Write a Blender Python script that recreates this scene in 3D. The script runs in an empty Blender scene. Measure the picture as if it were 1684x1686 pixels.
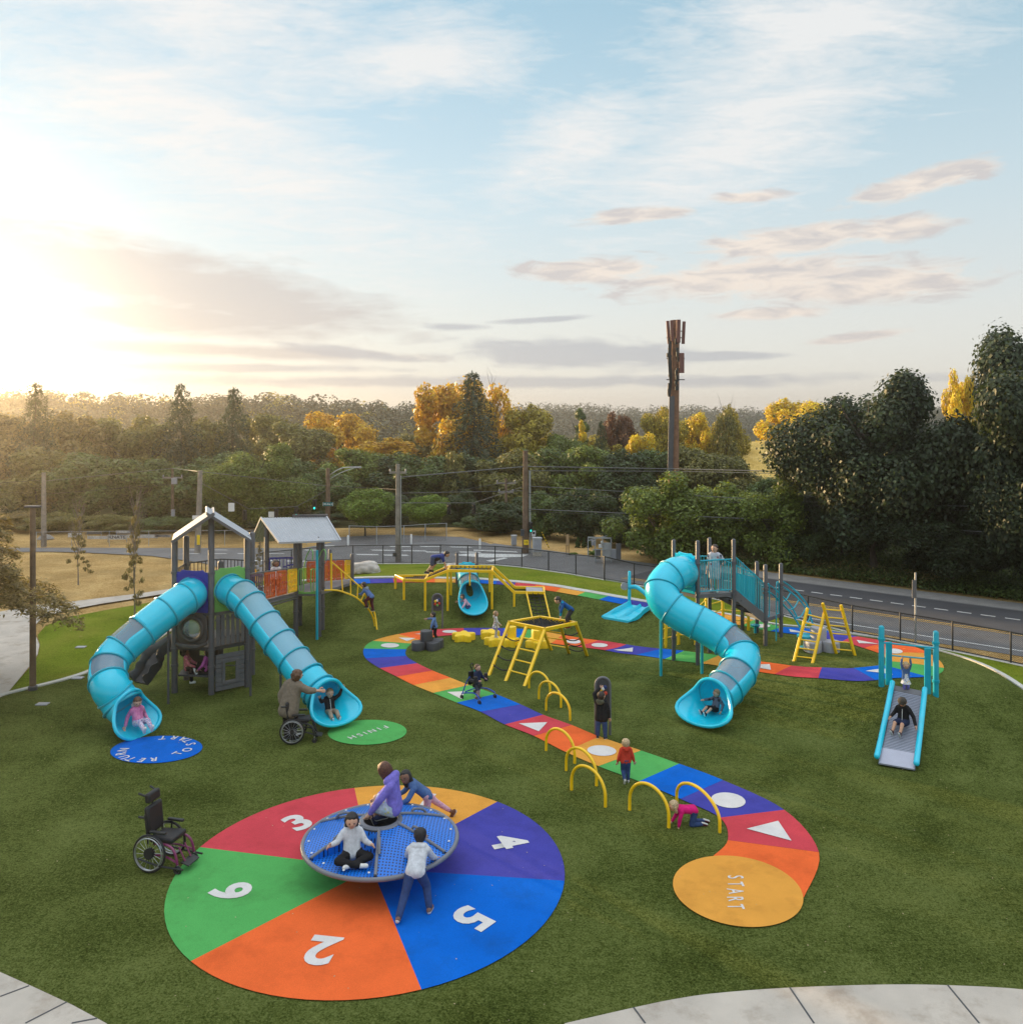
import bpy, bmesh, math, random
import numpy as np
from mathutils import Vector, Matrix, Quaternion, noise as mnoise
from mathutils.geometry import delaunay_2d_cdt
R = math.radians
SC = bpy.context.scene
COL = SC.collection
EXPO=1.0
SUN_AZ=math.radians(48); SUN_EL=math.radians(6.5); SUN_E=5.0; SUN_ANG=1.2; SUN_C=(1.0,.68,.34); GLOW_AZ=math.radians(33)
SKY_AIR=1.0; SKY_DUST=.15; SKY_OZ=1.5; SKY_S=.15; SKY_TINT=(.87,.87,.87)
VEIL=.93; VRAMP=[(0,(.70,.67,.645)),(.07,(.68,.675,.665)),(.17,(.57,.68,.725)),(.29,(.42,.625,.72)),(.42,(1.5,1.56,1.6)),(1,(2.9,2.9,2.9))]  # last stops: unseen sky overhead, brightened to light the ground
C_CIR=(3.05,3.0,2.95); C_PEA=(3.1,2.72,2.40); C_PSH=(2.2,2.05,2.02); C_LGR=(1.9,1.82,1.84); C_BGR=(1.62,1.70,1.88)
AUR=1.0; AUR_P=130.0; C_AUR=(2.6,2.15,1.55)
HAZE=.0008
random.seed(7)
# ------------------------------------------------------------------ camera frame (photo pixels -> world)
F, CX, HZ, H = 1395.0, 842.0, 690.0, 7.5
def W(px, py, Y):
    return Vector(((px-CX)*Y/F, Y, H-(py-HZ)*Y/F))
def Z0(px, py, z=0.0):
    Y = F*(H-z)/(py-HZ)
    return Vector(((px-CX)*Y/F, Y, z))
# ------------------------------------------------------------------ terrain: thin-plate spline through surveyed points
CP = []
for a in [(-200,1686),(0,1600),(400,1600),(800,1600),(1200,1600),(1700,1600),(-100,1350),(0,1350),(400,1350),(800,1350),(1200,1350),(1684,1400),(1900,1500),(1500,1350),
          (60,1200),(250,1220),(500,1220),(750,1220),(1000,1220),(900,1150),(1000,1150),(1080,1190),(1180,1205),(1300,1215),(1400,1225),(1500,1275),(1684,1320),(1600,1290),
          (620,1100),(720,1052),(800,1053),(860,1060),(930,1075),(700,1090),(800,1100),(600,1045),(700,1032),(780,1030),(850,1033),(940,1045),
          (20,1140),(130,1112),(230,1070),(300,1150),(400,1150),(450,1080),(525,1050),(460,1030),(560,1052),(200,1160),(285,1032),(400,1030),
          (100,1030),(250,1000),(100,960),(300,935),(-200,1000)]:
    CP.append((a[0],a[1],0.0))
for a in [(545,956,.9),(600,956,1.0),(680,957,1.0),(770,958,1.0),(820,961,1.0),(870,966,1.0),(920,973,.95),(960,980,.92),(1000,987,.88),(1040,994,.84),
          (1100,1003,.8),(1160,1014,.8),(1220,1024,.8),(1290,1038,.8),(1370,1050,.8),(1440,1066,.78),(1510,1085,.76),(1500,1108,.78),(1560,1110,.68),
          (480,962,.7),(430,975,.5),(360,990,.25),(325,1005,.1),(480,1000,.35),(520,990,.55),
          (1030,1063,.04),(1090,1078,.2),(1150,1086,.35),(1200,1093,.5),(1270,1100,.66),(1350,1110,.76),(1420,1118,.8),(1490,1132,.78),
          (1150,1050,.45),(1250,1055,.72),(1350,1075,.82),(1300,1085,.76),(1080,1040,.35),(1000,1040,.2),
          (1620,1110,.5),(1684,1140,.4),(1800,1200,.25),(1640,1190,.22),(1600,1160,.45),(1250,1150,.22),(1330,1155,.34),(1420,1165,.45),(1500,1190,.42),(1560,1200,.3),
          (1180,1140,.18),(1120,1120,.12)]:
    CP.append(a)
# fence foot and beyond
for a in [(433,942),(535,931),(640,928),(760,928),(860,934),(950,946),(1044,963),(1100,972),(1180,987),(1250,1004),(1330,1024),(1403,1042),(1482,1056),(1568,1072),(1664,1092),(1800,1122),(2000,1165)]:
    CP.append((a[0],a[1],0.06))
for a in [(300,915),(560,905),(760,900),(1000,925),(1250,965),(1500,1000),(1750,1040),(2000,1075)]:
    CP.append((a[0],a[1],0.0))
_P = np.array([Z0(*a)[:2] for a in CP]); _zc = np.array([a[2] for a in CP])
def _phi(d2):
    return 0.5*d2*np.log(np.maximum(d2,1e-12))
def _tps(P, z, lam=0.02):
    n = len(P); K = _phi(((P[:,None]-P[None])**2).sum(-1)) + lam*np.eye(n)
    Q = np.c_[np.ones(n), P]; A = np.zeros((n+3,n+3)); A[:n,:n]=K; A[:n,n:]=Q; A[n:,:n]=Q.T
    return np.linalg.solve(A, np.r_[z, np.zeros(3)])
_w = _tps(_P, _zc)
def Tn(xy):
    xy = np.atleast_2d(np.asarray(xy,float)); out = np.empty(len(xy))
    for i in range(0,len(xy),20000):
        q = xy[i:i+20000]
        out[i:i+20000] = _phi(((q[:,None]-_P[None])**2).sum(-1))@_w[:-3] + _w[-3] + q@_w[-2:]
    far = np.clip((xy[:,1]-46)/4,0,1)
    out = np.clip(out,0.0,1.6)*(1-far)
    near = np.clip((xy[:,1]-14.5)/2.5,0,1)
    return out*near
def T(x, y): return float(Tn([(x,y)])[0])
def G(px, py):
    Ys = np.concatenate([np.linspace(8,60,700), np.linspace(60.5,400,300)])
    X = (px-CX)*Ys/F; z = H-(py-HZ)*Ys/F; d = z-Tn(np.c_[X,Ys])
    k = int(np.argmax(d<=0))
    if d[k] > 0: return Z0(px,py)
    if k == 0: return Vector((X[0],Ys[0],0))
    t = d[k-1]/(d[k-1]-d[k]); Y = Ys[k-1]+t*(Ys[k]-Ys[k-1])
    x = (px-CX)*Y/F
    return Vector((x,Y,T(x,Y)))
def Gz(px, py, z):            # point with height z above the level ground, under this line of sight
    return Z0(px,py,z)
# ------------------------------------------------------------------ objects
def tag(o, label=None, cat=None, group=None, kind=None):
    if label: o['label'] = label
    if cat: o['category'] = cat
    if group: o['group'] = group
    if kind: o['kind'] = kind
    return o
def thing(name, label, cat, loc=(0,0,0), group=None, rz=0):
    o = bpy.data.objects.new(name, None); COL.objects.link(o); o.location = loc; o.rotation_euler[2] = rz
    o.empty_display_size = .2
    return tag(o, label, cat, group)
def rootloc(p):
    while p.parent: p = p.parent
    return Vector(p.location)
def copy_tree(o, parent=None):
    c = o.copy(); COL.objects.link(c)
    if parent: c.parent = parent
    for ch in list(o.children): copy_tree(ch, c)
    return c
class MB:
    def __init__(s): s.v=[]; s.f=[]; s.m=[]; s.cur=0
    def add(s, vs, fs):
        b=len(s.v); s.v.extend([tuple(v) for v in vs]); s.f.extend([tuple(i+b for i in f) for f in fs]); s.m.extend([s.cur]*len(fs)); return s
    def box(s, c, size, rot=None):
        hx,hy,hz=[a/2 for a in size]; c=Vector(c); vs=[]
        for x in (-hx,hx):
            for y in (-hy,hy):
                for z in (-hz,hz):
                    v=Vector((x,y,z))
                    if rot is not None: v=rot@v
                    vs.append(v+c)
        return s.add(vs,[(0,1,3,2),(4,6,7,5),(0,4,5,1),(2,3,7,6),(0,2,6,4),(1,5,7,3)])
    def slab(s, pts, th, up=Vector((0,0,1))):      # polygon pushed down along -up by th
        n=len(pts); a=[Vector(p) for p in pts]; b=[p-up*th for p in a]
        return s.add(a+b,[tuple(range(n)), tuple(range(2*n-1,n-1,-1))]+[(i,i+n,(i+1)%n+n,(i+1)%n) for i in range(n)])
    def tube(s, pts, r, n=10, caps=True, closed=False):
        pts=[Vector(p) for p in pts]; m=len(pts); rr=r if isinstance(r,(list,tuple)) else [r]*m
        tans=[]
        for i in range(m):
            a=pts[(i-1)%m] if (i>0 or closed) else pts[i]; b=pts[(i+1)%m] if (i<m-1 or closed) else pts[i]
            t=(b-a); tans.append(t.normalized() if t.length>1e-9 else Vector((0,0,1)))
        t0=tans[0]; u=t0.cross(Vector((0,0,1)));
        if u.length<1e-3: u=t0.cross(Vector((1,0,0)))
        u.normalize(); vs=[]
        for i in range(m):
            t=tans[i]; u=(u-t*u.dot(t)); u.normalize(); w=t.cross(u)
            for k in range(n):
                a=2*math.pi*k/n; vs.append(pts[i]+(u*math.cos(a)+w*math.sin(a))*rr[i])
        fs=[]
        for i in range(m if closed else m-1):
            j=(i+1)%m
            for k in range(n): fs.append((i*n+k,i*n+(k+1)%n,j*n+(k+1)%n,j*n+k))
        if caps and not closed: fs.append(tuple(range(n-1,-1,-1))); fs.append(tuple((m-1)*n+k for k in range(n)))
        return s.add(vs,fs)
    def bar(s, a, b, w, h=None, up=Vector((0,0,1))):  # rectangular bar between two points
        a=Vector(a); b=Vector(b); h=h or w; d=b-a; L=d.length; d.normalize()
        x=d.cross(up)
        if x.length<1e-3: x=d.cross(Vector((0,1,0)))
        x.normalize(); z=x.cross(d); M=Matrix((x,d,z)).transposed()
        return s.box((a+b)/2,(w,L,h),M)
    def ball(s, c, r, n=10, sc=(1,1,1)):
        c=Vector(c); m=max(4,n//2+1); vs=[]; fs=[]
        vs.append(c+Vector((0,0,r*sc[2])))
        for i in range(1,m):
            p=math.pi*i/m
            for k in range(n):
                a=2*math.pi*k/n; vs.append(c+Vector((math.sin(p)*math.cos(a)*r*sc[0],math.sin(p)*math.sin(a)*r*sc[1],math.cos(p)*r*sc[2])))
        vs.append(c-Vector((0,0,r*sc[2])))
        for k in range(n): fs.append((0,1+k,1+(k+1)%n))
        for i in range(m-2):
            for k in range(n): fs.append((1+i*n+k,1+(i+1)*n+k,1+(i+1)*n+(k+1)%n,1+i*n+(k+1)%n))
        L=len(vs)-1
        for k in range(n): fs.append((L,1+(m-2)*n+(k+1)%n,1+(m-2)*n+k))
        return s.add(vs,fs)
    def lathe(s, prof, c=(0,0,0), n=24, axis=None, cap=True):
        c=Vector(c); q=Vector((0,0,1)).rotation_difference(Vector(axis)) if axis is not None else None
        vs=[]; fs=[]; m=len(prof)
        for r,z in prof:
            for k in range(n):
                a=2*math.pi*k/n; v=Vector((r*math.cos(a),r*math.sin(a),z))
                if q: v=q@v
                vs.append(c+v)
        for i in range(m-1):
            for k in range(n): fs.append((i*n+k,i*n+(k+1)%n,(i+1)*n+(k+1)%n,(i+1)*n+k))
        if cap: fs.append(tuple(range(n-1,-1,-1))); fs.append(tuple((m-1)*n+k for k in range(n)))
        return s.add(vs,fs)
    def post(s, x, y, z0, z1, r, n=12, dome=True):
        pr=[(r,z0),(r,z1-(r*.6 if dome else 0))]
        if dome: pr+=[(r*.8,z1-r*.25),(r*.4,z1-.02*r),(.001,z1)]
        return s.lathe(pr,(x,y,0),n)
    def torus(s, c, rad, r, axis=(0,0,1), n=32, m=8):
        c=Vector(c); q=Vector((0,0,1)).rotation_difference(Vector(axis))
        return s.tube([c+q@Vector((rad*math.cos(2*math.pi*k/n),rad*math.sin(2*math.pi*k/n),0)) for k in range(n)],r,m,closed=True)
    def build(s, name, mat, parent=None, smooth=True, bevel=0, loc=None, angle=40):
        base = rootloc(parent) if parent is not None else (Vector(loc) if loc is not None else Vector((0,0,0)))
        me=bpy.data.meshes.new(name); me.from_pydata([(v[0]-base.x,v[1]-base.y,v[2]-base.z) for v in s.v],[],s.f)
        o=bpy.data.objects.new(name,me); COL.objects.link(o)
        for mm in (mat if isinstance(mat,(list,tuple)) else [mat]): me.materials.append(mm)
        if isinstance(mat,(list,tuple)): me.polygons.foreach_set('material_index',s.m)
        if parent is not None: o.parent=parent
        else: o.location=base
        bm=bmesh.new(); bm.from_mesh(me); bmesh.ops.recalc_face_normals(bm,faces=bm.faces); bm.to_mesh(me); bm.free()
        if smooth:
            me.polygons.foreach_set('use_smooth',[True]*len(me.polygons)); 
            try: me.set_sharp_from_angle(angle=R(angle))
            except Exception: pass
        if bevel:
            b=o.modifiers.new('bevel','BEVEL'); b.width=bevel; b.segments=2; b.limit_method='ANGLE'; b.angle_limit=R(40)
        me.update(); return o
def catmull(P, k=8, closed=False):
    P=[Vector(p) for p in P]; n=len(P); out=[]
    for i in range(n if closed else n-1):
        if closed: a,b,c,d=P[(i-1)%n],P[i],P[(i+1)%n],P[(i+2)%n]
        else: a=P[max(i-1,0)]; b=P[i]; c=P[i+1]; d=P[min(i+2,n-1)]
        for j in range(k):
            t=j/k; out.append(0.5*((2*b)+(c-a)*t+(2*a-5*b+4*c-d)*t*t+(3*b-a-3*c+d)*t**3))
    if not closed: out.append(P[-1].copy())
    return out
# ------------------------------------------------------------------ materials
def lin(c):   # sRGB 0-255 -> linear
    return tuple(((x/255)/12.92 if x/255<=.04045 else ((x/255+.055)/1.055)**2.4) for x in c)
class NT:
    def __init__(s, nt): s.nt=nt; s.N=nt.nodes; s.L=nt.links
    def n(s, t, **kw):
        x=s.N.new(t)
        for k,v in kw.items():
            if k.startswith('i_'):
                key=k[2:]; key=int(key) if key.isdigit() else key.replace('_',' ')
                sock=x.inputs[key]
                if hasattr(v,'is_output') or isinstance(v,bpy.types.NodeSocket): s.L.new(v,sock)
                else: sock.default_value=v
            else: setattr(x,k,v)
        return x
    def math(s, op, a, b=None, c=None, clamp=False):
        x=s.N.new('ShaderNodeMath'); x.operation=op; x.use_clamp=clamp
        for i,v in enumerate((a,b,c)):
            if v is None: continue
            if isinstance(v,bpy.types.NodeSocket): s.L.new(v,x.inputs[i])
            else: x.inputs[i].default_value=v
        return x.outputs[0]
    def ramp(s, fac, stops, interp='LINEAR'):
        x=s.N.new('ShaderNodeValToRGB'); e=x.color_ramp.elements; x.color_ramp.interpolation=interp
        while len(e)<len(stops): e.new(.5)
        for el,(p,c) in zip(e,stops):
            el.position=p; el.color=(c,c,c,1) if isinstance(c,(int,float)) else (*c[:3],1)
        s.L.new(fac,x.inputs[0]); return x.outputs[0]
    def mix(s, fac, a, b, mode='MIX'):
        x=s.N.new('ShaderNodeMix'); x.data_type='RGBA'; x.blend_type=mode
        for i,v in ((0,fac),(6,a),(7,b)):
            if isinstance(v,bpy.types.NodeSocket): s.L.new(v,x.inputs[i])
            elif i==0: x.inputs[0].default_value=v
            else: x.inputs[i].default_value=(*v[:3],1)
        return x.outputs[2]
    def noise(s, vec, scale, detail=3, rough=.5, dist=0):
        x=s.n('ShaderNodeTexNoise'); x.inputs['Scale'].default_value=scale; x.inputs['Detail'].default_value=detail
        x.inputs['Roughness'].default_value=rough; x.inputs['Distortion'].default_value=dist
        if vec is not None: s.L.new(vec,x.inputs['Vector'])
        return x.outputs['Fac']
def newmat(name):
    m=bpy.data.materials.new(name); m.use_nodes=True; nt=NT(m.node_tree)
    b=m.node_tree.nodes['Principled BSDF']; return m,nt,b
def mat(name, col, rough=.5, metal=0, var=.12, vscale=3.0, bump=0, bscale=60, spec=.5, dirt=0, coat=0, fine=0):
    m,nt,b=newmat(name); geo=nt.n('ShaderNodeNewGeometry').outputs['Position']
    c=tuple(col)
    n1=nt.noise(geo,vscale,4,.6)
    lo=tuple(x*(1-var) for x in c); hi=tuple(min(1,x*(1+var)) for x in c)
    out=nt.ramp(n1,[(.3,lo),(.7,hi)])
    if fine:
        n2=nt.noise(geo,140,2,.6); out=nt.mix(fine,out,nt.ramp(n2,[(.35,tuple(x*.45 for x in c)),(.65,tuple(min(1,x*1.6) for x in c))]))
    if dirt:
        n3=nt.noise(geo,1.3,6,.7); out=nt.mix(nt.math('MULTIPLY',nt.ramp(n3,[(.5,0),(.72,1)]),dirt),out,tuple(x*k+.006 for x,k in zip(c,(.52,.45,.38))))
    nt.L.new(out,b.inputs['Base Color']); b.inputs['Roughness'].default_value=rough; b.inputs['Metallic'].default_value=metal
    b.inputs['Specular IOR Level'].default_value=spec; b.inputs['Coat Weight'].default_value=coat; b.inputs['Coat Roughness'].default_value=.15
    if bump:
        bp=nt.n('ShaderNodeBump',i_Strength=bump); bp.inputs['Distance'].default_value=.01
        nt.L.new(nt.noise(geo,bscale,3),bp.inputs['Height']); nt.L.new(bp.outputs[0],b.inputs['Normal'])
    return m
TURQ=(0.003,.54,.74); YEL=(.92,.56,.006)
M={}
M['turq']=mat('turquoise_plastic',TURQ,.24,var=.05,coat=.3,dirt=.10)
M['turqd']=mat('turquoise_steel',(.002,.36,.48),.35,var=.06)
M['yellow']=mat('yellow_steel',YEL,.38,var=.06,coat=.1)
M['yplas']=mat('yellow_plastic',(.86,.58,.012),.5,var=.1)
M['post']=mat('grey_post',(.085,.085,.095),.45,var=.1)
M['dgrey']=mat('dark_grey_plastic',(.05,.052,.058),.5,var=.12)
M['mgrey']=mat('mid_grey_panel',(.12,.12,.13),.55,var=.12)
M['bgrey']=mat('brown_grey_panel',(.075,.068,.066),.6,var=.15)
M['lgrey']=mat('light_grey_plastic',(.33,.33,.36),.5,var=.1)
M['deck']=mat('deck_grating',(.13,.13,.14),.6,var=.1)
M['roof']=mat('galvanised_roof',(.42,.44,.47),.42,metal=.35,var=.06)
M['blue']=mat('blue_panel',(.02,.03,.30),.4,var=.06)
M['green']=mat('green_panel',(.16,.42,.10),.45,var=.06)
M['orange']=mat('orange_panel',(.62,.10,.015),.45,var=.08)
M['purple']=mat('plum_panel',(.13,.07,.13),.5,var=.1)
M['black']=mat('black_rubber',(.012,.012,.014),.6,var=.2)
M['blacks']=mat('black_steel',(.015,.016,.017),.5,var=.1)
M['silver']=mat('silver_metal',(.45,.46,.48),.3,metal=.8,var=.05)
M['roller']=mat('roller_metal',(.36,.38,.46),.38,metal=.45,var=.06)
M['white']=mat('white_paint',(.75,.74,.72),.6,var=.05)
M['conc']=mat('concrete',(.47,.42,.36),.85,var=.14,vscale=1.2,bump=.2,bscale=40,dirt=.75,fine=.14)
M['kerb']=mat('kerb_concrete',(.5,.49,.45),.85,var=.12)
M['wood']=mat('pole_wood',(.16,.105,.07),.85,var=.3,vscale=4,bump=.3)
M['woodr']=mat('tower_wood',(.23,.115,.065),.85,var=.35,vscale=3,bump=.3)
M['woodg']=mat('weathered_wood',(.24,.21,.185),.85,var=.25,vscale=4,bump=.3)
M['wire']=mat('wire_black',(.02,.02,.02),.6)
M['redbrown']=mat('antenna_redbrown',(.15,.055,.045),.6,var=.15)
M['rock']=mat('boulder_stone',(.42,.39,.35),.9,var=.35,vscale=2.5,bump=.8,bscale=9)
M['cabinet']=mat('cabinet_metal',(.40,.40,.40),.5,var=.06)
M['sblue']=mat('spinner_blue',(.003,.15,.62),.4,var=.06)
M['rim']=mat('spinner_rim',(.16,.17,.20),.4,var=.08)
M['white_s']=mat('symbol_white',(.62,.60,.58),.9,var=.08,fine=.15,dirt=.25)
# dyed rubber ground colours
PCOL={'red':(.54,.060,.078),'orange':(.80,.135,.035),'amber':(.68,.31,.055),'green':(.085,.36,.095),'blue':(.003,.120,.54),'indigo':(.060,.060,.33)}
for k,c in PCOL.items(): M['g_'+k]=mat('rubber_'+k,c,.9,var=.10,vscale=1.6,bump=.25,bscale=220,dirt=.42,fine=.28,spec=.06)
def turf_mat(name, dark, mid, light, s=1.0, tan=None, tanamt=.5):
    m,nt,b=newmat(name); geo=nt.n('ShaderNodeNewGeometry').outputs['Position']
    mp=nt.n('ShaderNodeMapping'); mp.inputs['Scale'].default_value=(1,1,.4); nt.L.new(geo,mp.inputs[0]); p=mp.outputs[0]
    a=nt.noise(p,30*s,4,.8,.6); c=nt.noise(p,.55,4,.6,.4); d=nt.noise(p,9*s,3,.6)
    f=nt.math('ADD',nt.math('MULTIPLY',a,.60),nt.math('ADD',nt.math('MULTIPLY',c,.24),nt.math('MULTIPLY',d,.16)))
    col=nt.ramp(f,[(.41,dark),(.5,mid),(.59,light)])
    if tan is not None:
        e=nt.noise(p,.35,5,.65,.3); col=nt.mix(nt.math('MULTIPLY',nt.ramp(e,[(.46,0),(.62,1)]),tanamt),col,nt.ramp(a,[(.3,tuple(x*.6 for x in tan)),(.7,tuple(x*1.25 for x in tan))]))
    sp=nt.noise(p,75*s,1,.5); col=nt.mix(nt.math('MULTIPLY',nt.ramp(sp,[(.735,0),(.78,1)]),.3),col,tuple(min(1,x*2.4+.03) for x in light))
    nt.L.new(col,b.inputs['Base Color']); b.inputs['Roughness'].default_value=.95; b.inputs['Specular IOR Level'].default_value=.03
    bp=nt.n('ShaderNodeBump',i_Strength=.9); bp.inputs['Distance'].default_value=.03
    nt.L.new(a,bp.inputs['Height']); nt.L.new(bp.outputs[0],b.inputs['Normal']); return m
M['turf']=turf_mat('artificial_turf',(.024,.034,.005),(.083,.106,.023),(.160,.185,.056))
M['lawn']=turf_mat('lawn_grass',(.065,.098,.004),(.140,.190,.014),(.21,.255,.03),1.0,tan=(.33,.26,.06),tanamt=.22)
M['dry']=turf_mat('dry_grass',(.26,.155,.055),(.47,.30,.115),(.60,.43,.20),.7,tan=(.22,.15,.06),tanamt=.4)
M['gravel']=mat('gravel_shoulder',(.30,.285,.27),.95,var=.25,vscale=2,bump=.6,bscale=30,fine=.4)
M['asph']=mat('asphalt',(.15,.148,.15),.9,var=.18,vscale=.8,bump=.3,bscale=60,dirt=.3,fine=.2)
M['asphd']=mat('asphalt_new',(.068,.068,.074),.88,var=.2,vscale=.7,bump=.3,bscale=60,fine=.2)
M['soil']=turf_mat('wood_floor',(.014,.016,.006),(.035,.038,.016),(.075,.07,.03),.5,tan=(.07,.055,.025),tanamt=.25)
M['lineW']=mat('road_line_white',(.62,.62,.60),.8,var=.15)
M['lineY']=mat('road_line_yellow',(.50,.33,.10),.8,var=.15)
# ------------------------------------------------------------------ render settings, camera, sky, sun
SC.render.engine='CYCLES'
SC.view_settings.view_transform='Standard'; SC.view_settings.look='None'; SC.view_settings.gamma=1; SC.view_settings.exposure=EXPO
SC.cycles.use_denoising=True
SC.cycles.max_bounces=8; SC.cycles.transparent_max_bounces=24; SC.cycles.volume_bounces=0
SC.cycles.volume_step_rate=4; SC.cycles.caustics_reflective=False; SC.cycles.caustics_refractive=False
cam=bpy.data.cameras.new('camera'); co=bpy.data.objects.new('camera',cam); COL.objects.link(co)
co.location=(0,0,H); co.rotation_euler=(R(90),0,0); cam.sensor_fit='HORIZONTAL'; cam.sensor_width=36; cam.lens=36*F/1684
cam.shift_y=-(843-HZ)/1684; cam.clip_start=.1; cam.clip_end=5000; SC.camera=co
sdir=Vector((-math.sin(SUN_AZ)*math.cos(SUN_EL),math.cos(SUN_AZ)*math.cos(SUN_EL),math.sin(SUN_EL)))
sl=bpy.data.lights.new('sun','SUN'); sl.energy=SUN_E; sl.angle=R(SUN_ANG); sl.color=SUN_C
so=bpy.data.objects.new('sun',sl); COL.objects.link(so); so.location=(-40,40,60); so.rotation_euler=sdir.to_track_quat('Z','Y').to_euler()
wd=bpy.data.worlds.new('World'); SC.world=wd; wd.use_nodes=True; nt=NT(wd.node_tree)
bg=wd.node_tree.nodes['Background']
sky=nt.n('ShaderNodeTexSky'); sky.sky_type='NISHITA'; sky.sun_disc=False; sky.sun_elevation=SUN_EL; sky.sun_rotation=-SUN_AZ
sky.altitude=100; sky.air_density=SKY_AIR; sky.dust_density=SKY_DUST; sky.ozone_density=SKY_OZ
tc=nt.n('ShaderNodeTexCoord').outputs['Generated']
sx=nt.n('ShaderNodeSeparateXYZ'); nt.L.new(tc,sx.inputs[0]); dx,dy,dz=sx.outputs
az=nt.math('MULTIPLY',nt.math('ARCTAN2',dx,dy),180/math.pi)
el=nt.math('MULTIPLY',nt.math('ARCSINE',dz),180/math.pi)
def comb(x,y,z=0.0):
    c=nt.n('ShaderNodeCombineXYZ')
    for i,v in enumerate((x,y,z)):
        if isinstance(v,bpy.types.NodeSocket): nt.L.new(v,c.inputs[i])
        else: c.inputs[i].default_value=v
    return c.outputs[0]
def blob(u,v,ru,rv,tilt=0,soft=1.0):      # soft ellipse of sky round azimuth u, elevation v (degrees)
    a=nt.math('SUBTRACT',az,u); b=nt.math('SUBTRACT',el,v)
    if tilt: b=nt.math('SUBTRACT',b,nt.math('MULTIPLY',a,tilt))
    a=nt.math('DIVIDE',a,ru); b=nt.math('DIVIDE',b,rv)
    d=nt.math('SQRT',nt.math('ADD',nt.math('MULTIPLY',a,a),nt.math('MULTIPLY',b,b)))
    return nt.math('SUBTRACT',1.0,d)
def mx(*a):
    o=a[0]
    for b in a[1:]: o=nt.math('MAXIMUM',o,b)
    return o
# a planar deck of thin high cloud (ice streaks) : direction projected on a horizontal layer
den=nt.math('ADD',nt.math('MAXIMUM',dz,0.0),.06)
pl=comb(nt.math('DIVIDE',dx,den),nt.math('DIVIDE',dy,den))
mp=nt.n('ShaderNodeMapping'); mp.inputs['Rotation'].default_value=(0,0,R(-28)); mp.inputs['Scale'].default_value=(.85,1.5,1); nt.L.new(pl,mp.inputs[0])
cn=nt.noise(mp.outputs[0],2.6,10,.66,1.0); cn2=nt.noise(mp.outputs[0],15,8,.65,.6)
cir=mx(blob(-20,18,19,6.5,-.42),blob(-22,25,18,6,-.1),blob(20,24,16,8,.35),blob(15,18,13,6,.3),blob(4,18,8,4,.35),blob(-6,23,9,4,.1))
cirm=nt.ramp(nt.math('ADD',nt.math('ADD',nt.math('MULTIPLY',cir,.42),nt.math('MULTIPLY',cn,.85)),nt.math('MULTIPLY',cn2,.38)),[(.62,0),(1.0,1)])
# low banks, seen edge on near the horizon
q=comb(nt.math('MULTIPLY',az,.10),nt.math('MULTIPLY',el,.55)); qn=nt.noise(q,1.35,8,.58,.5); qf=nt.noise(comb(nt.math('MULTIPLY',az,.25),nt.math('MULTIPLY',el,.7),3.0),1.6,7,.6,.4)
bankL=mx(blob(-25,9.0,18,2.6,-.13),blob(-17,7.4,11,1.6,-.12),blob(-22,6.3,12,1.2,-.05),blob(-20,4.4,15,.5,-.02))
bankP=mx(blob(15.5,9.2,11,2.0),blob(17.5,11.2,7,1.2,.04),blob(20.5,11.6,3.2,1.0),blob(24.5,11.6,4,.9,.05),blob(6,9.9,6.5,1.0,.02),blob(23,8.3,8,1.5,.03),blob(25.5,14.0,5.5,1.0,.18),blob(17,6.8,4.5,.5),blob(22,5.1,4,.4,.1),blob(8.5,13.4,5,.6,.05),blob(15.5,14.2,3,.5))
bankB=mx(blob(4.5,4.4,9.5,1.25,-.03),blob(12.5,4.15,7,.38),blob(-11,4.4,5,.4,-.1),blob(-4,6.2,2.6,.3),blob(2,6.7,4,.25,.05),blob(0,2.5,30,.5),blob(-17,3.3,10,.35))
def bank(b,lo=.60,hi=.80,k=.34): return nt.ramp(nt.math('ADD',nt.math('MULTIPLY',nt.math('MAXIMUM',b,-.6),k),nt.math('ADD',nt.math('MULTIPLY',qn,.55),nt.math('MULTIPLY',qf,.32))),[(lo,0),(hi,1)])
mL=bank(bankL,.40,.62,.36); qp=nt.noise(comb(nt.math('MULTIPLY',az,.21),nt.math('MULTIPLY',el,.80),7.0),1.5,9,.62,.5); mP=nt.ramp(nt.math('ADD',nt.math('MULTIPLY',nt.math('MAXIMUM',bankP,-.6),.34),nt.math('ADD',nt.math('MULTIPLY',qn,.25),nt.math('MULTIPLY',qp,.62))),[(.46,0),(.60,1)]); mB=bank(bankB,.43,.60,.34)
skyc=nt.n('ShaderNodeMix',data_type='RGBA'); 
base=nt.mix(1.0,sky.outputs[0],SKY_TINT,'MULTIPLY')
# pale veil of moisture towards the horizon (thin cloud); sky above the view raised to brighten the ground
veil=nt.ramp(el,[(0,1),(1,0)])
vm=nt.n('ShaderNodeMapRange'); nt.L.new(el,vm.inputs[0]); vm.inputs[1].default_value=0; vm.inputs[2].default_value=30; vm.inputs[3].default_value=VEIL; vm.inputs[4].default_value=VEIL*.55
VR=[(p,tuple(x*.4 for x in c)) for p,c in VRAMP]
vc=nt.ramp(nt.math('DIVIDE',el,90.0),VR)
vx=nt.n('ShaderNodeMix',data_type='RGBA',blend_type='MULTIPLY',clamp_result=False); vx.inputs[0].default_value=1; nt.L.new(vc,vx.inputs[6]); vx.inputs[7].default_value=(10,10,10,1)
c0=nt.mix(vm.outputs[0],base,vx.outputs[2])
c1=nt.mix(nt.math('MULTIPLY',cirm,.85),c0,C_CIR)
litP=nt.ramp(qp,[(.44,C_PEA),(.62,C_PSH)])
c2=nt.mix(nt.math('MULTIPLY',mP,.9),c1,litP)
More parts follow.
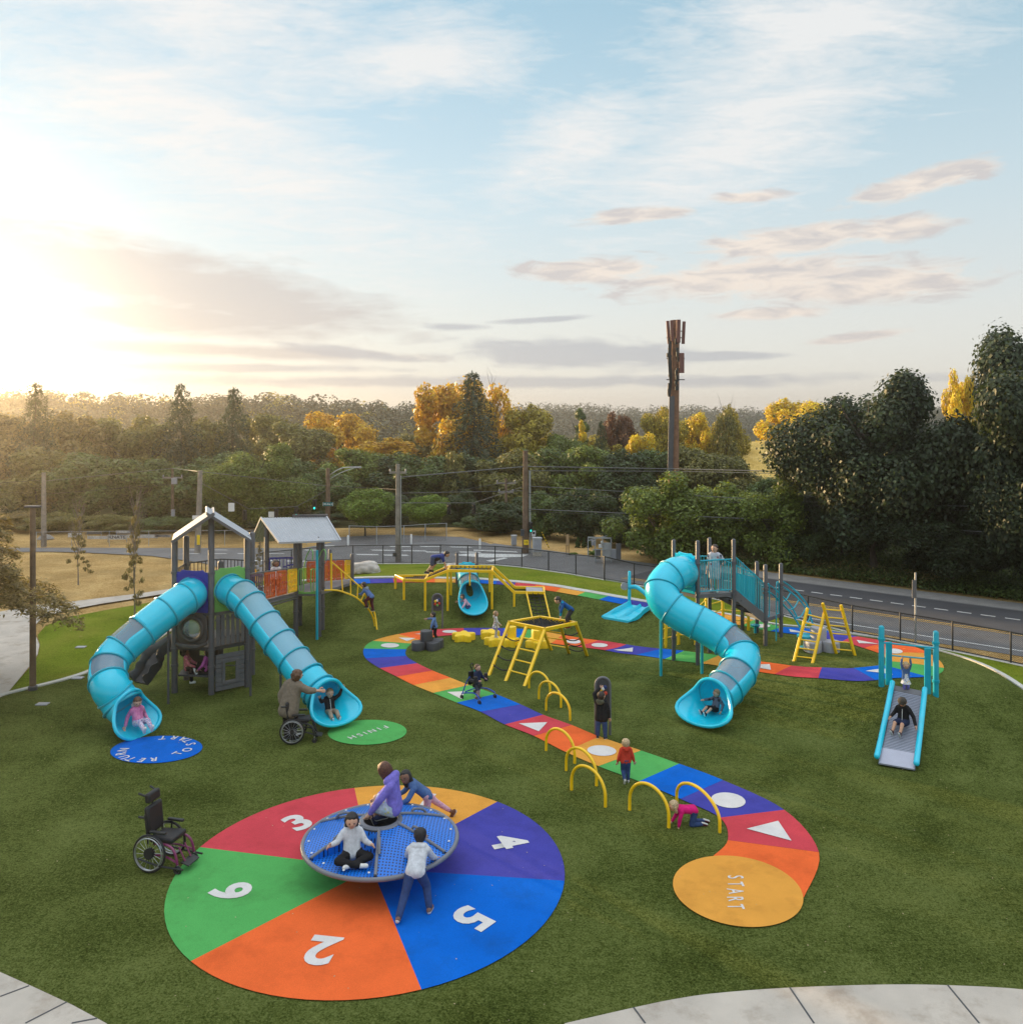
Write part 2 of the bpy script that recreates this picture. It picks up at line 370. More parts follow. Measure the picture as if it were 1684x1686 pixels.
c3=nt.mix(nt.math('MULTIPLY',mL,.8),c2,C_LGR)
c4=nt.mix(nt.math('MULTIPLY',mB,.75),c3,C_BGR)
gdir=Vector((-math.sin(GLOW_AZ),math.cos(GLOW_AZ),.07)).normalized()
# bright aureole where the low sun stands behind the cloud
sd=nt.n('ShaderNodeVectorMath',operation='DOT_PRODUCT'); nt.L.new(tc,sd.inputs[0]); sd.inputs[1].default_value=gdir
aur=nt.math('POWER',nt.math('MAXIMUM',sd.outputs['Value'],0.0),AUR_P)
c5=nt.mix(nt.math('MULTIPLY',aur,AUR),c4,C_AUR,'ADD')
aur2=nt.math('POWER',nt.math('MAXIMUM',sd.outputs['Value'],0.0),16.0)
c6=nt.mix(nt.math('MULTIPLY',aur2,AUR*.04),c5,C_AUR,'ADD')
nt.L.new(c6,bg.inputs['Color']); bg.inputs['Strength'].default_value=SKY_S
# ------------------------------------------------------------------ ground sheets
def inside(poly, pts):
    x,y=pts[:,0],pts[:,1]; c=np.zeros(len(pts),bool); n=len(poly)
    for i in range(n):
        x1,y1=poly[i]; x2,y2=poly[(i+1)%n]
        if y1==y2: continue
        k=((y1>y)!=(y2>y))&(x<(x2-x1)*(y-y1)/(y2-y1)+x1); c^=k
    return c
def drape(name, poly, off, m, parent=None, step=.3, holes=(), kind='structure', uvfn=None):
    poly=[tuple(p[:2]) for p in poly]
    b=[]
    for i,p in enumerate(poly):
        q=poly[(i+1)%len(poly)]; d=math.hypot(q[0]-p[0],q[1]-p[1]); k=max(1,int(d/step))
        for j in range(k): b.append((p[0]+(q[0]-p[0])*j/k,p[1]+(q[1]-p[1])*j/k))
    A=np.array(poly); lo=A.min(0); hi=A.max(0)
    gx,gy=np.meshgrid(np.arange(lo[0]+step*.5,hi[0],step),np.arange(lo[1]+step*.5,hi[1],step)); gp=np.c_[gx.ravel(),gy.ravel()]
    gp=gp[inside(poly,gp)]
    if len(gp) and len(b)<3000:
        B=np.array(b); keep=np.ones(len(gp),bool)
        for i in range(0,len(gp),4000):
            keep[i:i+4000]=(((gp[i:i+4000,None]-B[None])**2).sum(-1).min(1))>(step*.45)**2
        gp=gp[keep]
    pts=[Vector(p) for p in b]+[Vector(p) for p in gp.tolist()]
    n=len(b)
    vs,es,fs,*_=delaunay_2d_cdt(pts,[(i,(i+1)%n) for i in range(n)],[],1,1e-4)
    xy=np.array([(v.x,v.y) for v in vs]); z=Tn(xy)+off
    base=rootloc(parent) if parent is not None else Vector((0,0,0))
    me=bpy.data.meshes.new(name); me.from_pydata([(x-base.x,y-base.y,zz-base.z) for (x,y),zz in zip(xy.tolist(),z.tolist())],[],fs)
    me.materials.append(m); me.polygons.foreach_set('use_smooth',[True]*len(me.polygons)); me.update()
    if len(me.polygons) and me.polygons[0].normal.z<0: me.flip_normals()
    o=bpy.data.objects.new(name,me); COL.objects.link(o)
    if parent is not None: o.parent=parent
    elif kind: o['kind']=kind
    return o
def flat(name, poly, z, m, parent=None):      # level sheet, polygon of world points
    mb=MB(); mb.add([(p[0],p[1],z) for p in poly],[tuple(range(len(poly)))]); o=mb.build(name,m,parent,smooth=False)
    if o.data.polygons[0].normal.z<0: o.data.flip_normals()
    if parent is None: o['kind']='structure'
    return o
def px0(L, z=0): return [Z0(a,b,z) for a,b in L]
# whole countryside: one sheet to the horizon
gnd=flat('ground',[(-2500,-400),(2500,-400),(2500,3500),(-2500,3500)],-.05,M['dry'])
# playground lawn (real grass) round the artificial turf
KERB=[(-60,1166),(10,1143),(130,1112),(230,1070),(285,1034),(325,1006),(362,986),(420,969),(480,958),(545,954.2),(600,951.5),(680,951),(770,953),(820,956),(870,960),(920,966),(960,973),(1000,980),(1040,987),(1100,997),(1160,1006),(1220,1016),(1290,1030),(1380,1041),(1440,1050),(1500,1061),(1550,1073),(1600,1088),(1650,1111),(1684,1133),(1760,1182),(1880,1280)]
kw=[G(*p) for p in KERB]
kc=catmull(kw,4)
turf_poly=[(p.x,p.y) for p in kc]+[(15.5,6),(-14,6),(-19,14)]
drape('turf',turf_poly,0,M['turf'],step=.28)
FEN=[(433,942),(480,937),(535,931),(580,929),(640,928),(700,927.5),(760,928),(815,930),(859,934),(903,940),(948,946.5),(995,955),(1044,963),(1100,972),(1180,987),(1250,1004),(1330,1024),(1403,1042),(1482,1056),(1568,1072),(1664,1092),(1760,1112),(1880,1140)]
fw=[G(*p) for p in FEN]
kr=kc[4*8:]      # the part of the kerb beside the back lawn
lawn=[(p.x,p.y) for p in fw]+[(24,22),(22,14)]+[(p.x,p.y) for p in reversed(kr)]
drape('lawn_strip',lawn,-.012,M['lawn'],step=.5)
leftl=[(p.x,p.y) for p in kc[4*1:4*9+1]]+[(p.x,p.y) for p in [G(470,950),G(400,962),G(330,975),G(290,985),G(250,991),G(180,1003),G(112,1016),G(75,1030),G(62,1045),G(66,1063),G(62,1080),G(50,1098),G(30,1120)]]
drape('lawn',leftl,-.008,M['lawn'],step=.45)
# concrete edging
mb=MB()
for i in range(len(kc)-1):
    a,b=kc[i],kc[i+1]; d=(b-a); d.z=0; d.normalize(); nrm=Vector((-d.y,d.x,0))*.09
    if i==0: prev=[a-nrm,a+nrm]
    nx=[b-nrm,b+nrm]
    up=Vector((0,0,.035))
    q=[prev[0],nx[0],nx[1],prev[1]]; q=[Vector((v.x,v.y,T(v.x,v.y))) for v in q]
    mb.slab([v+up for v in q],.15)
    prev=nx
tag(mb.build('kerb_strip',M['kerb'],smooth=False),kind='structure')
# left footpath
path=px0([(-400,1330),(-60,1180),(10,1145),(31,1120),(50,1097),(62,1079),(65,1063),(58,1046),(58,1030),(71,1017),(107,1006),(166,995),(221,986.5),(262,981),(330,974),(420,965),(420,959),(330,966),(264,974),(178,984),(119,991),(59,997),(0,1008),(-120,1050),(-400,1120)])
pc=[Vector((p.x,p.y,0)) for p in path]
drape('footpath',pc,.02,M['conc'],step=1.0)
# near concrete pavement at the bottom corners, with joints
rp=[Z0(*p) for p in [(930,1690),(1043,1664),(1110,1650),(1180,1640),(1300,1631),(1450,1626),(1560,1627),(1684,1634),(1800,1652),(2000,1700),(2300,1800)]]
rc=catmull([Vector((p.x,p.y,0)) for p in rp],6)
pr=[(p.x,p.y) for p in rc]+[(11,6.0),(11,3),(-3,3),(-1.2,8.2)]
pav=drape('pavement',pr,.035,M['conc'],step=.5)
pl_=[Z0(*p) for p in [(-120,1545),(0,1605),(60,1632),(120,1660),(175,1690),(260,1760)]]
drape('pavement',[(p.x,p.y) for p in pl_]+[(-6,6),(-14,6),(-14,12)],.035,M['conc'],step=.5)
mb=MB()
for a,b in [((1043,1664),(1062,1690)),((1300,1631),(1340,1690)),((1560,1627),(1612,1690)),((0,1646),(48,1628)),((42,1690),(110,1655)),((118,1690),(160,1682))]:
    A,B=Z0(*a),Z0(*b); mb.bar((A.x,A.y,.0375),(B.x,B.y,.0375),.022,.004)
tag(mb.build('pavement_joint',M['dgrey'],smooth=False),kind='structure')
# roads
RD=Vector((-.761,.649,0)); RN=Vector((.649,.761,0))
def rd(n,s): v=RN*n+RD*s; return Vector((v.x,v.y,0))
flat('gravel_shoulder',[rd(38.0,-40),rd(39.6,-40),rd(39.9,22),rd(38,22)],-.026,M['gravel'])
flat('gravel_verge',[rd(29.6,-40),rd(31.2,-40),rd(31.2,14),rd(29.6,14)],-.030,M['dry'])
flat('road',[rd(30.9,-40),rd(38.3,-40),rd(38.3,34),rd(30.9,34)],-.018,M['asph'])
flat('road_lane',[rd(34.0,-40),rd(38.1,-40),rd(38.1,22),rd(34.0,22)],-.012,M['asphd'])
crossing=px0([(-300,903),(80,901.5),(330,902),(500,902),(545,893),(560,884),(640,880),(760,884),(800,893),(830,903),(900,917),(990,938),(930,952),(800,936),(600,934),(500,940),(440,950),(400,944),(330,926),(250,915),(130,909),(80,908),(-300,911)])
flat('road_junction',crossing,-.008,M['asph'])
flat('verge',px0([(790,888),(900,915),(1010,937),(1100,935),(1000,905),(900,894),(830,889)]),-.022,M['dry'])
mb=MB()
def dash(n,s0,s1,w=.11,z=-.002):
    mb.add([rd(n-w/2,s0)+Vector((0,0,z)),rd(n-w/2,s1)+Vector((0,0,z)),rd(n+w/2,s1)+Vector((0,0,z)),rd(n+w/2,s0)+Vector((0,0,z))],[(0,1,2,3)])
s=-30
while s<20: dash(36.4,s,s+.5,.12,-.004); s+=.82
dash(31.6,-40,14,.10,-.012)
def qmark(pts,z=-.001):
    P=px0(pts); mb.add([(p.x,p.y,z) for p in P],[tuple(range(len(P)))])
for (x,y,w,h) in [(610,905,38,1.1),(660,906,40,1.1),(585,912,36,1.3),(630,913,40,1.3),(690,899,34,.9),(740,900,34,.9),(640,899,34,.9),(700,908,30,1.2),(755,908,34,1.3),(300,911,26,.6),(345,911,26,.6),(390,911,26,.6),(440,911,26,.6),(300,905,22,.5),(350,905,22,.5),(410,922,50,1.2),(470,923,50,1.2),(520,898,30,.9),(500,905,30,1)]:
    qmark([(x,y),(x+w,y+h*.4),(x+w+4,y+h*1.6),(x+3,y+h*1.2)])
qmark([(745,914),(775,911),(870,913),(860,917),(800,918)]); qmark([(800,923),(830,918),(836,919),(808,925)]); qmark([(780,905),(850,908),(852,909.5),(780,906.5)])
for p in mb.f: pass
o=mb.build('road_marking',M['lineW'],smooth=False); tag(o,kind='structure')
mb=MB(); dash(34.05,-40,22,.12,-.006); dash(33.8,-40,22,.09,-.006)
o=mb.build('road_marking',M['lineY'],smooth=False); tag(o,kind='structure')
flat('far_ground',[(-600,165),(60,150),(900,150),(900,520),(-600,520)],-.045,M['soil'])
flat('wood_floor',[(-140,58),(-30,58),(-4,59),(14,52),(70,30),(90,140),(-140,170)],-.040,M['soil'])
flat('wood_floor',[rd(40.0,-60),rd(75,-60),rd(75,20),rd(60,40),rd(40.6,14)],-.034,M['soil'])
# ------------------------------------------------------------------ printed rubber game path
DIV=[  # (inner x,y, outer x,y) of each dividing line, from START to the far end
 (1173,1412,1323,1480),(1198,1385,1348,1405),(1185,1348,1291,1335),(1120,1317,1190,1286),(1052,1288,1118,1259),(985,1263,1055,1237),
 (930,1239,987,1214),(879,1213,941,1195),(831,1194,894,1178),(791,1173,857,1161),(752,1158,816,1144),(713,1142,772,1129),(681,1129,742,1117),
 (653,1115,712,1105),(625,1101,687,1093),(602,1085,669,1081),(599,1069,669,1070),(614,1056,678,1060.5),(655,1045,690,1054),(705,1038,721,1048.5),
 (763,1035,766,1046),(828,1035,832,1048),(868,1037,853,1050.5),(895,1040.5,880,1054),(926,1046,908,1060),(985,1055,948,1065.5),(1031,1062,996,1071.5),
 (1089,1069,1046,1079),(1126,1072.5,1094,1086),(1184,1080,1154,1093),(1226,1087,1205,1101),(1304,1097,1275,1111),(1353,1100,1347,1117.5),(1405,1101,1441,1121),
 (1452,1096,1526,1115),(1458,1089,1554,1101),(1452,1079,1530,1077),(1422,1068,1491,1062),(1386,1057.5,1413,1049),(1337,1049,1379,1042),(1268,1040,1291,1033),
 (1222,1031,1243,1021),(1172,1022,1195,1012.5),(1120,1012,1145,1004),(1072,1004,1090,995.5),(1022,995,1042,988),(986,988,1004,981.5),(950,981,965,974.5),
 (915,975,926,967.5),(876,969,884,962.5),(846,965,850,959),(816,962.5,819,956.5),(787,961,787,954.5),(750,960,750,953.5),(716,959.5,716,953),(683,959.3,682,952.8),(648,960,647,953),(610,961,608,953.5),(566,963,560,955)]
SEG=['orange','red','indigo','blue','green','amber','orange','red','indigo','blue','green','amber','orange','red','indigo','blue','green','amber','orange','red',
 'indigo','blue','green','amber','orange','red','indigo','blue','green','amber','orange','red','indigo','blue','green','amber','orange','red','indigo','blue',
 'green','amber','orange','red','indigo','blue','green','amber','orange','red','indigo','blue','green','amber','orange','red','indigo','blue']
a_=[G(d[0],d[1]) for d in DIV]; b_=[G(d[2],d[3]) for d in DIV]
ka,kb=catmull(a_,6),catmull(b_,6)
gp=thing('game_path',None,None,(0,0,0)); gp['kind']='structure'
for i,cn_ in enumerate(SEG):
    A=ka[i*6:i*6+7]; B=kb[i*6:i*6+7]
    drape('path_tile',A+B[::-1],.016+(.0015 if i%2 else 0),M['g_'+cn_],gp,step=.22)
def ell(px,py,rx,ry,n=40,rot=0):      # ring of ground points that the photograph shows as this ellipse
    c,s=math.cos(rot),math.sin(rot)
    return [Z0(px+rx*math.cos(t)*c-ry*math.sin(t)*s,py+rx*math.cos(t)*s+ry*math.sin(t)*c) for t in [2*math.pi*k/n for k in range(n)]]
drape('path_tile',ell(1215,1470,108.5,57,72,.17),.021,M['g_amber'],gp,step=.3)
def sym(pts,n=None): drape('path_symbol',pts,.027,M['white_s'],gp,step=.14)
def tri(*p): sym([G(*q) for q in p])
def dot(px,py,rx,ry,rot=0): 
    c,s=math.cos(rot),math.sin(rot)
    sym([G(px+rx*math.cos(t)*c-ry*math.sin(t)*s,py+rx*math.cos(t)*s+ry*math.sin(t)*c) for t in [2*math.pi*k/24 for k in range(24)]])
tri((1229,1367),(1281,1354),(1303,1387)); dot(1199,1320,28.5,12.5,.12); dot(990.5,1238,24,8.7,.06); tri((854,1193),(901,1191),(887,1206))
tri((736,1141),(765,1140),(760,1153)); dot(642,1064,15,3.7); tri((656,1051),(684,1052),(670,1057)); tri((682,1045),(712,1043),(706,1046.5)); dot(740,1041,12,2.3)
dot(944,1057.5,12,3.4,.05); dot(987,1063.5,13.5,3.3,.03); tri((1010,1071),(1042,1067.5),(1041,1074.5)); tri((1246,1096),(1267,1095),(1269,1104.5),(1247,1101))
tri((1425,1106.5),(1456,1102.5),(1470,1112.5)); dot(1473,1073.5,13,4,.08); tri((1410,1055),(1414,1060.5),(1448,1062)); tri((1299,1037),(1301,1042),(1330,1044)); dot(1255,1032,13,3)
# roundels with writing
rb=thing('writing_roundel',None,None,Z0(257,1236)); rb['kind']='structure'
drape('roundel',ell(257.5,1235.5,76,22.2,60,-.06),.017,M['g_blue'],rb,step=.3)
rg=thing('writing_roundel',None,None,Z0(604,1207)); rg['kind']='structure'
drape('roundel',ell(604.5,1207,65,20.5,60,-.03),.017,M['g_green'],rg,step=.3)
def glyph(ch, size, bold=.02):
    cu=bpy.data.curves.new('glyph','FONT'); cu.body=ch; cu.size=size; cu.align_x='CENTER'; cu.align_y='CENTER'; cu.offset=bold*size; cu.resolution_u=4
    o=bpy.data.objects.new('glyph',cu); COL.objects.link(o); dg=bpy.context.evaluated_depsgraph_get(); dg.update()
    me=bpy.data.meshes.new_from_object(o.evaluated_get(dg)); bpy.data.objects.remove(o); return me
def ground_text(ch, c, ang, size, m, parent, off=.026, bold=.02, sx=1.0, name='letter'):
    me=glyph(ch,size,bold); base=rootloc(parent); ca,sa=math.cos(ang),math.sin(ang)
    for v in me.vertices:
        x=v.co.x*sx; y=v.co.y; X=c[0]+x*ca-y*sa; Y=c[1]+x*sa+y*ca; v.co=(X-base.x,Y-base.y,T(X,Y)+off-base.z)
    me.materials.clear(); me.materials.append(m); me.update(); o=bpy.data.objects.new(name,me); COL.objects.link(o); o.parent=parent; return o
def cen(px,py): g=G(px,py); return (g.x,g.y)
for i,ch in enumerate('START'):
    ground_text(ch,cen(1209.5,1447+i*11.2+(i*i)*.25),-math.pi/2,.36,M['white_s'],gp,bold=.008,sx=.62 if i!=0 else .62)
C0=Vector(cen(257,1236))
def place(ch,px,py,outward,par,C,size):
    p=Vector(cen(px,py)); d=(p-C) if outward else (C-p)
    ground_text(ch,p,math.atan2(d.y,d.x)-math.pi/2,size,M['white_s'],par,bold=.012,sx=.9)
for ch,px,py in [('R',253,1252),('E',234,1253.2),('T',216,1251.5),('U',206,1248.5),('R',200,1243),('N',204,1236.5)]: place(ch,px,py,True,rb,C0,.30)
for ch,px,py in [('T',293,1242.3),('O',309,1236.5),('S',315,1227),('T',309.5,1221),('A',302,1218.3),('R',287,1216.2),('T',268,1216.4)]: place(ch,px,py,False,rb,C0,.30)
p0,p1=Vector(cen(634,1198.5)),Vector(cen(578,1216)); d=(p1-p0); an=math.atan2(d.y,d.x)
for i,ch in enumerate('FINISH'):
    p=p0+d*[0,.19,.40,.60,.76,.98][i]; ground_text(ch,p,an,.27,M['white_s'],rg,bold=.008,sx=.95)
# six coloured wedges under the spinner
SPC=Vector((-2.32,14.1)); SPR=3.20
sp=thing('spinner_surface',None,None,(SPC.x,SPC.y,0)); sp['kind']='structure'
def angpx(px,py): g=cen(px,py); return math.atan2(g[1]-SPC.y,g[0]-SPC.x)
WB=[angpx(693,1630),angpx(927,1452),angpx(818,1322),angpx(584,1301),angpx(348,1399),angpx(322,1581)]
WC=['blue','indigo','amber','red','green','orange']; WD=['5','4','1','3','6','2']; WP=[(775,1514),(834,1389),(702,1322),(492,1357),(383,1470),(530,1565)]
for i in range(6):
    a0=WB[i]; a1=WB[(i+1)%6]
    while a1<a0: a1+=2*math.pi
    arc=[(SPC.x+SPR*math.cos(a0+(a1-a0)*k/14),SPC.y+SPR*math.sin(a0+(a1-a0)*k/14)) for k in range(15)]
    drape('wedge',[(SPC.x,SPC.y)]+arc,.017,M['g_'+WC[i]],sp,step=.4)
    c=cen(*WP[i]); an=math.atan2(c[1]-SPC.y,c[0]-SPC.x)-math.pi/2
    ground_text(WD[i],c,an,.86,M['white_s'],sp,bold=.035,sx=1.05,name='number')
# ------------------------------------------------------------------ play equipment
def clearmat(name, tint=(.72,.76,.84), fac=.42):
    m,nt,b=newmat(name); b.inputs['Base Color'].default_value=(*tint,1); b.inputs['Roughness'].default_value=.12; b.inputs['Specular IOR Level'].default_value=.7
    tr=nt.n('ShaderNodeBsdfTransparent'); tr.inputs[0].default_value=(.85,.88,.92,1)
    mx_=nt.n('ShaderNodeMixShader'); mx_.inputs[0].default_value=fac; nt.L.new(tr.outputs[0],mx_.inputs[1]); nt.L.new(b.outputs[0],mx_.inputs[2])
    nt.L.new(mx_.outputs[0],m.node_tree.nodes['Material Output'].inputs['Surface']); return m
M['clear']=clearmat('clear_plastic',(.55,.64,.70),.34); M['clearb']=clearmat('clear_blue_plastic',(.40,.72,.84),.5)
def frame_at(P,i):
    a=P[max(i-1,0)]; b=P[min(i+1,len(P)-1)]; t=(b-a).normalized(); u=(Vector((0,0,1))-t*t.z).normalized(); return t,u,t.cross(u)
def tube_slide(parent, pts, r, nsec, wins=(), label=None, mt=None, lip=.72, clear='clear', lipw=1.75, fl=.35):
    k=8; P=catmull(pts,k); m=len(P)
    D=[0]; 
    for i in range(1,m): D.append(D[-1]+(P[i]-P[i-1]).length)
    per=max(3,int(round(m/nsec))); st=[round(i*(m-1)/nsec) for i in range(nsec+1)]
    n=36; body=MB(); mt=mt or M['turq']
    rings=[]
    for i in range(m):
        t,u,w=frame_at(P,i); rings.append([P[i]+(u*math.cos(2*math.pi*j/n)+w*math.sin(2*math.pi*j/n))*r for j in range(n)])
    base=[]; 
    for rg_ in rings: base+=rg_
    fs=[]; wf={}
    for s in range(nsec):
        for i in range(st[s],st[s+1]):
            for j in range(n):
                jj=j if j<=n/2 else j-n
                f=(i*n+j,i*n+(j+1)%n,(i+1)*n+(j+1)%n,(i+1)*n+j)
                if s in wins and -6<=jj<6: wf.setdefault(s,[]).append(f)
                else: fs.append(f)
    # exit scoop
    t,u,w=frame_at(P,m-1); t=Vector((t.x,t.y,t.z*fl)).normalized(); u=(Vector((0,0,1))-t*t.z).normalized(); w=t.cross(u)
    c=P[-1]; ns=9; edge=[]; b0=len(base)-n
    def sst(a,b,x): x=min(1,max(0,(x-a)/(b-a))); return x*x*(3-2*x)
    for s in range(1,ns+1):
        q=s/ns
        for j in range(n):
            th=2*math.pi*j/n; bt=(1-math.cos(th))/2
            L=.13*r/.45+lip*sst(.18,1.02,bt); rr=r*(1+.08*q)
            cu=math.cos(th)*rr; cw=math.sin(th)*r*(1+.10*q+.42*lipw*q*q*sst(.25,.8,bt))
            if bt>.5: cu=cu*(1-.16*q)           # floor levels off
            p=c+t*(L*q)+u*cu+w*cw; base.append(p)
            if s==ns: edge.append(p)
    for s in range(ns):
        o0=b0+s*n
        for j in range(n): fs.append((o0+j,o0+(j+1)%n,o0+n+(j+1)%n,o0+n+j))
    body.add(base,fs); o=body.build('tube_slide',mt,parent,angle=60)
    # drop loose verts under windows is unnecessary
    so_=o.modifiers.new('wall','SOLIDIFY'); so_.thickness=.014; so_.offset=1
    if label: o['label']=label
    for s in range(nsec+1):
        i=st[s]; t2,u2,w2=frame_at(P,i); mb=MB(); mb.torus(P[i],r+.022,.026 if s<nsec else .034,t2,40,8); x=mb.build('flange',M['turqd'],o)
    mb=MB(); mb.tube(edge,.042 if r>.4 else .035,8,closed=True); mb.build('exit_rim',mt,o)
    for s,ff in wf.items():
        mb=MB(); mb.add(base,ff); x=mb.build('window',M[clear],o)
        bm=bmesh.new(); bm.from_mesh(x.data); bmesh.ops.delete(bm,geom=[v for v in bm.verts if not v.link_faces],context='VERTS'); bm.to_mesh(x.data); bm.free()
    return o,P
def lattice(mb, a, b, z0a, z1a, z0b, z1b, nv=6, nh=3, t=.03, fill=.22):
    # pierced board between two plan points: frame, vertical bars and staggered cross pieces
    a=Vector(a); b=Vector(b); rnd=random.Random(int(a.x*100)+nv)
    def p(s,q): z0=z0a+(z0b-z0a)*s; z1=z1a+(z1b-z1a)*s; v=a+(b-a)*s; return Vector((v.x,v.y,z0+(z1-z0)*q))
    L=(b-a).length; mb.bar(p(0,0),p(1,0),t,.06); mb.bar(p(0,1),p(1,1),t,.06)
    for i in range(nv+1):
        s=i/nv; mb.bar(p(s,0.02),p(s,.98),t,L/nv*fill if 0<i<nv else .05,up=(b-a).normalized())
    for j in range(1,nh+1):
        for i in range(nv):
            if rnd.random()<.5: mb.bar(p(i/nv,j/(nh+1)+rnd.uniform(-.08,.08)),p((i+1)/nv,j/(nh+1)+rnd.uniform(-.05,.05)),t*.8,.05)
def rail_bars(mb, a, b, h, n, r=.012, rt=.02, z0=.06):
    a=Vector(a); b=Vector(b); up=Vector((0,0,1))
    mb.tube([a+up*h,b+up*h],rt,8); mb.tube([a+up*z0,b+up*z0],rt*.8,8)
    for i in range(n+1):
        q=a+(b-a)*i/n; mb.tube([q+up*z0,q+up*h],r,6)
def corr(mb, a, b, c, d, n=44, amp=.014, th=.02):      # corrugated sheet a-b ridge, d-c eave
    a,b,c,d=[Vector(v) for v in (a,b,c,d)]; nrm=(b-a).cross(d-a).normalized()
    if nrm.z<0: nrm=-nrm
    vs=[];
    for i in range(n+1):
        s=i/n; o=nrm*(amp if i%2 else -amp)
        p=a+(b-a)*s+o; q=d+(c-d)*s+o; vs+=[p,q,p-nrm*th,q-nrm*th]
    fs=[]
    for i in range(n):
        k=i*4; fs+=[(k,k+4,k+5,k+1),(k+2,k+3,k+7,k+6),(k,k+2,k+6,k+4),(k+1,k+5,k+7,k+3)]
    fs+=[(0,1,3,2),(n*4,n*4+2,n*4+3,n*4+1)]
    mb.add(vs,fs)
def posts(parent, L, r=.085, m=None, collars=(), name='post'):
    for (x,y,zt) in L:
        mb=MB(); z0=T(x,y)-.05; mb.post(x,y,z0,zt,r,14); 
        o=mb.build(name,m or M['post'],parent)
        for cz in collars:
            if z0+.3<cz<zt-.1:
                mb=MB(); mb.lathe([(r+.004,cz-.035),(r+.018,cz-.03),(r+.018,cz+.03),(r+.004,cz+.035)],(x,y,0),14); mb.build('collar',m or M['post'],o)
def xy(px,py): g=G(px,py); return g.x,g.y
# ================= left play structure
LS=thing('play_structure','large grey tower structure with corrugated roofs, lattice bridge and two turquoise tube slides','play structure',G(360,1120))
C_=G(348,1143.5); L_=G(287.5,1140.5); R_=G(407,1130.5)
L2=Vector((L_.x-.12,L_.y+1.15,0)); R2=Vector((R_.x-.2,R_.y+1.1,0)); B_=Vector((C_.x-.45,C_.y+2.05,0))
posts(LS,[(C_.x,C_.y,4.95),(L_.x,L_.y,4.2),(R_.x,R_.y,4.25),(L2.x,L2.y,4.15),(R2.x,R2.y,4.2),(B_.x,B_.y,3.3)],.083,collars=(.06,.75,1.2,2.2,3.3))
def at(p,z): return Vector((p.x,p.y,z))
mb=MB(); mb.slab([at(p,2.25) for p in (C_,R_,R2,B_,L2,L_)],.12); mb.build('deck',M['deck'],LS)
mb=MB(); mb.slab([at(p,1.28) for p in (C_,R_,R2,B_,L2,L_)],.10); mb.build('deck',M['dgrey'],LS)
# gable roof of two overlapping sheets
yaw=Vector((-.34,.94,0)); 
rf=W(345,849,C_.y-.35); rb_=rf+yaw*1.55
le=W(283,891,L_.y-.25); re=W(414,889.5,R_.y-.45)
mb=MB(); ov=(rf-le).normalized()*.16; corr(mb,rf+ov,rb_+ov,le+yaw*1.55,le,26,.010,.03); 
o=mb.build('roof',M['roof'],LS,smooth=False); mb=MB(); mb.bar(rf+ov-yaw*.02-Vector((0,0,.03)),le-yaw*.02-Vector((0,0,.03)),.05,.08); mb.build('roof_edge',M['mgrey'],o,smooth=False)
mb=MB(); ov=(rf-re).normalized()*.10; u3=Vector((0,0,.055)); corr(mb,rf+ov+u3,rb_+ov+u3,re+yaw*1.55+u3*.3,re+u3*.3,26,.010,.03); o=mb.build('roof',M['roof'],LS,smooth=False); mb=MB(); mb.bar(rf+ov-yaw*.02+u3*.2,re-yaw*.02-u3*.5,.05,.07); mb.build('roof_edge',M['mgrey'],o,smooth=False)
# slide entry panels (square plate with a round collar)
def plate(parent, a, b, z0, z1, m, hole_c, hole_r, th=.05, name='slide_panel'):
    a=at(a,0); b=at(b,0); d=(b-a).normalized(); nrm=Vector((d.y,-d.x,0))
    if nrm.y>0: nrm=-nrm
    a2=a+d*.075; b2=b-d*.075; mb=MB()
    pts=[at(a2,z0),at(b2,z0),at(b2,z1-.04),at(b2-d*.10,z1-.04),at(b2-d*.16,z1+.02),at(b2-d*.3,z1),at(a2+d*.3,z1),at(a2+d*.16,z1+.02),at(a2+d*.10,z1-.04),at(a2,z1-.04)]
    mb.slab([p+nrm*.04 for p in pts],th,nrm)
    o=mb.build(name,m,parent,bevel=.012)
    mb=MB(); c=(a+b)/2; c.z=hole_c; mb.torus(c+nrm*.06,hole_r+.03,.028,nrm,40,10); mb.build('collar',m,o)
    for q in (.08,.92):
        for z in (z0+.06,(z0+z1)/2,z1-.1):
            mb=MB(); mb.ball(a+(b-a)*(.12+.76*(q-.08)/.84)+nrm*.045+Vector((0,0,z)),.012,6)
    return o,nrm
SR=.42
pa,nA=plate(LS,L_,C_,2.22,3.36,M['blue'],2.74,SR); pb,nB=plate(LS,C_,R_,2.22,3.40,M['green'],2.78,SR)
mA=(L_+C_)/2; mB_=(C_+R_)/2
s1,P1=tube_slide(LS,[at(mA,2.74)+nA*.04,W(309,983,22.75),W(287,997,22.4),W(258,1019,22.0),W(226,1045,21.6),W(199,1069,21.3),W(182,1090,21.0),W(177,1112,20.65),W(182,1133,20.35),W(192,1147,20.35),W(201,1161,20.3)],SR,8,wins=(3,5),label='curved turquoise tube slide leaving the blue panel')
s2,P2=tube_slide(LS,[at(mB_,2.78)+nB*.04,W(397,981,22.95),W(412,996,22.7),W(436,1027,22.35),W(460,1058,22.0),W(484,1088,21.65),W(506,1116,21.3),W(524,1136,21.1),W(533,1146,20.95)],SR,8,wins=(1,2,3,4,5),clear='clearb',label='straight turquoise tube slide leaving the green panel')
# slim legs that carry the slides
for a,b in (((277,1159),W(277,1035,22.3)),((412.5,1146),W(412,1010,22.6)),((462,1160),W(462,1080,21.9))):
    g=G(*a); mb=MB(); mb.tube([g-Vector((0,0,.05)),Vector((g.x,g.y,b.z))],.032,8); mb.build('slide_leg',M['post'],LS)
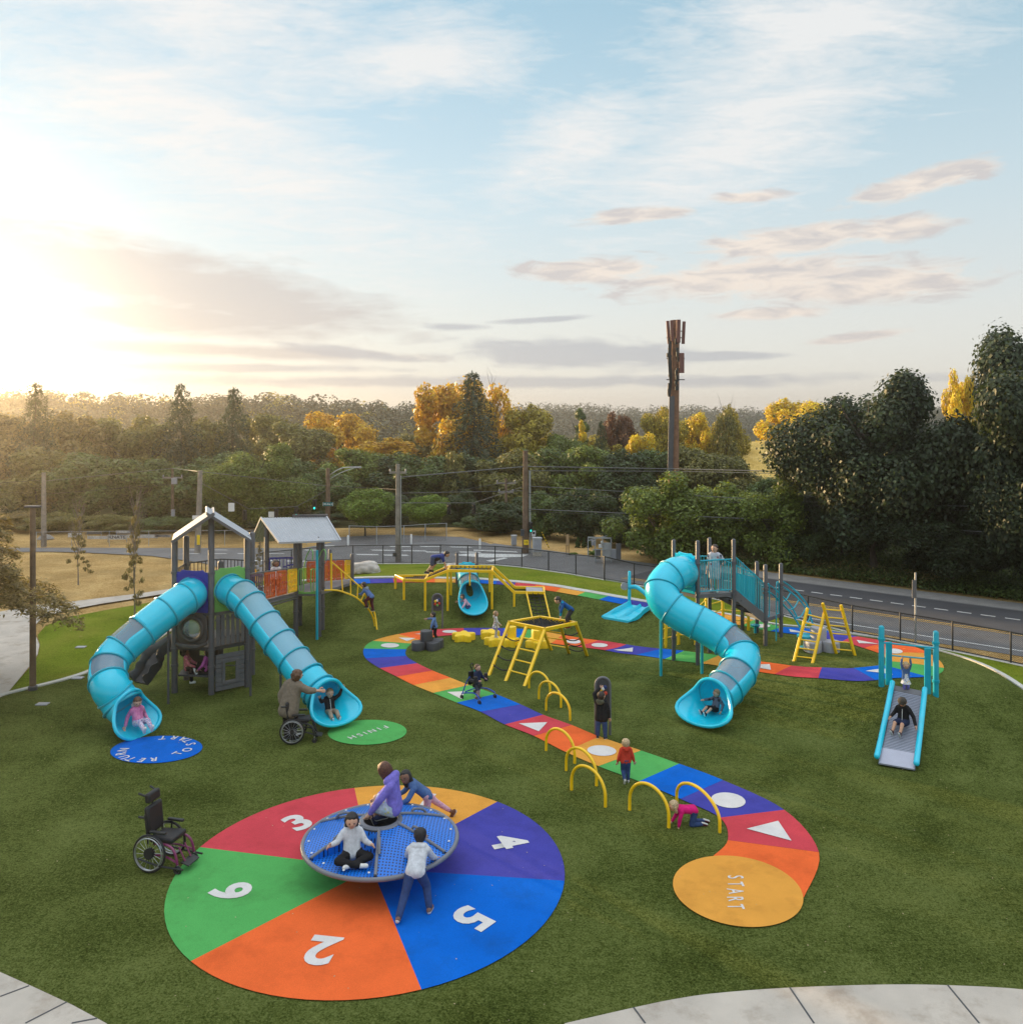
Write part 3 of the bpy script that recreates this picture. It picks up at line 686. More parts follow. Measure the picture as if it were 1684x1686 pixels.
# upper guard bars
for a,b in ((L2,L_),(B_,L2),(B_,R2)):
    mb=MB(); rail_bars(mb,at(a,2.3),at(b,2.3),1.05,9,.012,.02); mb.build('guard_rail',M['dgrey'],LS)
# bubble panel below the blue plate
d=(C_-L_).normalized(); nn=Vector((d.y,-d.x,0)); nn=-nn if nn.y>0 else nn; cx=(L_+C_)/2
mb=MB(); zc=1.78; ring=[]; n=28; hw=(C_-L_).length/2-.09
outer=[]; inner=[]
for k in range(n):
    a=2*math.pi*k/n; c,s=math.cos(a),math.sin(a); e=.5
    ox=hw*math.copysign(abs(c)**e,c); oz=.44*math.copysign(abs(s)**e,s); outer.append(at(cx+d*ox,zc+oz)); inner.append(at(cx+d*.25*c,zc+.25*s))
vs=[p+nn*.05 for p in outer]+[p+nn*.07 for p in inner]+[p-nn*.05 for p in outer]+[p-nn*.05 for p in inner]
fs=[]
for k in range(n):
    k2=(k+1)%n; fs+=[(k,k2,n+k2,n+k),(2*n+k,3*n+k,3*n+k2,2*n+k2),(k,2*n+k,2*n+k2,k2),(n+k,n+k2,3*n+k2,3*n+k)]
mb.add(vs,fs); bp_=mb.build('bubble_panel',M['bgrey'],LS,bevel=.01)
mb=MB(); mb.torus(at(cx,zc)+nn*.08,.32,.055,nn,36,10); mb.build('bubble_rim',M['bgrey'],bp_)
mb=MB(); mb.lathe([(.25,.0),(.23,.06),(.17,.11),(.09,.135),(.001,.14)],at(cx,zc)+nn*.06,28,nn,cap=False); mb.build('bubble_window',M['clear'],bp_)
mb=MB(); mb.tube([at(L_+d*.1,1.36)+nn*.07,at(L_+d*.35,1.30)+nn*.13,at(C_-d*.35,1.30)+nn*.13,at(C_-d*.1,1.40)+nn*.07],.05,8); mb.build('bumper',M['bgrey'],bp_)
# plank guard
d2=(R_-C_).normalized(); n2=Vector((d2.y,-d2.x,0)); n2=-n2 if n2.y>0 else n2; L12=(R_-C_).length
mb=MB()
for i in range(6):
    s=.16+i*(L12-.32)/5; mb.box(at(C_+d2*s,1.72)+n2*.05,(.105,.035,.82),Matrix.Rotation(math.atan2(d2.y,d2.x),3,'Z'))
mb.bar(at(C_+d2*.1,2.0),at(R_-d2*.1,2.0),.03,.05); mb.bar(at(C_+d2*.1,1.5),at(R_-d2*.1,1.5),.03,.05); mb.build('plank_guard',M['mgrey'],LS,smooth=False,bevel=.006)
# playhouse wall with a window
mb=MB(); rot=Matrix.Rotation(math.atan2(d2.y,d2.x),3,'Z'); wl=L12-.2; mid=(C_+R_)/2
for i in range(8):
    z=.12+i*.125
    if 2<=i<=5:
        for s in (-1,1): mb.box(at(mid+d2*s*(wl/2-wl*.15),z)+n2*.03,(wl*.30,.05,.115),rot)
    else: mb.box(at(mid,z)+n2*.03,(wl,.05,.115),rot)
ph=mb.build('house_wall',M['mgrey'],LS,smooth=False,bevel=.008)
mb=MB()
for s in (-1,1): mb.box(at(mid+d2*s*wl*.235,.555)+n2*.06,(.08,.06,.64),rot)
for z in (.26,.85): mb.box(at(mid,z)+n2*.062,(wl*.46,.06,.08),rot)
mb.build('window_frame',M['mgrey'],ph,smooth=False,bevel=.006)
# sheltered bench and back wall under the deck
bk=Vector((-.1,.62,0)); mb=MB(); mb.slab([at(L_+d*.1,.50),at(C_-d*.1,.50),at(C_-d*.1+bk*.75,.50),at(L_+d*.1+bk*.75,.50)],.05); mb.build('bench',M['dgrey'],LS,bevel=.01)
bw0=at(L_+d*.05+Vector((-.1,.95,0)),0); bw1=at(C_-d*.05+Vector((-.1,.95,0)),0); mb=MB(); dd=(bw1-bw0)
for q0,q1,z0,z1 in ((0,.42,.2,1.2),(.72,1,.2,1.2),(.42,.72,.2,.78),(.42,.72,1.08,1.2)):
    a=bw0+dd*q0; b=bw0+dd*q1; mb.box(((a+b)/2+Vector((0,0,(z0+z1)/2))),((b-a).length,.04,z1-z0),Matrix.Rotation(math.atan2(dd.y,dd.x),3,'Z'))
mb.build('back_wall',M['bgrey'],LS,smooth=False)
# rung ladder behind the house wall
mb=MB(); q=R2+Vector((-.35,-.1,0))
for s in (0,.5): mb.tube([at(q+Vector((s-.5,0,0)),0),at(q+Vector((s-.5,0,0)),1.25)],.018,6)
for z in (.3,.6,.9,1.2): mb.tube([at(q-Vector((.5,0,0)),z),at(q,z)],.015,6)
mb.build('ladder',M['post'],LS)
# small wavy slide
pw=[at((L_+L2)/2,1.22)+Vector((.05,0,0)),W(268,1072,23.6),W(256,1086,23.45),W(249,1100,23.3),W(240,1113,23.15),W(231,1124,23.0)]
pw[-1].z=max(.10,pw[-1].z); Pw=catmull(pw,8); mb=MB(); prof=[(-.30,.26),(-.25,.24),(-.22,.02),(0,-.01),(.22,.02),(.25,.24),(.30,.26),(.30,.20),(.26,-.06),(-.26,-.06),(-.30,.20)]
vs=[];fs=[];np_=len(prof)
for i,p in enumerate(Pw):
    t=(Pw[min(i+1,len(Pw)-1)]-Pw[max(i-1,0)]).normalized(); sd_=Vector((0,0,1)).cross(t).normalized(); up=t.cross(sd_)
    for a,b in prof: vs.append(p+sd_*a+up*(b*(1+.12*math.sin(i*.55) if b>.1 else 1)))
for i in range(len(Pw)-1):
    for k in range(np_): fs.append((i*np_+k,i*np_+(k+1)%np_,(i+1)*np_+(k+1)%np_,(i+1)*np_+k))
fs.append(tuple(range(np_))); fs.append(tuple((len(Pw)-1)*np_+k for k in reversed(range(np_))))
mb.add(vs,fs); mb.build('wavy_slide',M['dgrey'],LS,angle=70)
# bridge
D1=G(487,1048); D2=G(525,1048); D3=Vector((D2.x-.05,D2.y+.75,0)); D4=Vector((D1.x-.2,D1.y+1.35,0)); D5=Vector((D1.x-1.35,D1.y+1.2,0)); D6=Vector((D1.x-1.3,D1.y-.1,0))
posts(LS,[(D1.x,D1.y,3.45),(D2.x,D2.y,3.45),(D3.x,D3.y,3.5),(D4.x,D4.y,3.5),(D5.x,D5.y,3.75)],.085,collars=(.1,.85,1.55,2.4))
b0,b1=at(R_,2.30),at(D1,1.52); b2,b3=at(R_,2.30)+Vector((-1.15,.5,0)),at(D6,1.52)
mb=MB(); mb.slab([b0,b1,b3,b2],.10); mb.build('bridge_floor',M['deck'],LS)
mb=MB()
for off in (-.12,-.2): mb.tube([b0+Vector((.03,0,off)),b1+Vector((.03,0,off))],.03,8); mb.tube([b2+Vector((0,0,off)),b3+Vector((0,0,off))],.03,8)
mb.build('bridge_beam',M['post'],LS)
def brail(p,q,cols,h0=.08,h1=.80,off=Vector((.06,0,0))):
    nb=len(cols)
    for i,c in enumerate(cols):
        a=p+(q-p)*((i+.10)/nb)+off; b=p+(q-p)*((i+.92)/nb)+off; mb=MB(); lattice(mb,(a.x,a.y,0),(b.x,b.y,0),a.z+h0,a.z+h1,b.z+h0,b.z+h1,6,3)
        mb.build('lattice_panel',M[c],LS,smooth=False)
    mb=MB(); mb.tube([p+off+Vector((0,0,h1+.06)),q+off+Vector((0,0,h1+.06))],.022,8); mb.build('handrail',M['post'],LS)
brail(b0,b1,['purple','orange','orange','yellow']); brail(b2,b3,['yellow','orange','purple','yellow'],off=Vector((-.02,0,0)))
# second deck, roof
mb=MB(); mb.slab([at(D1,1.52),at(D2,1.52),at(D3,1.52),at(D4,1.52),at(D5,1.52),at(D6,1.52)],.12); mb.build('deck',M['deck'],LS)
ra,rb2=W(429.5,852.5,30.2),W(537.5,851,30.4); e0,e1=W(460,894,28.75),W(561,890.5,29.0)
mb=MB(); corr(mb,ra,rb2,e1,e0,50,.011,.03); mb.bar(ra,e0,.05,.07); mb.bar(rb2,e1,.05,.07); mb.bar(e0,e1,.04,.06); mb.build('roof',M['roof'],LS,smooth=False)
f0=W(413,890,31.3); f1=f0+(e1-e0); mb=MB(); dn=Vector((0,0,.03)); corr(mb,ra-dn,rb2-dn,f1-dn,f0-dn,50,.011,.03); mb.bar(ra-dn,f0-dn,.05,.07); mb.build('roof',M['roof'],LS,smooth=False)
m_=ra+(rb2-ra)*.50; mb=MB(); mb.bar(m_+Vector((-.05,.16,.03)),rb2+Vector((.0,.16,.05)),.26,.05); mb.bar(m_+Vector((-.05,.0,.05)),rb2+Vector((.0,.0,.05)),.05,.09); mb.build('ridge_cap',M['post'],LS,smooth=False)
# blue screen behind, green loop gate, turquoise pole
mb=MB(); lattice(mb,(D5.x+.1,D5.y,0),(D4.x-.1,D4.y,0),1.62,2.5,1.62,2.5,8,2); mb.build('lattice_panel',M['blue'],LS,smooth=False)
mb=MB(); ga,gb=at(D1,0)+(D2-D1)*.12,at(D1,0)+(D2-D1)*.88
for s in (0,.72):
    a=ga+(gb-ga)*s; b=ga+(gb-ga)*(s+.28); loop=[at(a,1.62),at(a,2.25),at((a+b)/2,2.32),at(b,2.25),at(b,1.62),at((a+b)/2,1.55)]; mb.tube(catmull(loop,5,True),.02,8,closed=True)
    mb.tube([at((a+b)/2,1.55),at((a+b)/2,2.3)],.014,6)
    mb.tube(catmull([at(b,2.3),at(b+Vector((.12,-.1,0)),2.75),at(b+Vector((.3,-.25,0)),3.05),at(b+Vector((.42,-.4,0)),2.95),at(b+Vector((.40,-.42,0)),2.7)],5),.018,8)
mb.bar(ga+Vector((0,0,1.50)),gb+Vector((0,0,1.50)),.03,.06); mb.build('loop_gate',M['green'],LS)
g=G(522,1053); mb=MB(); mb.tube([g-Vector((0,0,.05)),at(g,W(522,906,g.y).z)],.045,10); mb.build('fire_pole',M['turqd'],LS)
# ramp to the mound
E1=G(580,963); E2=G(539,962); E2.y+=.5
posts(LS,[(E1.x,E1.y,E1.z+1.25),(E2.x,E2.y,E2.z+1.35)],.07)
r0,r1=at(D2,1.52),at(E1,E1.z+.10); r2,r3=at(D4,1.52),at(E2,E2.z+.2)
mb=MB(); mb.slab([r0,r1,r1+Vector((-.35,.9,0)),r2],.10); mb.build('ramp',M['deck'],LS)
q0=at(D4,1.52)+Vector((.15,.3,0)); q1=r1+Vector((-.05,.35,.05)); brail(q0,q1,['orange','orange','orange','orange','yellow'],.05,.75,Vector((0,.05,0)))
# yellow arched ladder off the second deck
def ypt(px,py,s): return W(px,py,29.3+1.1*s)
A1=[(534,972),(554,972),(571,977),(584,982.5),(594,990),(604,1000),(611,1010),(615,1020),(617,1030)]
A1=[ypt(*p,i/8) for i,p in enumerate(A1)]; g=G(617,1031); A1[-1]=g
B1=[ypt(600,977,.5),ypt(609.5,995,.72),ypt(617,1011,.87),ypt(620.6,1036,.8)]; B1[-1]=G(620.6,1037)
mb=MB(); mb.tube(catmull(A1,4),.032,8); mb.build('arch_rail',M['yellow'],LS)
mb=MB(); mb.tube(catmull(B1,4),.03,8); mb.tube([A1[4],B1[0]],.024,8); mb.build('arch_rail',M['yellow'],LS)
mb=MB(); mb.tube([ypt(545,911,.1),ypt(545.5,971,.12)],.036,8); mb.tube([ypt(545.5,925,.1),ypt(596,969,.5)],.026,8)
for (u,v),k in zip(((562,939),(577,951),(589.5,963)),(1.6,2.5,3.4)): 
    i=int(k); a=A1[i]+(A1[i+1]-A1[i])*(k-i); mb.tube([ypt(u,v,.1+.1*k),a],.022,8)
mb.build('handrail',M['yellow'],LS)
ca=catmull(A1[4:],4); cb=catmull(B1,5)
for s in (.15,.35,.55,.75,.92): mb=MB(); mb.tube([ca[int(s*(len(ca)-1))],cb[int(s*(len(cb)-1))]],.018,6); mb.build('rung',M['yellow'],LS)
# ================= right play structure
RS=thing('play_structure','open grey-posted tower with stairs, arch climber and one winding turquoise tube slide','play structure',G(1150,1090))
pA,pB,pC=[G(*p) for p in ((1109,1087),(1148.5,1094.5),(1168,1074))]; pD=Vector((6.58,25.1,0)); pE=G(1222,1037); pF=G(1246,1041.5); pG=G(1260,1063); pH=G(1285.5,1049)
def ztop(px,py,p): return W(px,py,p.y).z
posts(RS,[(pA.x,pA.y,ztop(0,888,pA)),(pB.x,pB.y,ztop(0,889.5,pB)),(pC.x,pC.y,ztop(0,885,pC)),(pD.x,pD.y,ztop(0,887,pD)),(pE.x,pE.y,ztop(0,926,pE)),(pF.x,pF.y,ztop(0,924,pF)),(pG.x,pG.y,ztop(0,929,pG)),(pH.x,pH.y,ztop(0,927,pH))],.062,collars=(.9,1.45,2.3,2.42,3.25))
mb=MB(); mb.slab([at(p,2.36) for p in (pA,pB,pD,pC)],.11); mb.build('deck',M['mgrey'],RS)
mb=MB(); mb.slab([at(p,1.52) for p in (pG,pH,pF)]+[at(pF+Vector((-.5,-.45,0)),1.52)],.11); mb.build('deck',M['mgrey'],RS)
pl,nP=plate(RS,pA,pB,2.36,3.52,M['turq'],2.96,.44)
mm=(pA+pB)/2
s3_,P3=tube_slide(RS,[at(mm,2.96)+nP*.04,W(1113,944,24.35),W(1098,955,24.1),W(1089,972,23.85),W(1098,994,23.6),W(1124,1013,23.4),W(1156,1029,23.2),W(1188,1048,22.95),W(1212,1067,22.65),W(1222,1085,22.3),W(1215,1106,21.9),W(1202,1124,21.55),W(1188,1139,21.3),W(1178,1148,21.1)],.455,9,wins=(5,7,8),clear='clear',label='winding turquoise tube slide ending in a wide scoop')
for a,b in (((1088,1113),W(1088,985,23.8)),((1155.5,1109),W(1155,1040,23.2))):
    g=G(*a); mb=MB(); mb.tube([g-Vector((0,0,.05)),at(g,b.z)],.042,10); mb.build('slide_leg',M['turqd'],RS)
def barpanel(a,b,za,zb,n,h=.95,name='guard_rail'):
    mb=MB(); d=(b-a).normalized()*.08; rail_bars(mb,at(a+d,za),at(b-d,zb),h,n,.011,.02,.05); return mb.build(name,M['turqd'],RS)
barpanel(pB,pD,2.4,2.4,13); barpanel(pA,pC,2.4,2.4,10); barpanel(pD,pG,2.42,1.62,16,.98); barpanel(pC,pF,2.42,1.62,16,.98); barpanel(pF,pE,1.6,1.6,6)
mb=MB(); st0,st1=at(pD,2.33),at(pG,1.50); u0,u1=at(pC,2.33),at(pF,1.50)+Vector((-.3,-.3,0))
mb.bar(st0,st1,.05,.24); mb.bar(u0,u1,.05,.24); mb.build('stair_stringer',M['mgrey'],RS,smooth=False)
for i in range(5):
    q=(i+.6)/5; a=st0+(st1-st0)*q; b=u0+(u1-u0)*q; mb=MB(); mb.bar(a+Vector((0,0,.05)),b+Vector((0,0,.05)),.24,.04); mb.build('stair_tread',M['dgrey'],RS,smooth=False)
# solid infill panel and toy dials on the tower
mb=MB(); q0=at(pC,2.5)+(pF-pC)*.45; q1=at(pC,2.5)+(pF-pC)*.95; mb.slab([at(q0,1.95),at(q1,1.6),at(q1,2.5),at(q0,2.8)],.03,Vector((.6,-.8,0))); mb.build('infill_panel',M['turqd'],RS)
mb=MB(); g=at(pA,2.52)+(pC-pA)*.35; mb.lathe([(.07,0),(.07,.28),(.001,.3)],g,12); mb.build('toy_dial',M['yplas'],RS)
mb=MB(); g=at(pC,2.48)+(pD-pC)*.3; mb.box(g+Vector((0,0,.2)),(.10,.05,.42)); mb.build('toy_dial',M['green'],RS,bevel=.02)
# turquoise arch climber on the lower deck
def arc_rail(pts): 
    mb=MB(); mb.tube(catmull(pts,6),.026,8); return mb.build('arch_rail',M['turqd'],RS)
zl=T(9.0,26.4)
ar=[at(pG,2.32)+Vector((.08,.1,0)),W(1272,979,26.1),W(1288,994,26.3),W(1303,1011,26.5),W(1313,1026,26.6),W(1320,1041,26.7)]; g=G(1320,1042); ar[-1]=g; arc_rail(ar)
br=[at(pH,2.34)+Vector((.05,.1,0)),W(1299,973,26.9),W(1315,987,27.0),W(1328,1004,27.1),W(1336,1021,27.2),G(1340.6,1038)]; arc_rail(br)
off=Vector((.12,.35,.14)); arc_rail([p+off for p in ar[:4]]+[ar[4]+off*.6]); arc_rail([p+off*.8 for p in br[:4]]+[br[4]+off*.5])
ca,cb=catmull(ar,6),catmull(br,6)
for s in (.25,.42,.58,.74,.9):
    a=ca[int(s*30)]; b=cb[int(s*30)]; mb=MB(); mb.tube(catmull([a,a+(b-a)*.3-Vector((0,0,.22)),a+(b-a)*.7-Vector((0,0,.22)),b],4),.018,8); mb.build('rung',M['turqd'],RS)
for p in (pG,pH):
    q=at(p,1.6)+(pF-pG).normalized()*.05+(pH-pG).normalized()*(.10 if p is pG else -.28); mb=MB(); dd=(pH-pG).normalized()*.16
    mb.tube(catmull([q,q+Vector((0,0,.8)),q+dd*.5+Vector((0,0,.92)),q+dd+Vector((0,0,.8)),q+dd,q+dd*.5-Vector((0,0,.05))],5,True),.018,8,closed=True); mb.build('hand_loop',M['turqd'],RS)
g=G(1285,1049); mb=MB(); mb.tube([at(pG,0)+(pH-pG)*.62+Vector((0,-.1,T(pG.x,pG.y)-.05)),at(pG,1.5)+(pH-pG)*.62+Vector((0,-.1,0))],.02,8); mb.build('prop',M['turqd'],RS)
mb=MB(); q=at(pF,T(pF.x,pF.y)+.22); mb.lathe([(.02,0),(.14,.02),(.15,.06),(.07,.08)],q+Vector((-.1,-.15,0)),14); mb.lathe([(.04,-.2),(.04,.02)],q+Vector((-.1,-.15,0)),10); mb.build('toy_wheel',M['turqd'],RS)
# ================= tube slide set into the mound
CS=thing('tube_slide_mound','short turquoise tube slide set into the rear grassy mound between two grey posts','slide',G(772,958))
g0=G(752.5,961); g1=G(785,961); posts(CS,[(g0.x,g0.y,ztop(0,909,g0)),(g1.x,g1.y,ztop(0,909,g1))],.06)
pl2,nC=plate(CS,g0-Vector((.0,.0,0)),g1,g0.z+.0,g0.z+.86,M['turq'],g0.z+.42,.36)
cm=at((g0+g1)/2,g0.z+.42); end=W(775,972,G(775,1003).y+.42)
tube_slide(CS,[cm-Vector((0,.0,0)),cm+(end-cm)*.35+Vector((0,0,-.02)),cm+(end-cm)*.7+Vector((0,0,-.03)),end],.39,2,wins=(1,),lip=1.25,clear='clear',lipw=.9,fl=1.1)
mb=MB(); mb.slab([at(g0,g0.z+.04)+Vector((0,.1,0)),at(g1,g0.z+.04)+Vector((0,.1,0)),at(g1,g0.z+.04)+Vector((0,1,0)),at(g0,g0.z+.04)+Vector((0,1,0))],.1); mb.build('deck',M['mgrey'],CS)
# ================= double wave slide
DS=thing('double_slide','low turquoise double slide with an arched bar on the mound','slide',G(1036,995))
h0=G(1036,995); h1=G(1073.5,1006); posts(DS,[(h0.x,h0.y,ztop(0,940,h0)),(h1.x,h1.y,ztop(0,945,h1))],.058,M['turq'])
za=ztop(0,967,h0); zb=ztop(0,983,h1); mb=MB(); mb.tube(catmull([at(h0,za),at(h0+(h1-h0)*.3,za+.05),at(h0+(h1-h0)*.6,za-.07),at(h0+(h1-h0)*.85,zb-.05),at(h1,zb-.30)],6),.075,10); mb.build('arch_bar',M['turq'],DS)
mb=MB(); mb.lathe([(.14,-.015),(.14,.015)],at(h0,W(0,965,h0.y).z)+Vector((-.18,-.02,0)),20,(.2,-1,0)); mb.build('disc',M['lgrey'],DS)
tl=[W(1036,997,h0.y-.15),W(1022,1009,h0.y-.35),W(1007,1020,h0.y-.5),W(990,1031,h0.y-.55)]; tr=[W(1072,1003,h1.y-.1),W(1058,1013,h1.y-.35),W(1049,1027,h1.y-.5),W(1037,1039,h1.y-.55)]
ta,tb=catmull(tl,8),catmull(tr,8)
for k in range(len(ta)):
    q=k/(len(ta)-1)
    for p in (ta[k],tb[k]): p.z=max(p.z,T(p.x,p.y)+.05)
prof=[(0,.0),(0,.16),(.03,.17),(.06,.14),(.10,.03),(.44,.03),(.47,.10),(.5,.12),(.53,.10),(.56,.03),(.90,.03),(.94,.14),(.97,.17),(1,.16),(1,.0),(.9,-.05),(.1,-.05)]
vs=[];fs=[];n=len(prof)
for k in range(len(ta)):
    q=k/(len(ta)-1); ks=1-.75*max(0,(q-.6)/.4)
    for s,h in prof: vs.append(ta[k]+(tb[k]-ta[k])*s+Vector((0,0,h*(ks if h>.03 else 1))))
for k in range(len(ta)-1):
    for i in range(n): fs.append((k*n+i,k*n+(i+1)%n,(k+1)*n+(i+1)%n,(k+1)*n+i))
fs+=[tuple(range(n)),tuple((len(ta)-1)*n+i for i in reversed(range(n)))]
mb=MB(); mb.add(vs,fs); mb.build('slide_bed',M['turq'],DS,angle=50)
# ================= roller slide
RL=thing('roller_slide','metal roller slide with turquoise side rails and tall turquoise posts','slide',G(1495,1140))
k0=G(1451,1129.5); k1=G(1540.5,1146); posts(RL,[(k0.x,k0.y,ztop(0,1030,k0)),(k1.x,k1.y,ztop(0,1038.5,k1))],.068,M['turqd'],collars=(1.0+0,1.95))
zt=1.0
tL,tR=W(1471,1130,20.5),W(1520,1140,20.1); bL,bR=Z0(1446,1250,.13),Z0(1506,1260.5,.13); bL,bR=Vector(bL),Vector(bR)
mb=MB(); mb.slab([tL+Vector((0,.12,0)),tR+Vector((0,.12,0)),tR+(bR-tR)*.06,tL+(bL-tL)*.06],.04); mb.build('entry_plate',M['mgrey'],RL)
nrol=38; mb=MB()
for i in range(nrol):
    q=.07+.76*i/(nrol-1); a=tL+(bL-tL)*q; b=tR+(bR-tR)*q; sag=Vector((0,0,-.05*math.sin(q*3.1))); d=(b-a).normalized()*.03; mb.tube([a+d+sag,b-d+sag],.0165,8)
o=mb.build('rollers',M['roller'],RL); o['kind']='stuff'
mb=MB(); q0=tL+(bL-tL)*.84; q1=tR+(bR-tR)*.84; lip0=bL+Vector((-.02,-.05,-.06)); lip1=bR+Vector((-.02,-.05,-.06)); mb.slab([q0-Vector((0,0,.02)),q1-Vector((0,0,.02)),lip1,lip0],.03); mb.build('exit_plate',M['roller'],RL)
mb=MB(); mb.slab([tL-Vector((0,0,.07)),tR-Vector((0,0,.07)),bR-Vector((0,0,.09)),bL-Vector((0,0,.09))],.02); mb.build('under_tray',M['dgrey'],RL)
for a,b in ((tL,bL),(tR,bR)):
    u=Vector((0,0,.05)); s=(tL-tR).normalized()*.03*(1 if a is tL else -1); mb=MB(); pp=catmull([a+s+u*1.6,a+(b-a)*.3+s+u*.6,a+(b-a)*.7+s+u*.5,a+(b-a)*.93+s+u,b+s+u*1.1],6); mb.tube(pp,.062,12); mb.ball(pp[-1],.064,12); mb.ball(pp[0],.062,12); mb.build('side_rail',M['turq'],RL)
for (u,t0,b0_) in ((1463,1057,1128),(1527,1067,1143)):
    yb=20.65 if u==1463 else 20.2; a=W(u,t0,yb); b=W(u,b0_,yb); mb=MB(); mb.box((a+b)/2,(.15,.05,(a-b).length)); o=mb.build('side_panel',M['turqd'],RL,bevel=.01)
mb=MB(); mb.tube([W(1455,1058.5,20.7),W(1538,1067,20.25)],.022,8); mb.build('top_bar',M['turqd'],RL)
barL,barR=W(1468,1079.5,20.55),W(1523,1084.5,20.15); mb=MB(); mb.tube([barL,barR],.018,8); mb.build('chin_bar',M['turqd'],RL)
# ================= yellow climbing bridge
CB=thing('climbing_bridge','long yellow beam bridge stepping up and down along the mound','climbing bridge',G(737,1003))
def ypost(px,pb,zt,name='post'):
    g=G(px,pb); mb=MB(); mb.box((g.x,g.y,(g.z-.05+zt)/2),(.085,.085,zt-g.z+.05)); mb.build(name,M['yellow'],CB,smooth=False,bevel=.008); return Vector((g.x,g.y,zt))
t1=ypost(651,969,W(651,948,G(651,969).y).z); t2=ypost(665,987,t1.z); t3=ypost(700,1005,1.46); t4=ypost(737,1005,1.80); t5=ypost(810,1002,1.78); t6=ypost(806,974,1.78); t7=ypost(846.5,998,1.0)
g=G(738,978); t8=Vector((t4.x+.05,t4.y+1.0,1.80)); mb=MB(); gz=T(t8.x,t8.y); mb.box((t8.x,t8.y,(gz+1.8)/2),(.085,.085,1.8-gz)); mb.build('post',M['yellow'],CB,smooth=False)
dY=Vector((.02,.95,0)); up=Vector((0,0,.0))
def beam(a,b): 
    mb=MB(); mb.bar(a,b,.075,.10); mb.build('beam',M['yellow'],CB,smooth=False,bevel=.008)
t9=Vector((t7.x+1.12,t7.y-.1,1.0))
for o in (Vector((0,0,0)),dY):
    beam((t2 if o.y==0 else t1)+Vector((0,0,-.02)),t3+o+Vector((0,0,-.02))); beam(t3+o,t4+o); beam(t4+o,t5+o); beam(t5+o,t7+o); beam(t7+o,t9+o)
beam(t1,t2); beam(t9,t9+dY); beam(t4,t4+dY); beam(t5,t5+dY); beam(t3,t3+dY)
gz=T(t9.x,t9.y); mb=MB(); mb.box((t9.x,t9.y+.9,(gz+1.0)/2),(.085,.085,1.0-gz)); mb.build('post',M['yellow'],CB,smooth=False)
mb=MB()
for k in range(10):
    s=(k+.5)/10
    for a,b in ((t2,t3),(t3,t4),(t4,t5)): p=a+(b-a)*s+Vector((0,.04,.02)); mb.tube(catmull([p,p+dY*.5-Vector((0,0,.05)),p+dY*.94],3),.016,6)
for s in (.25,.5,.75):
    mb.tube([t4+dY*s+Vector((0,0,-.02)),t5+dY*s+Vector((0,0,-.02))],.014,6); mb.tube([t2+dY*s,t3+dY*s],.014,6); mb.tube([t3+dY*s,t4+dY*s],.014,6)
mb.build('rope_net',M['black'],CB)
mb=MB(); mb.slab([t7+Vector((.45,.1,.03)),t9+Vector((-.05,.1,.03)),t9+Vector((-.05,.85,.03)),t7+Vector((.45,.85,.03))],.04); mb.build('platform',M['lgrey'],CB)
na,nb=t9+Vector((-.66,0,0)),t9; fa,fb=G(880,1034),G(909,1033)
mb=MB(); mb.tube([na,fa],.032,8); mb.build('ladder_rail',M['yellow'],CB); mb=MB(); mb.tube([nb,fb],.032,8); mb.build('ladder_rail',M['yellow'],CB)
mb=MB()
for k in range(9):
    s=(k+.8)/10; p,q=na+(fa-na)*s,nb+(fb-nb)*s; mb.tube(catmull([p,(p+q)/2-Vector((0,0,.04)),q],4),.014,6); 
    for e in (.08,.92): mb.ball(p+(q-p)*e,.03,6)
for e in (.35,.65): mb.tube([na+(nb-na)*e,fa+(fb-fa)*e],.012,6)
mb.build('rope_rungs',M['black'],CB)
mb=MB(); mb.tube([W(773.5,942,t4.y+.2),W(773.5,964,t4.y+.2)],.03,8); mb.build('hand_pole',M['yellow'],CB)
# ================= yellow net frame
NF=thing('net_climber','yellow six-legged climbing frame topped by a black rope net','climbing frame',G(880,1100))
zt=1.28; cL,cF,cR,cB=[Gz(px,py,zt) for px,py in ((838.5,1025),(897,1036.5),(948,1026),(889,1016.5))]
def nleg(top,px,py): 
    g=G(px,py); mb=MB(); mb.bar(top,g-Vector((0,0,.04)),.085,.075); mb.build('leg',M['yellow'],NF,smooth=False,bevel=.008); return g
def m2(a,b,s): return a+(b-a)*s
tl1,tl2,tl3=cL,m2(cL,cF,.5),cF; gl1,gl2,gl3=nleg(tl1,804,1112),nleg(tl2,832,1121),nleg(tl3,863,1129.5)
tr1,tr2=cR,m2(cF,cR,.5); gr1,gr2=nleg(tr1,967,1079.5),nleg(tr2,937,1075); tb1=m2(cF,cB,.42); gb1=nleg(m2(cL,cB,.95),908,1070)
for a,b in ((cL,cF),(cF,cR),(cR,cB),(cB,cL)):
    mb=MB(); d=(b-a).normalized()*.03; mb.bar(a-d,b+d,.085,.10); mb.build('top_beam',M['yellow'],NF,smooth=False,bevel=.008)
mb=MB()
for k in range(1,13):
    s=k/13; mb.tube(catmull([m2(cL,cF,s),m2(m2(cL,cF,s),m2(cB,cR,s),.5)-Vector((0,0,.08)),m2(cB,cR,s)],4),.015,5); mb.tube(catmull([m2(cL,cB,s),m2(m2(cL,cB,s),m2(cF,cR,s),.5)-Vector((0,0,.08)),m2(cF,cR,s)],4),.015,5)
    for j in range(1,13):
        if (k+j)%2: mb.ball(m2(m2(cL,cF,s),m2(cB,cR,s),j/13)-Vector((0,0,.08*math.sin(math.pi*j/13))),.035,5)
mb.build('rope_net',M['black'],NF)
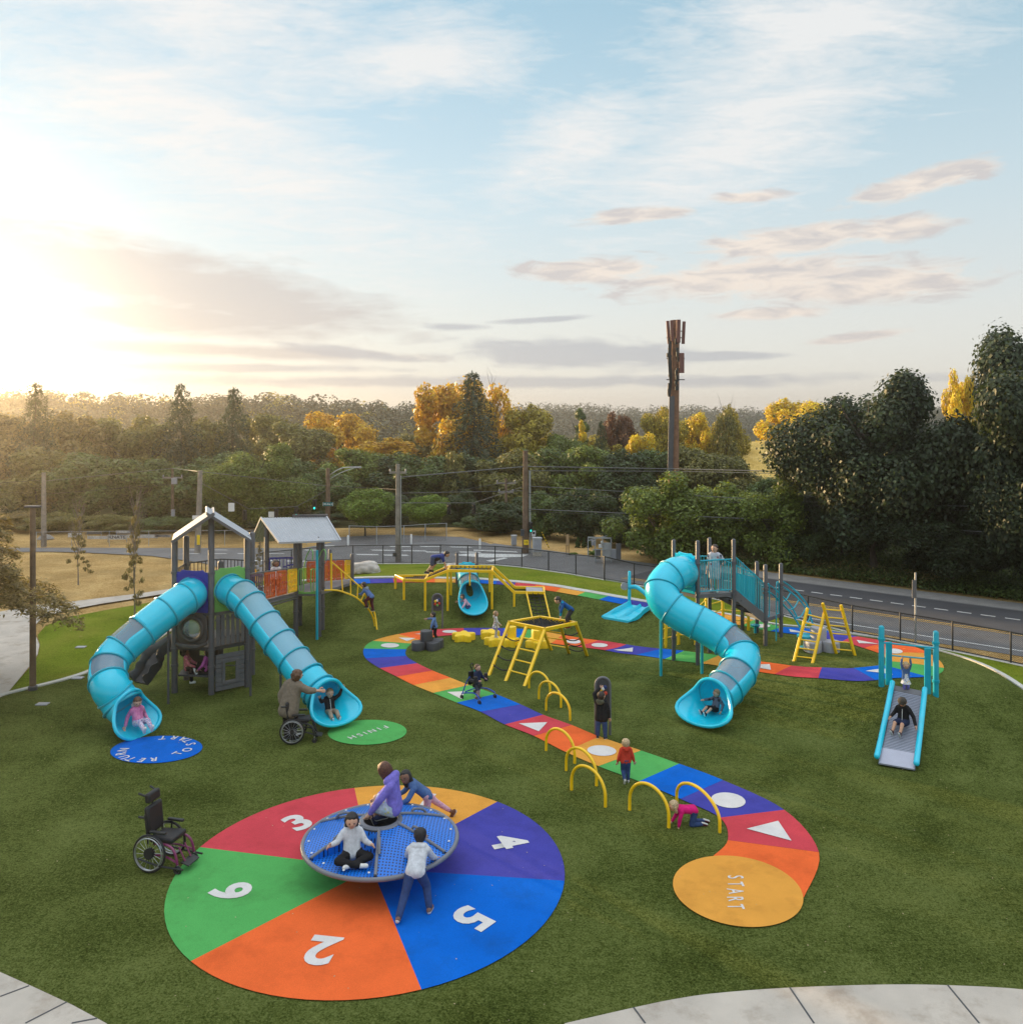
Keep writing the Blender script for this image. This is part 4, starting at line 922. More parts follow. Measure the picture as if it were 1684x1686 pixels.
for s in (.22,.42,.62,.82):
    mb=MB(); mb.tube([m2(tl2,gl2,s),m2(tl3,gl3,s)],.022,8); mb.build('rung',M['yellow'],NF)
for s in (.25,.5,.8):
    mb=MB(); mb.tube([m2(tr2,gr2,s),m2(tb1,gb1,s)],.02,8); mb.build('rung',M['yellow'],NF)
for a,b,c,d_ in ((tl1,gl1,tl2,gl2),(tr2,gr2,tr1,gr1)):
    for s in (.26,.44,.62,.80):
        p,q=m2(a,b,s),m2(c,d_,s); mb=MB(); mb.tube(catmull([p,m2(p,q,.33)-Vector((0,0,.07)),m2(p,q,.66)-Vector((0,0,.08)),q],4),.018,6)
        for e in (.1,.9): mb.ball(m2(p,q,e)-Vector((0,0,.03)),.032,6)
        mb.build('rope_step',M['black'],NF)
# ================= yellow leaning ladders
LD=thing('ladder_climber','two yellow ladders leaning together over a low grey step cluster','ladder climber',G(1355,1085))
def ladder(a0,a1,b0,b1,nr):
    rails=[]
    for (tp,bt,dz) in ((a0,a1,0),(b0,b1,0)):
        g=G(*bt); t=tp; mb=MB(); mb.bar(t,g-Vector((0,0,.03)),.07,.07); rails.append((t,g,mb.build('ladder_rail',M['yellow'],LD,smooth=False,bevel=.01)))
    for k in range(nr):
        s=(k+.75)/(nr+.3); p=m2(rails[0][0],rails[0][1],s); q=m2(rails[1][0],rails[1][1],s); mb=MB(); mb.tube([p,q],.02,8); mb.build('rung',M['yellow'],LD)
yb=G(1307,1088.5).y; ladder(W(1329.5,1001,yb+.35),(1307,1088.5),W(1357,1009,yb+.2),(1337.5,1091.5),6)
yb2=G(1377,1076).y; ladder(W(1354,993,yb2-.45),(1377,1076),W(1384,996,yb2-.35),(1407.5,1079),6)
# ================= yellow rung posts behind the right tower
PC=thing('rung_climber','row of yellow posts joined by yellow rungs behind the right tower','climber',G(1150,1050))
pp=[G(*p) for p in ((1096,1066),(1117,1061),(1145,1061),(1163,1042),(1190,1035),(1232,1038))]
for i,p in enumerate(pp):
    mb=MB(); mb.post(p.x,p.y,p.z-.05,p.z+1.22,.05,12); mb.build('post',M['yellow'],PC)
    if i:
        a=pp[i-1]
        for h in (.3,.6,.9,1.1) if i!=2 else (.3,.7,1.05): mb=MB(); mb.tube([at(a,a.z+h)-(p-a).normalized()*.08,at(p,p.z+h)+(p-a).normalized()*.08],.02,8); mb.build('rung',M['yellow'],PC)
# ================= hoops
HG='yellow tunnel hoops beside the game path'
HOOPS=[((871,1133),(905.5,1145),(885,1107),'rear hoop of the three nearest the yellow net frame'),((887,1151),(923.5,1165),(901,1123),'middle hoop of the three nearest the yellow net frame'),((899,1170),(938.5,1186.5),(914,1142),'front hoop of the three nearest the yellow net frame'),
 ((899,1236),(946,1257),(917,1201.5),'hoop beside the orange tile, rear one of the middle three'),((932,1269),(982,1294),(951,1233.5),'centre hoop of the middle three, between orange tile and green tile'),((941,1301),(996.5,1329),(960,1263.5),'front hoop of the middle three, standing wholly on turf'),
 ((1036.5,1334),(1101,1363),(1059,1292),'hoop in front of the crawling toddler, next to blue tile'),((1114,1323),(1184.7,1371),(1143,1296.5),'hoop behind the crawling toddler, at the purple tile')]
for a,b,t,lb in HOOPS:
    A=G(*a); B=G(*b); tc_=(A+B)/2; ht=max(.5,W(t[0],t[1],tc_.y).z); rc_=(A+B)/2; o=thing('hoop','yellow steel '+lb,'hoop',rc_,HG)
    d=(B-A)/2; pts=[A-Vector((0,0,.05))]
    for k in range(25):
        a_2=math.pi*(1-k/24); c=math.cos(a_2); pts.append(rc_+d*c+Vector((0,0,ht*.30+(ht*.70)*math.sin(a_2)**.95)))
    pts.append(B-Vector((0,0,.05))); mb=MB(); mb.tube(pts,.031,10); mb.build('bent_tube',M['yellow'],o)
# ================= sensory panels
SG='arched grey sensory panels'
M['drop']=mat('red_plastic',(.55,.05,.02),.4); M['dropb']=mat('navy_plastic',(.02,.04,.16),.4)
def sensory(px0_,px1_,pb,wd,ht,lb):
    g=G((px0_+px1_)/2,pb); o=thing('sensory_panel',lb,'play panel',g,SG); x0=-wd/2; mb=MB(); pts=[g+Vector((x0,0,-.05)),g+Vector((x0,0,ht-wd/2))]
    for k in range(1,12): a=math.pi*(1-k/12); pts.append(g+Vector((wd/2*math.cos(a),0,ht-wd/2+wd/2*math.sin(a))))
    pts+=[g+Vector((-x0,0,ht-wd/2)),g+Vector((-x0,0,-.05))]; mb.tube(pts,.032,10); mb.build('arched_frame',M['mgrey'],o)
    mb=MB(); bd=[g+Vector((x0*.92*math.cos(math.pi*k/12),0,ht-wd/2+.46*wd*math.sin(math.pi*k/12))) for k in range(13)]+[g+Vector((-x0*.92*math.cos(math.pi*k/12),0,ht*.56-.2*wd*math.sin(math.pi*k/12))) for k in range(13)]
    mb.slab([p+Vector((0,-.012,0)) for p in bd],.024,Vector((0,-1,0))); mb.build('board',M['dgrey'],o)
    for c,dx_,dz_ in (('yplas',-.07,.0),('drop',.07,-.08),('dropb',.06,.06),('white',.0,.03),('green',0,-.14),('drop',-.08,-.1)):
        mb=MB(); mb.lathe([(.001,0),(.045,0),(.05,.012),(.03,.04),(.001,.045)],g+Vector((dx_*wd/.4,-.015,ht*.79+dz_)),14,(0,-1,0)); mb.build('turning_shape',M[c],o)
sensory(983,1001.5,1210,.34,1.36,'arched grey sensory panel the boy in black jacket reaches up to')
sensory(712.5,727.5,1034,.36,1.22,'arched grey sensory panel at the mound foot, behind the dark stepping pods')
# ================= stepping pods
def lobes(c, r, nl, z0, z1, rot=0, amp=.22):
    n=nl*8; return [Vector((c.x+r*(1-amp+amp*math.cos(nl*2*math.pi*k/n))*math.cos(2*math.pi*k/n+rot),c.y+r*(1-amp+amp*math.cos(nl*2*math.pi*k/n))*math.sin(2*math.pi*k/n+rot),z1)) for k in range(n)]
def pod(name,lb,c,m,parts_,grp):
    o=thing(name,lb,'stepping block',c,grp)
    for (dx_,dy_,r,nl,z0,h,rot) in parts_:
        q=c+Vector((dx_,dy_,z0)); mb=MB(); ring=lobes(q,r,nl,0,0,rot,.20 if nl>3 else .07)
        n=len(ring); mb.add([at(p,q.z) for p in ring]+[at(p,q.z+h-.03) for p in ring]+[q+(p-at(q,p.z))*1.0*.93+Vector((0,0,h)) - Vector((0,0,q.z-q.z)) for p in [at(pp_,q.z) for pp_ in ring]],
            [tuple((b*n+k,b*n+(k+1)%n,(b+1)*n+(k+1)%n,(b+1)*n+k)) for b in range(2) for k in range(n)]+[tuple(2*n+k for k in range(n))]); mb.build('step',m,o,angle=30)
PG='moulded stepping blocks'
c=G(702,1068); pod('stepping_block','dark grey cluster of stepping stumps, one raised, by the sensory panel',c,M['dgrey'],[(-.26,-.1,.25,3,0,.25,.2),(.22,-.12,.25,3,0,.25,.5),(.0,.2,.25,3,0,.26,.1),(.34,.16,.24,3,0,.26,.9),(-.02,.06,.22,3,.24,.33,.1)],PG)
c=G(763,1054); pod('stepping_block','low yellow star-shaped stepping block, the one standing apart',c,M['yplas'],[(0,0,.42,5,0,.23,.3)],PG)
c=G(806,1050); pod('stepping_block','rear low yellow block at left end of the yellow cluster',c,M['yplas'],[(0,0,.36,5,0,.23,.1)],PG)
c=G(822,1062); pod('stepping_block','long low yellow block the toddler in white dress stands on',c,M['yplas'],[(-.15,0,.36,5,0,.24,.5),(.34,-.05,.34,5,.001,.23,.2),(.40,.2,.17,3,.2,.36,.2)],PG)
c=G(884,1065); pod('stepping_block','yellow block with a raised stump, under the net frame',c,M['yplas'],[(0,-.05,.40,5,0,.24,.9),(0,.02,.2,3,.2,.36,.4)],PG)
c=G(1352,1071); pod('stepping_block','pale grey cluster of stepping stumps under the leaning ladders',c,M['lgrey'],[(-.28,-.1,.27,3,0,.3,.2),(.24,-.12,.27,3,0,.3,.6),(0,.22,.27,3,0,.3,.9),(-.05,.1,.24,3,.28,.36,.2)],PG)
# turquoise low seat by the arch climber
c=G(1325,1067); st=thing('play_stool','small turquoise stool with a central stem, beside the grey step cluster','stool',c)
mb=MB(); mb.lathe([(.2,.30),(.23,.32),(.23,.37),(.2,.39)],c,18); mb.build('seat',M['turqd'],st); mb=MB(); mb.lathe([(.16,0),(.16,.03),(.05,.06),(.05,.3)],c,14); mb.build('stem',M['turqd'],st)
# ================= spinner
SPN=thing('spinner','blue perforated dome spinner with grey rim, spokes and centre ring','spinner',(SPC.x,SPC.y,.02))
c=Vector((SPC.x+.14,SPC.y+.03,0)); RZ=.52; RR=1.27
def dmat():
    m,nt,b=newmat('perforated_blue'); geo=nt.n('ShaderNodeNewGeometry').outputs['Position']
    vo=nt.n('ShaderNodeTexVoronoi'); vo.inputs['Scale'].default_value=19; vo.inputs['Randomness'].default_value=.12; mp=nt.n('ShaderNodeMapping'); mp.inputs['Scale'].default_value=(1,1,0); nt.L.new(geo,mp.inputs[0]); nt.L.new(mp.outputs[0],vo.inputs['Vector'])
    nt.L.new(nt.ramp(vo.outputs['Distance'],[(.24,(.0,.012,.07)),(.32,(.003,.165,.68))]),b.inputs['Base Color']); b.inputs['Roughness'].default_value=.4; return m
M['perf']=dmat()
RZc=.81; r0=.34
def dome_pt(r,a): s=(r-r0)/(RR-.03-r0); return Vector((c.x+r*math.cos(a),c.y+r*math.sin(a),RZc-(RZc-RZ)*(s**1.25)))
spk=[R(-85)+k*R(60) for k in range(6)]
for k in range(6):
    a0,a1=spk[k]+.02,spk[(k+1)%6]+(2*math.pi if k==5 else 0)-.02
    if k==5:    # sunken seat facing the camera-left
        mb=MB(); n=12; fl=[]
        for i in range(n+1):
            a=a0+(a1-a0)*i/n; fl+=[Vector((c.x+.52*math.cos(a),c.y+.52*math.sin(a),.50)),Vector((c.x+(RR-.04)*math.cos(a),c.y+(RR-.04)*math.sin(a),.50))]
        mb.add(fl,[(2*i,2*i+1,2*i+3,2*i+2) for i in range(n)])
        bk_=[]
        for i in range(n+1):
            a=a0+(a1-a0)*i/n; bk_+=[Vector((c.x+.52*math.cos(a),c.y+.52*math.sin(a),.50)),dome_pt(.40,a)]
        mb.add(bk_,[(2*i,2*i+1,2*i+3,2*i+2) for i in range(n)])
        for a in (a0,a1):
            rs=[.52+(RR-.04-.52)*i/8 for i in range(9)]; w_=[]
            for r in rs: w_+=[Vector((c.x+r*math.cos(a),c.y+r*math.sin(a),.50)),dome_pt(r,a)]
            mb.add(w_,[(2*i,2*i+2,2*i+3,2*i+1) for i in range(8)])
        mb.build('seat_well',M['perf'],SPN,angle=30)
    else:
        mb=MB(); n=12; m=8; vs=[dome_pt(r0+(RR-.03-r0)*j/m,a0+(a1-a0)*i/n) for i in range(n+1) for j in range(m+1)]
        mb.add(vs,[(i*(m+1)+j,i*(m+1)+j+1,(i+1)*(m+1)+j+1,(i+1)*(m+1)+j) for i in range(n) for j in range(m)]); mb.build('dome_panel',M['perf'],SPN)
    a=spk[k]; mb=MB(); mb.tube([dome_pt(r0+(RR-.05-r0)*j/8,a)+Vector((0,0,.012)) for j in range(9)],.026,8); mb.build('spoke',M['rim'],SPN)
    am=a+.04; mb=MB(); mb.tube(catmull([dome_pt(.60,am)+Vector((0,0,.03)),dome_pt(.64,am)+Vector((0,0,.08)),dome_pt(.80,am)+Vector((0,0,.085)),dome_pt(.88,am)+Vector((0,0,.03))],5),.022,8); mb.build('handle',M['rim'],SPN)
mb=MB(); mb.torus(c+Vector((0,0,RZ-.02)),RR,.037,(0,0,1),72,10); mb.build('rim',M['rim'],SPN)
mb=MB(); mb.lathe([(.275,RZc+.01),(.285,RZc+.025),(.345,RZc+.025),(.365,RZc+.0),(.355,RZc-.04)],c,48,cap=False); mb.build('centre_ring',M['rim'],SPN)
mb=MB(); mb.lathe([(.285,RZc+.01),(.27,.62),(.001,.6)],c,32,cap=False); mb.build('centre_well',M['dgrey'],SPN)
mb=MB(); mb.lathe([(.20,.02),(.22,.10),(.55,.22),(1.0,.40),(RR-.02,RZ-.05)],c,48,cap=False); mb.build('under_bowl',M['sblue'],SPN)
for k in range(18):
    a=2*math.pi*(k+.5)/18; p=dome_pt(1.17,a)+Vector((0,0,.012)); 
    if k in (14,15,16): p.z=.515
    mb=MB(); mb.ball(p,.022,6,(1,1,.5)); mb.build('bolt',M['white'],SPN)
# ------------------------------------------------------------------ vegetation
def leafmat(name, col, trans=.35, var=.55, rough=.48):
    m,nt,b=newmat(name); geo=nt.n('ShaderNodeNewGeometry'); oi=nt.n('ShaderNodeObjectInfo')
    rnd=geo.outputs['Random Per Island']; n1=nt.noise(geo.outputs['Position'],.9,3,.6)
    f=nt.math('ADD',nt.math('MULTIPLY',rnd,.55),nt.math('MULTIPLY',n1,.45))
    lo=tuple(c*(1-var) for c in col); hi=tuple(min(.9,c*(1+var*1.1)) for c in col)
    c=nt.ramp(f,[(.2,lo),(.5,col),(.8,hi)])
    c=nt.mix(nt.math('MULTIPLY',oi.outputs['Random'],.25),c,tuple(x*.7 for x in col))
    nt.L.new(c,b.inputs['Base Color']); b.inputs['Roughness'].default_value=rough; b.inputs['Specular IOR Level'].default_value=.4
    tr=nt.n('ShaderNodeBsdfTranslucent'); nt.L.new(nt.mix(1.0,c,(1.0,1.0,.45),'MULTIPLY'),tr.inputs[0])
    ms=nt.n('ShaderNodeMixShader'); ms.inputs[0].default_value=trans; nt.L.new(b.outputs[0],ms.inputs[1]); nt.L.new(tr.outputs[0],ms.inputs[2])
    nt.L.new(ms.outputs[0],m.node_tree.nodes['Material Output'].inputs['Surface']); return m
LC={'farw':(.064,.072,.028),'dark':(.046,.068,.031),'deep':(.070,.105,.038),'mid':(.12,.17,.048),'bush':(.165,.215,.042),'bright':(0.17,0.25,0.03),'olive':(.21,.20,.058),'hazy':(0.26,0.2,0.075),'gold':(0.7,0.42,0.04),'goldg':(0.42,0.34,0.045),'yellow':(0.78,0.54,0.03),'rust':(0.17,0.075,0.035),'spruce':(0.07,0.09,0.045),'bluegr':(0.065,0.095,0.058),'young':(0.22,0.18,0.07),'arb':(0.05,0.1,0.02)}  # gold and yellow hold part of the low sunlight, hazy the golden haze
LM={k:leafmat('leaf_'+k,c,.08 if k=='farw' else .35) for k,c in LC.items()}
M['bark']=mat('bark',(.075,.058,.045),.9,var=.3,vscale=6,bump=.5); M['barkp']=mat('pale_bark',(.20,.17,.14),.9,var=.3,vscale=6)
def leaf_mesh(name, C, Nn, S, rng, asp=.62):
    n=len(C); Nn=Nn/np.linalg.norm(Nn,axis=1,keepdims=True)
    r=rng.normal(size=(n,3)); u=np.cross(Nn,r); u/=np.linalg.norm(u,axis=1,keepdims=True)+1e-9; v=np.cross(Nn,u)
    s=S[:,None]; V=np.stack([C-u*s,C-v*s*asp+Nn*s*.12,C+u*s,C+v*s*asp+Nn*s*.12],1).reshape(-1,3)
    me=bpy.data.meshes.new(name); me.vertices.add(4*n); me.vertices.foreach_set('co',V.ravel().astype(np.float32))
    me.loops.add(4*n); me.loops.foreach_set('vertex_index',np.arange(4*n,dtype=np.int32)); me.polygons.add(n)
    me.polygons.foreach_set('loop_start',np.arange(0,4*n,4,dtype=np.int32)); 
    me.update(calc_edges=True); me.materials.append(LM['mid']); return me
def sph(rng,n): v=rng.normal(size=(n,3)); return v/np.linalg.norm(v,axis=1,keepdims=True)
def crown_lobes(seed, n, size, nl=16, rx=.5, rz=.40, zc=.58, lob=(.13,.23), shape='round', flat=1.0, shell=.55):
    rng=np.random.default_rng(seed); Cs=[]; Ns=[]
    for i in range(nl):
        d=sph(rng,1)[0]; q=rng.uniform(.45,.95)
        c=np.array([d[0]*rx*q*.78,d[1]*rx*q*.78,zc+d[2]*rz*q*.85])
        if shape=='cone':
            h=rng.uniform(0,1)**.8; a=rng.uniform(0,6.28); rr=rx*(1-h)*.75+.03; c=np.array([rr*math.cos(a)*rng.uniform(.4,1),rr*math.sin(a)*rng.uniform(.4,1),zc-rz+2*rz*h])
        if shape=='dome': c[2]=max(c[2],zc-rz*.35)
        R_l=rng.uniform(*lob)*(1-.3*max(0,(c[2]-zc)/rz)); m=int(n/nl*(R_l/np.mean(lob))**2)
        dd=sph(rng,m); rad=R_l*(shell+(1-shell)*rng.random(m)**.6)*(1+.12*rng.normal(size=m)); P=c+dd*rad[:,None]*np.array([1,1,flat])
        Cs.append(P); Ns.append(dd+rng.normal(size=(m,3))*.55+np.array([0,0,.35]))
    C=np.concatenate(Cs); N=np.concatenate(Ns); k=C[:,2]>.02; C,N=C[k],N[k]
    return leaf_mesh('crown',C,N,size*rng.uniform(.6,1.25,len(C)),rng)
def conifer_mesh(seed, n, size, tiers=20, droop=.35, rx=.5, base=.06):
    rng=np.random.default_rng(seed); Cs=[];Ns=[]; tot=0; per=n//(tiers*9)
    for t in range(tiers):
        h=base+(1-base)*(t/tiers)**.92; L=rx*(1-(h-base)/(1-base))**.68*rng.uniform(.75,1.15)+.02; nb=max(5,int(10-4*t/tiers))
        for b in range(nb):
            a=2*math.pi*(b+rng.uniform(-.4,.4))/nb+t*.7; l=L*rng.uniform(.7,1.12); m=max(8,int(per*1.3*(l/rx+.15)))
            s=rng.random(m)**.7; w=.16*l*(1-s*.6)
            x=s*l; y=rng.normal(size=m)*w*.5; z=h-droop*l*s**1.5*.8+rng.normal(size=m)*.012-abs(y)*.35+.10*l*np.maximum(0,s-.75)
            Cs.append(np.c_[x*math.cos(a)-y*math.sin(a),x*math.sin(a)+y*math.cos(a),z]); Ns.append(np.c_[rng.normal(size=m)*.5+.3*math.cos(a),rng.normal(size=m)*.5+.3*math.sin(a),np.ones(m)])
    C=np.concatenate(Cs);N=np.concatenate(Ns); C[:,2]=np.clip(C[:,2],.01,1.02)
    return leaf_mesh('crown',C,N,size*rng.uniform(.6,1.2,len(C)),rng,.35)
def trunk_mesh(seed, h=.62, r=.022, limbs=7, spread=.33, z0=.22, twig=0):
    rnd=random.Random(seed); mb=MB(); pts=[Vector((rnd.uniform(-.012,.012)*i,rnd.uniform(-.012,.012)*i,h*i/5)) for i in range(6)]
    mb.tube(pts,[r*1.35]+[r*(1-.15*i) for i in range(1,6)],8)
    for k in range(limbs):
        s=rnd.uniform(.35,.98); p=pts[0].lerp(pts[-1],s); a=rnd.uniform(0,6.28); l=spread*rnd.uniform(.6,1.1)*(1.15-s*.5)
        q=[p,p+Vector((math.cos(a)*l*.45,math.sin(a)*l*.45,l*.45)),p+Vector((math.cos(a)*l*.85,math.sin(a)*l*.85,l*.95))]
        mb.tube(q,[r*.5,r*.33,r*.1],6)
        for j in range(twig):
            w=q[1].lerp(q[2],rnd.random()); aa=a+rnd.uniform(-1.2,1.2); ll=l*.35; mb.tube([w,w+Vector((math.cos(aa)*ll,math.sin(aa)*ll,ll*.8))],[r*.2,r*.06],4)
    o=mb.build('trunk',M['bark']); me=o.data; bpy.data.objects.remove(o); return me
PROTO={
 'mapleA':(crown_lobes(1,84000,0.0108,34,.52,.44,.52,(.09,.17)),trunk_mesh(1,.6,.018,9)),
 'mapleB':(crown_lobes(2,84000,0.0108,34,.52,.46,.52,(.08,.17)),trunk_mesh(2,.62,.018,9)),
 'broadA':(crown_lobes(3,18900,0.0192,26,.5,.48,.50,(.09,.18)),trunk_mesh(3)),
 'broadB':(crown_lobes(4,18900,0.0192,28,.5,.48,.50,(.08,.17)),trunk_mesh(4)),
 'broadC':(crown_lobes(5,18900,0.0179,32,.52,.48,.49,(.07,.16)),trunk_mesh(5)),
 'round':(crown_lobes(6,29400,0.0166,26,.5,.36,.58,(.12,.19),flat=.85),trunk_mesh(6,.55,.022)),
 'poplar':(crown_lobes(7,18900,0.0166,38,.46,.48,.52,(.07,.15),flat=.85),trunk_mesh(7,.75,.014)),
 'airy':(crown_lobes(8,4200,.022,34,.5,.44,.55,(.07,.14),shell=.2),trunk_mesh(8,.8,.010,16,.4,twig=3)),
 'cone':(crown_lobes(9,14700,0.0154,30,.5,.46,.52,(.07,.13),'cone',flat=.6),trunk_mesh(9,.8,.014)),
 'bush':(crown_lobes(10,18900,0.0192,22,.52,.46,.44,(.10,.19)),trunk_mesh(10,.5,.014)),
 'bushB':(crown_lobes(11,18900,0.0166,30,.52,.48,.44,(.08,.17)),trunk_mesh(11,.5,.014)),
 'firA':(conifer_mesh(12,16000,.017),trunk_mesh(12,.97,.013,0)),
 'firB':(conifer_mesh(13,16000,.017,24,.45,.5),trunk_mesh(13,.97,.013,0)),
 'spruceN':(conifer_mesh(14,110000,.010,20,.5,.5,.46),trunk_mesh(14,.97,.014,0)),
 'young':(crown_lobes(15,1900,.018,44,.55,.42,.56,(.05,.11),'cone',flat=.28,shell=.1),trunk_mesh(15,.97,.020,26,.34,.25,twig=3)),
 'arb':(crown_lobes(16,4000,.045,30,.42,.49,.5,(.10,.18),'cone',flat=.3),trunk_mesh(16,.8,.05,0)),
}
_rt=random.Random(5)
def tree(name, kind, leaf, px, Y, ptop, wpx, lb, z0=None, grp=None, cat='tree', pb=None, bark='bark'):
    X=(px-CX)*Y/F; 
    if z0 is None: z0=T(X,Y)-.05
    ztop_=H-(ptop-HZ)*Y/F; h=ztop_-z0; w=wpx*Y/F
    o=thing(name,lb,cat,(X,Y,z0),grp,_rt.uniform(0,6.28)); cm_,tm=PROTO[kind]
    for nm,me,mm in (('trunk',tm,M[bark]),('crown',cm_,LM[leaf])):
        p=bpy.data.objects.new(nm,me); COL.objects.link(p); p.parent=o; p.scale=(w,w,h) if nm=='crown' else (min(w,h*.8),min(w,h*.8),h)
        p.material_slots[0].link='OBJECT'; p.material_slots[0].material=mm
    return o
# right-hand wood beside the road
tree('maple_tree','mapleA','dark',1700,35.5,486,350,'tallest dark green maple at the right edge behind the road',-.1)
tree('maple_tree','mapleB','dark',1440,40,582,340,'broad dark green maple standing left of the tallest dark tree')
tree('maple_tree','mapleB','dark',1570,37.5,800,250,'low dark maple filling the gap between the two big dark maples')
tree('maple_tree','mapleA','dark',1385,43,760,230,'dark maple bush below left of the broad dark maple')
tree('maple_tree','mapleB','dark',1750,33.5,700,260,'dark maple cut off by the right picture edge')
tree('golden_tree','poplar','yellow',1586,60,572,84,'bright golden tree peeping between the two tall dark maples')
tree('golden_tree','broadB','yellow',1285,105,645,135,'sunlit yellow tree on the field left of the dark maples',1.5)
tree('golden_tree','broadA','yellow',1345,100,650,125,'sunlit yellow tree half hidden by the broad dark maple',1.5)
tree('bushy_tree','bushB','bush',1085,44.5,760,205,'bushy green tree left of the winding slide top, beside the cell tower pole')
tree('bushy_tree','bush','bush',1195,46,768,170,'bushy green tree straight behind the open grey-posted tower')
tree('bushy_tree','bushB','bush',1275,43,772,170,'bushy olive green tree just left of the dark maple bush')
tree('bushy_tree','bush','deep',1330,42,850,110,'low dark green bush under the left side of the dark maples')
tree('bushy_tree','bush','deep',965,52,782,120,'dark green tree between utility pole and cell tower, above the arborvitae')
tree('bushy_tree','bushB','deep',1030,50,830,110,'dark green shrub over the fenced utility cabinets')
tree('bushy_tree','bushB','mid',905,54,800,120,'dark leafy shrub right behind the brown utility pole with yellow tag')
tree('bushy_tree','bush','deep',830,56,815,130,'dark leafy shrub behind the hanging traffic lights')
tree('bushy_tree','bushB','mid',790,58,842,100,'low leafy shrub at the right of the smaller round tree')
# the pair of clipped round trees
tree('round_tree','round','bright',601,54.5,793,112,'larger of two round bright green trees, beside the street sign pole')
tree('round_tree','round','bright',700,56,806,90,'smaller of two round bright green trees, right of the tall grey pole')
# golden belt in the middle distance
tree('golden_tree','broadC','gold',556,92,660,150,'round golden orange tree lit by low sun, left of the street sign pole top')
tree('golden_tree','broadB','gold',640,88,712,190,'low golden trees foliage above the round trees',grp=None)
tree('golden_tree','broadC','gold',742,84,600,185,'tallest golden tree in the centre, behind the dark fir')
tree('fir_tree','firA','bluegr',778,78,608,175,'dark fir in front of the tallest golden tree')
tree('golden_tree','airy','gold',815,86,618,110,'thin golden tree right of the dark fir')
tree('golden_tree','broadB','goldg',880,84,652,165,'green and gold tree above the brown utility pole')
tree('cone_tree','cone','mid',955,88,670,80,'narrow dark green cone shaped tree right of the green and gold tree')
tree('cone_tree','cone','yellow',958,84,690,52,'small golden cone tree in front of the narrow dark green one')
tree('rust_tree','poplar','rust',1020,92,660,84,'reddish brown tree left of the cell tower pole')
tree('golden_tree','broadC','yellow',1052,86,700,70,'small yellow tree below the reddish brown tree')
tree('golden_tree','poplar','goldg',1092,90,650,100,'green gold tree directly behind the cell tower pole')
tree('golden_tree','broadA','yellow',1146,92,668,78,'small golden tree right of the cell tower pole')
tree('golden_tree','broadB','goldg',1198,90,660,84,'dark gold tree between cell tower pole and sunlit field')
tree('bare_tree','airy','olive',1195,88,655,55,'thin half bare tree behind the dark gold one')
tree('bare_tree','airy','olive',752,66,735,70,'leggy half bare tree below the dark fir')
tree('cone_tree','firB','deep',990,80,690,60,'small dark fir left of the reddish brown tree')
# hazy wood on the left
LW='trees of the hazy wood beyond the left road'
tree('fir_tree','firB','bluegr',298,76,628,135,'taller of the two pointed firs above the left wood')
tree('fir_tree','firA','bluegr',385,77,634,125,'shorter of two pointed firs, right of the taller one')
tree('broad_tree','mapleB','bush',428,55.5,716,190,'big domed green tree right of the leaning wooden pole')
tree('broad_tree','broadA','olive',490,84,684,150,'olive tree left of the round golden orange tree')
tree('spruce_tree','firB','spruce',60,70,626,130,'tall shaggy spruce in the glare at the far left')
rw=random.Random(11)
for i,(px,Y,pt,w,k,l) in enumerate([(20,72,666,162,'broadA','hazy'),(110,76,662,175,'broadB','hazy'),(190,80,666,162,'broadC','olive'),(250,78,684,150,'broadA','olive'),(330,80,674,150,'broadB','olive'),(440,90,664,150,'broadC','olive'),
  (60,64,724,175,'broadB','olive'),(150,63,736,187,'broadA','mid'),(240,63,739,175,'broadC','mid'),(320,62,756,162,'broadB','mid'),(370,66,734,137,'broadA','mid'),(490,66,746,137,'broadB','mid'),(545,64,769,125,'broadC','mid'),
  (-60,70,690,150,'broadC','hazy'),(-150,66,670,170,'broadA','hazy'),(-260,62,660,180,'broadB','hazy'),(-360,58,650,190,'broadC','hazy'),(-470,54,640,200,'broadA','hazy'),(-580,50,635,210,'broadB','hazy'),(-700,46,630,220,'broadC','hazy'),(-840,42,620,240,'broadA','hazy')]):  # this row, left of the view, is added to shade the playground
    tree('wood_tree',k,l,px,Y,pt,w,'unseen leafy tree added left of the view to shade the playground',grp=LW)
for i,(px,Y,pt,w) in enumerate([(-180,80,640,220),(-330,76,630,230),(-470,72,620,240),(-620,68,610,250),(-780,64,600,260),(-960,60,590,280),(-1150,54,580,300),(-1000,44,600,260),(-700,58,620,230)]):  # unseen second row, added to keep stray low sun off the turf
    tree('wood_tree',['broadA','broadB','broadC'][i%3],'olive',px,Y,pt,w,'unseen leafy tree added left of the view to shade the playground',grp=LW)
for i,(px,Y,pt,w,k,l) in enumerate([(90,57,838,120,'bush','olive'),(190,57,842,130,'bushB','olive'),(270,57,845,110,'bush','mid'),(360,57,850,120,'bushB','mid'),(455,58,846,120,'bush','mid'),(530,60,840,90,'bushB','deep'),(0,57,835,120,'bush','hazy')]):
    tree('wood_shrub',k,l,px,Y,pt,w,'low shrub at the foot of the hazy wood on the left',grp='shrubs edging the hazy wood',cat='shrub')
MW='trees of the dark wood behind the junction'
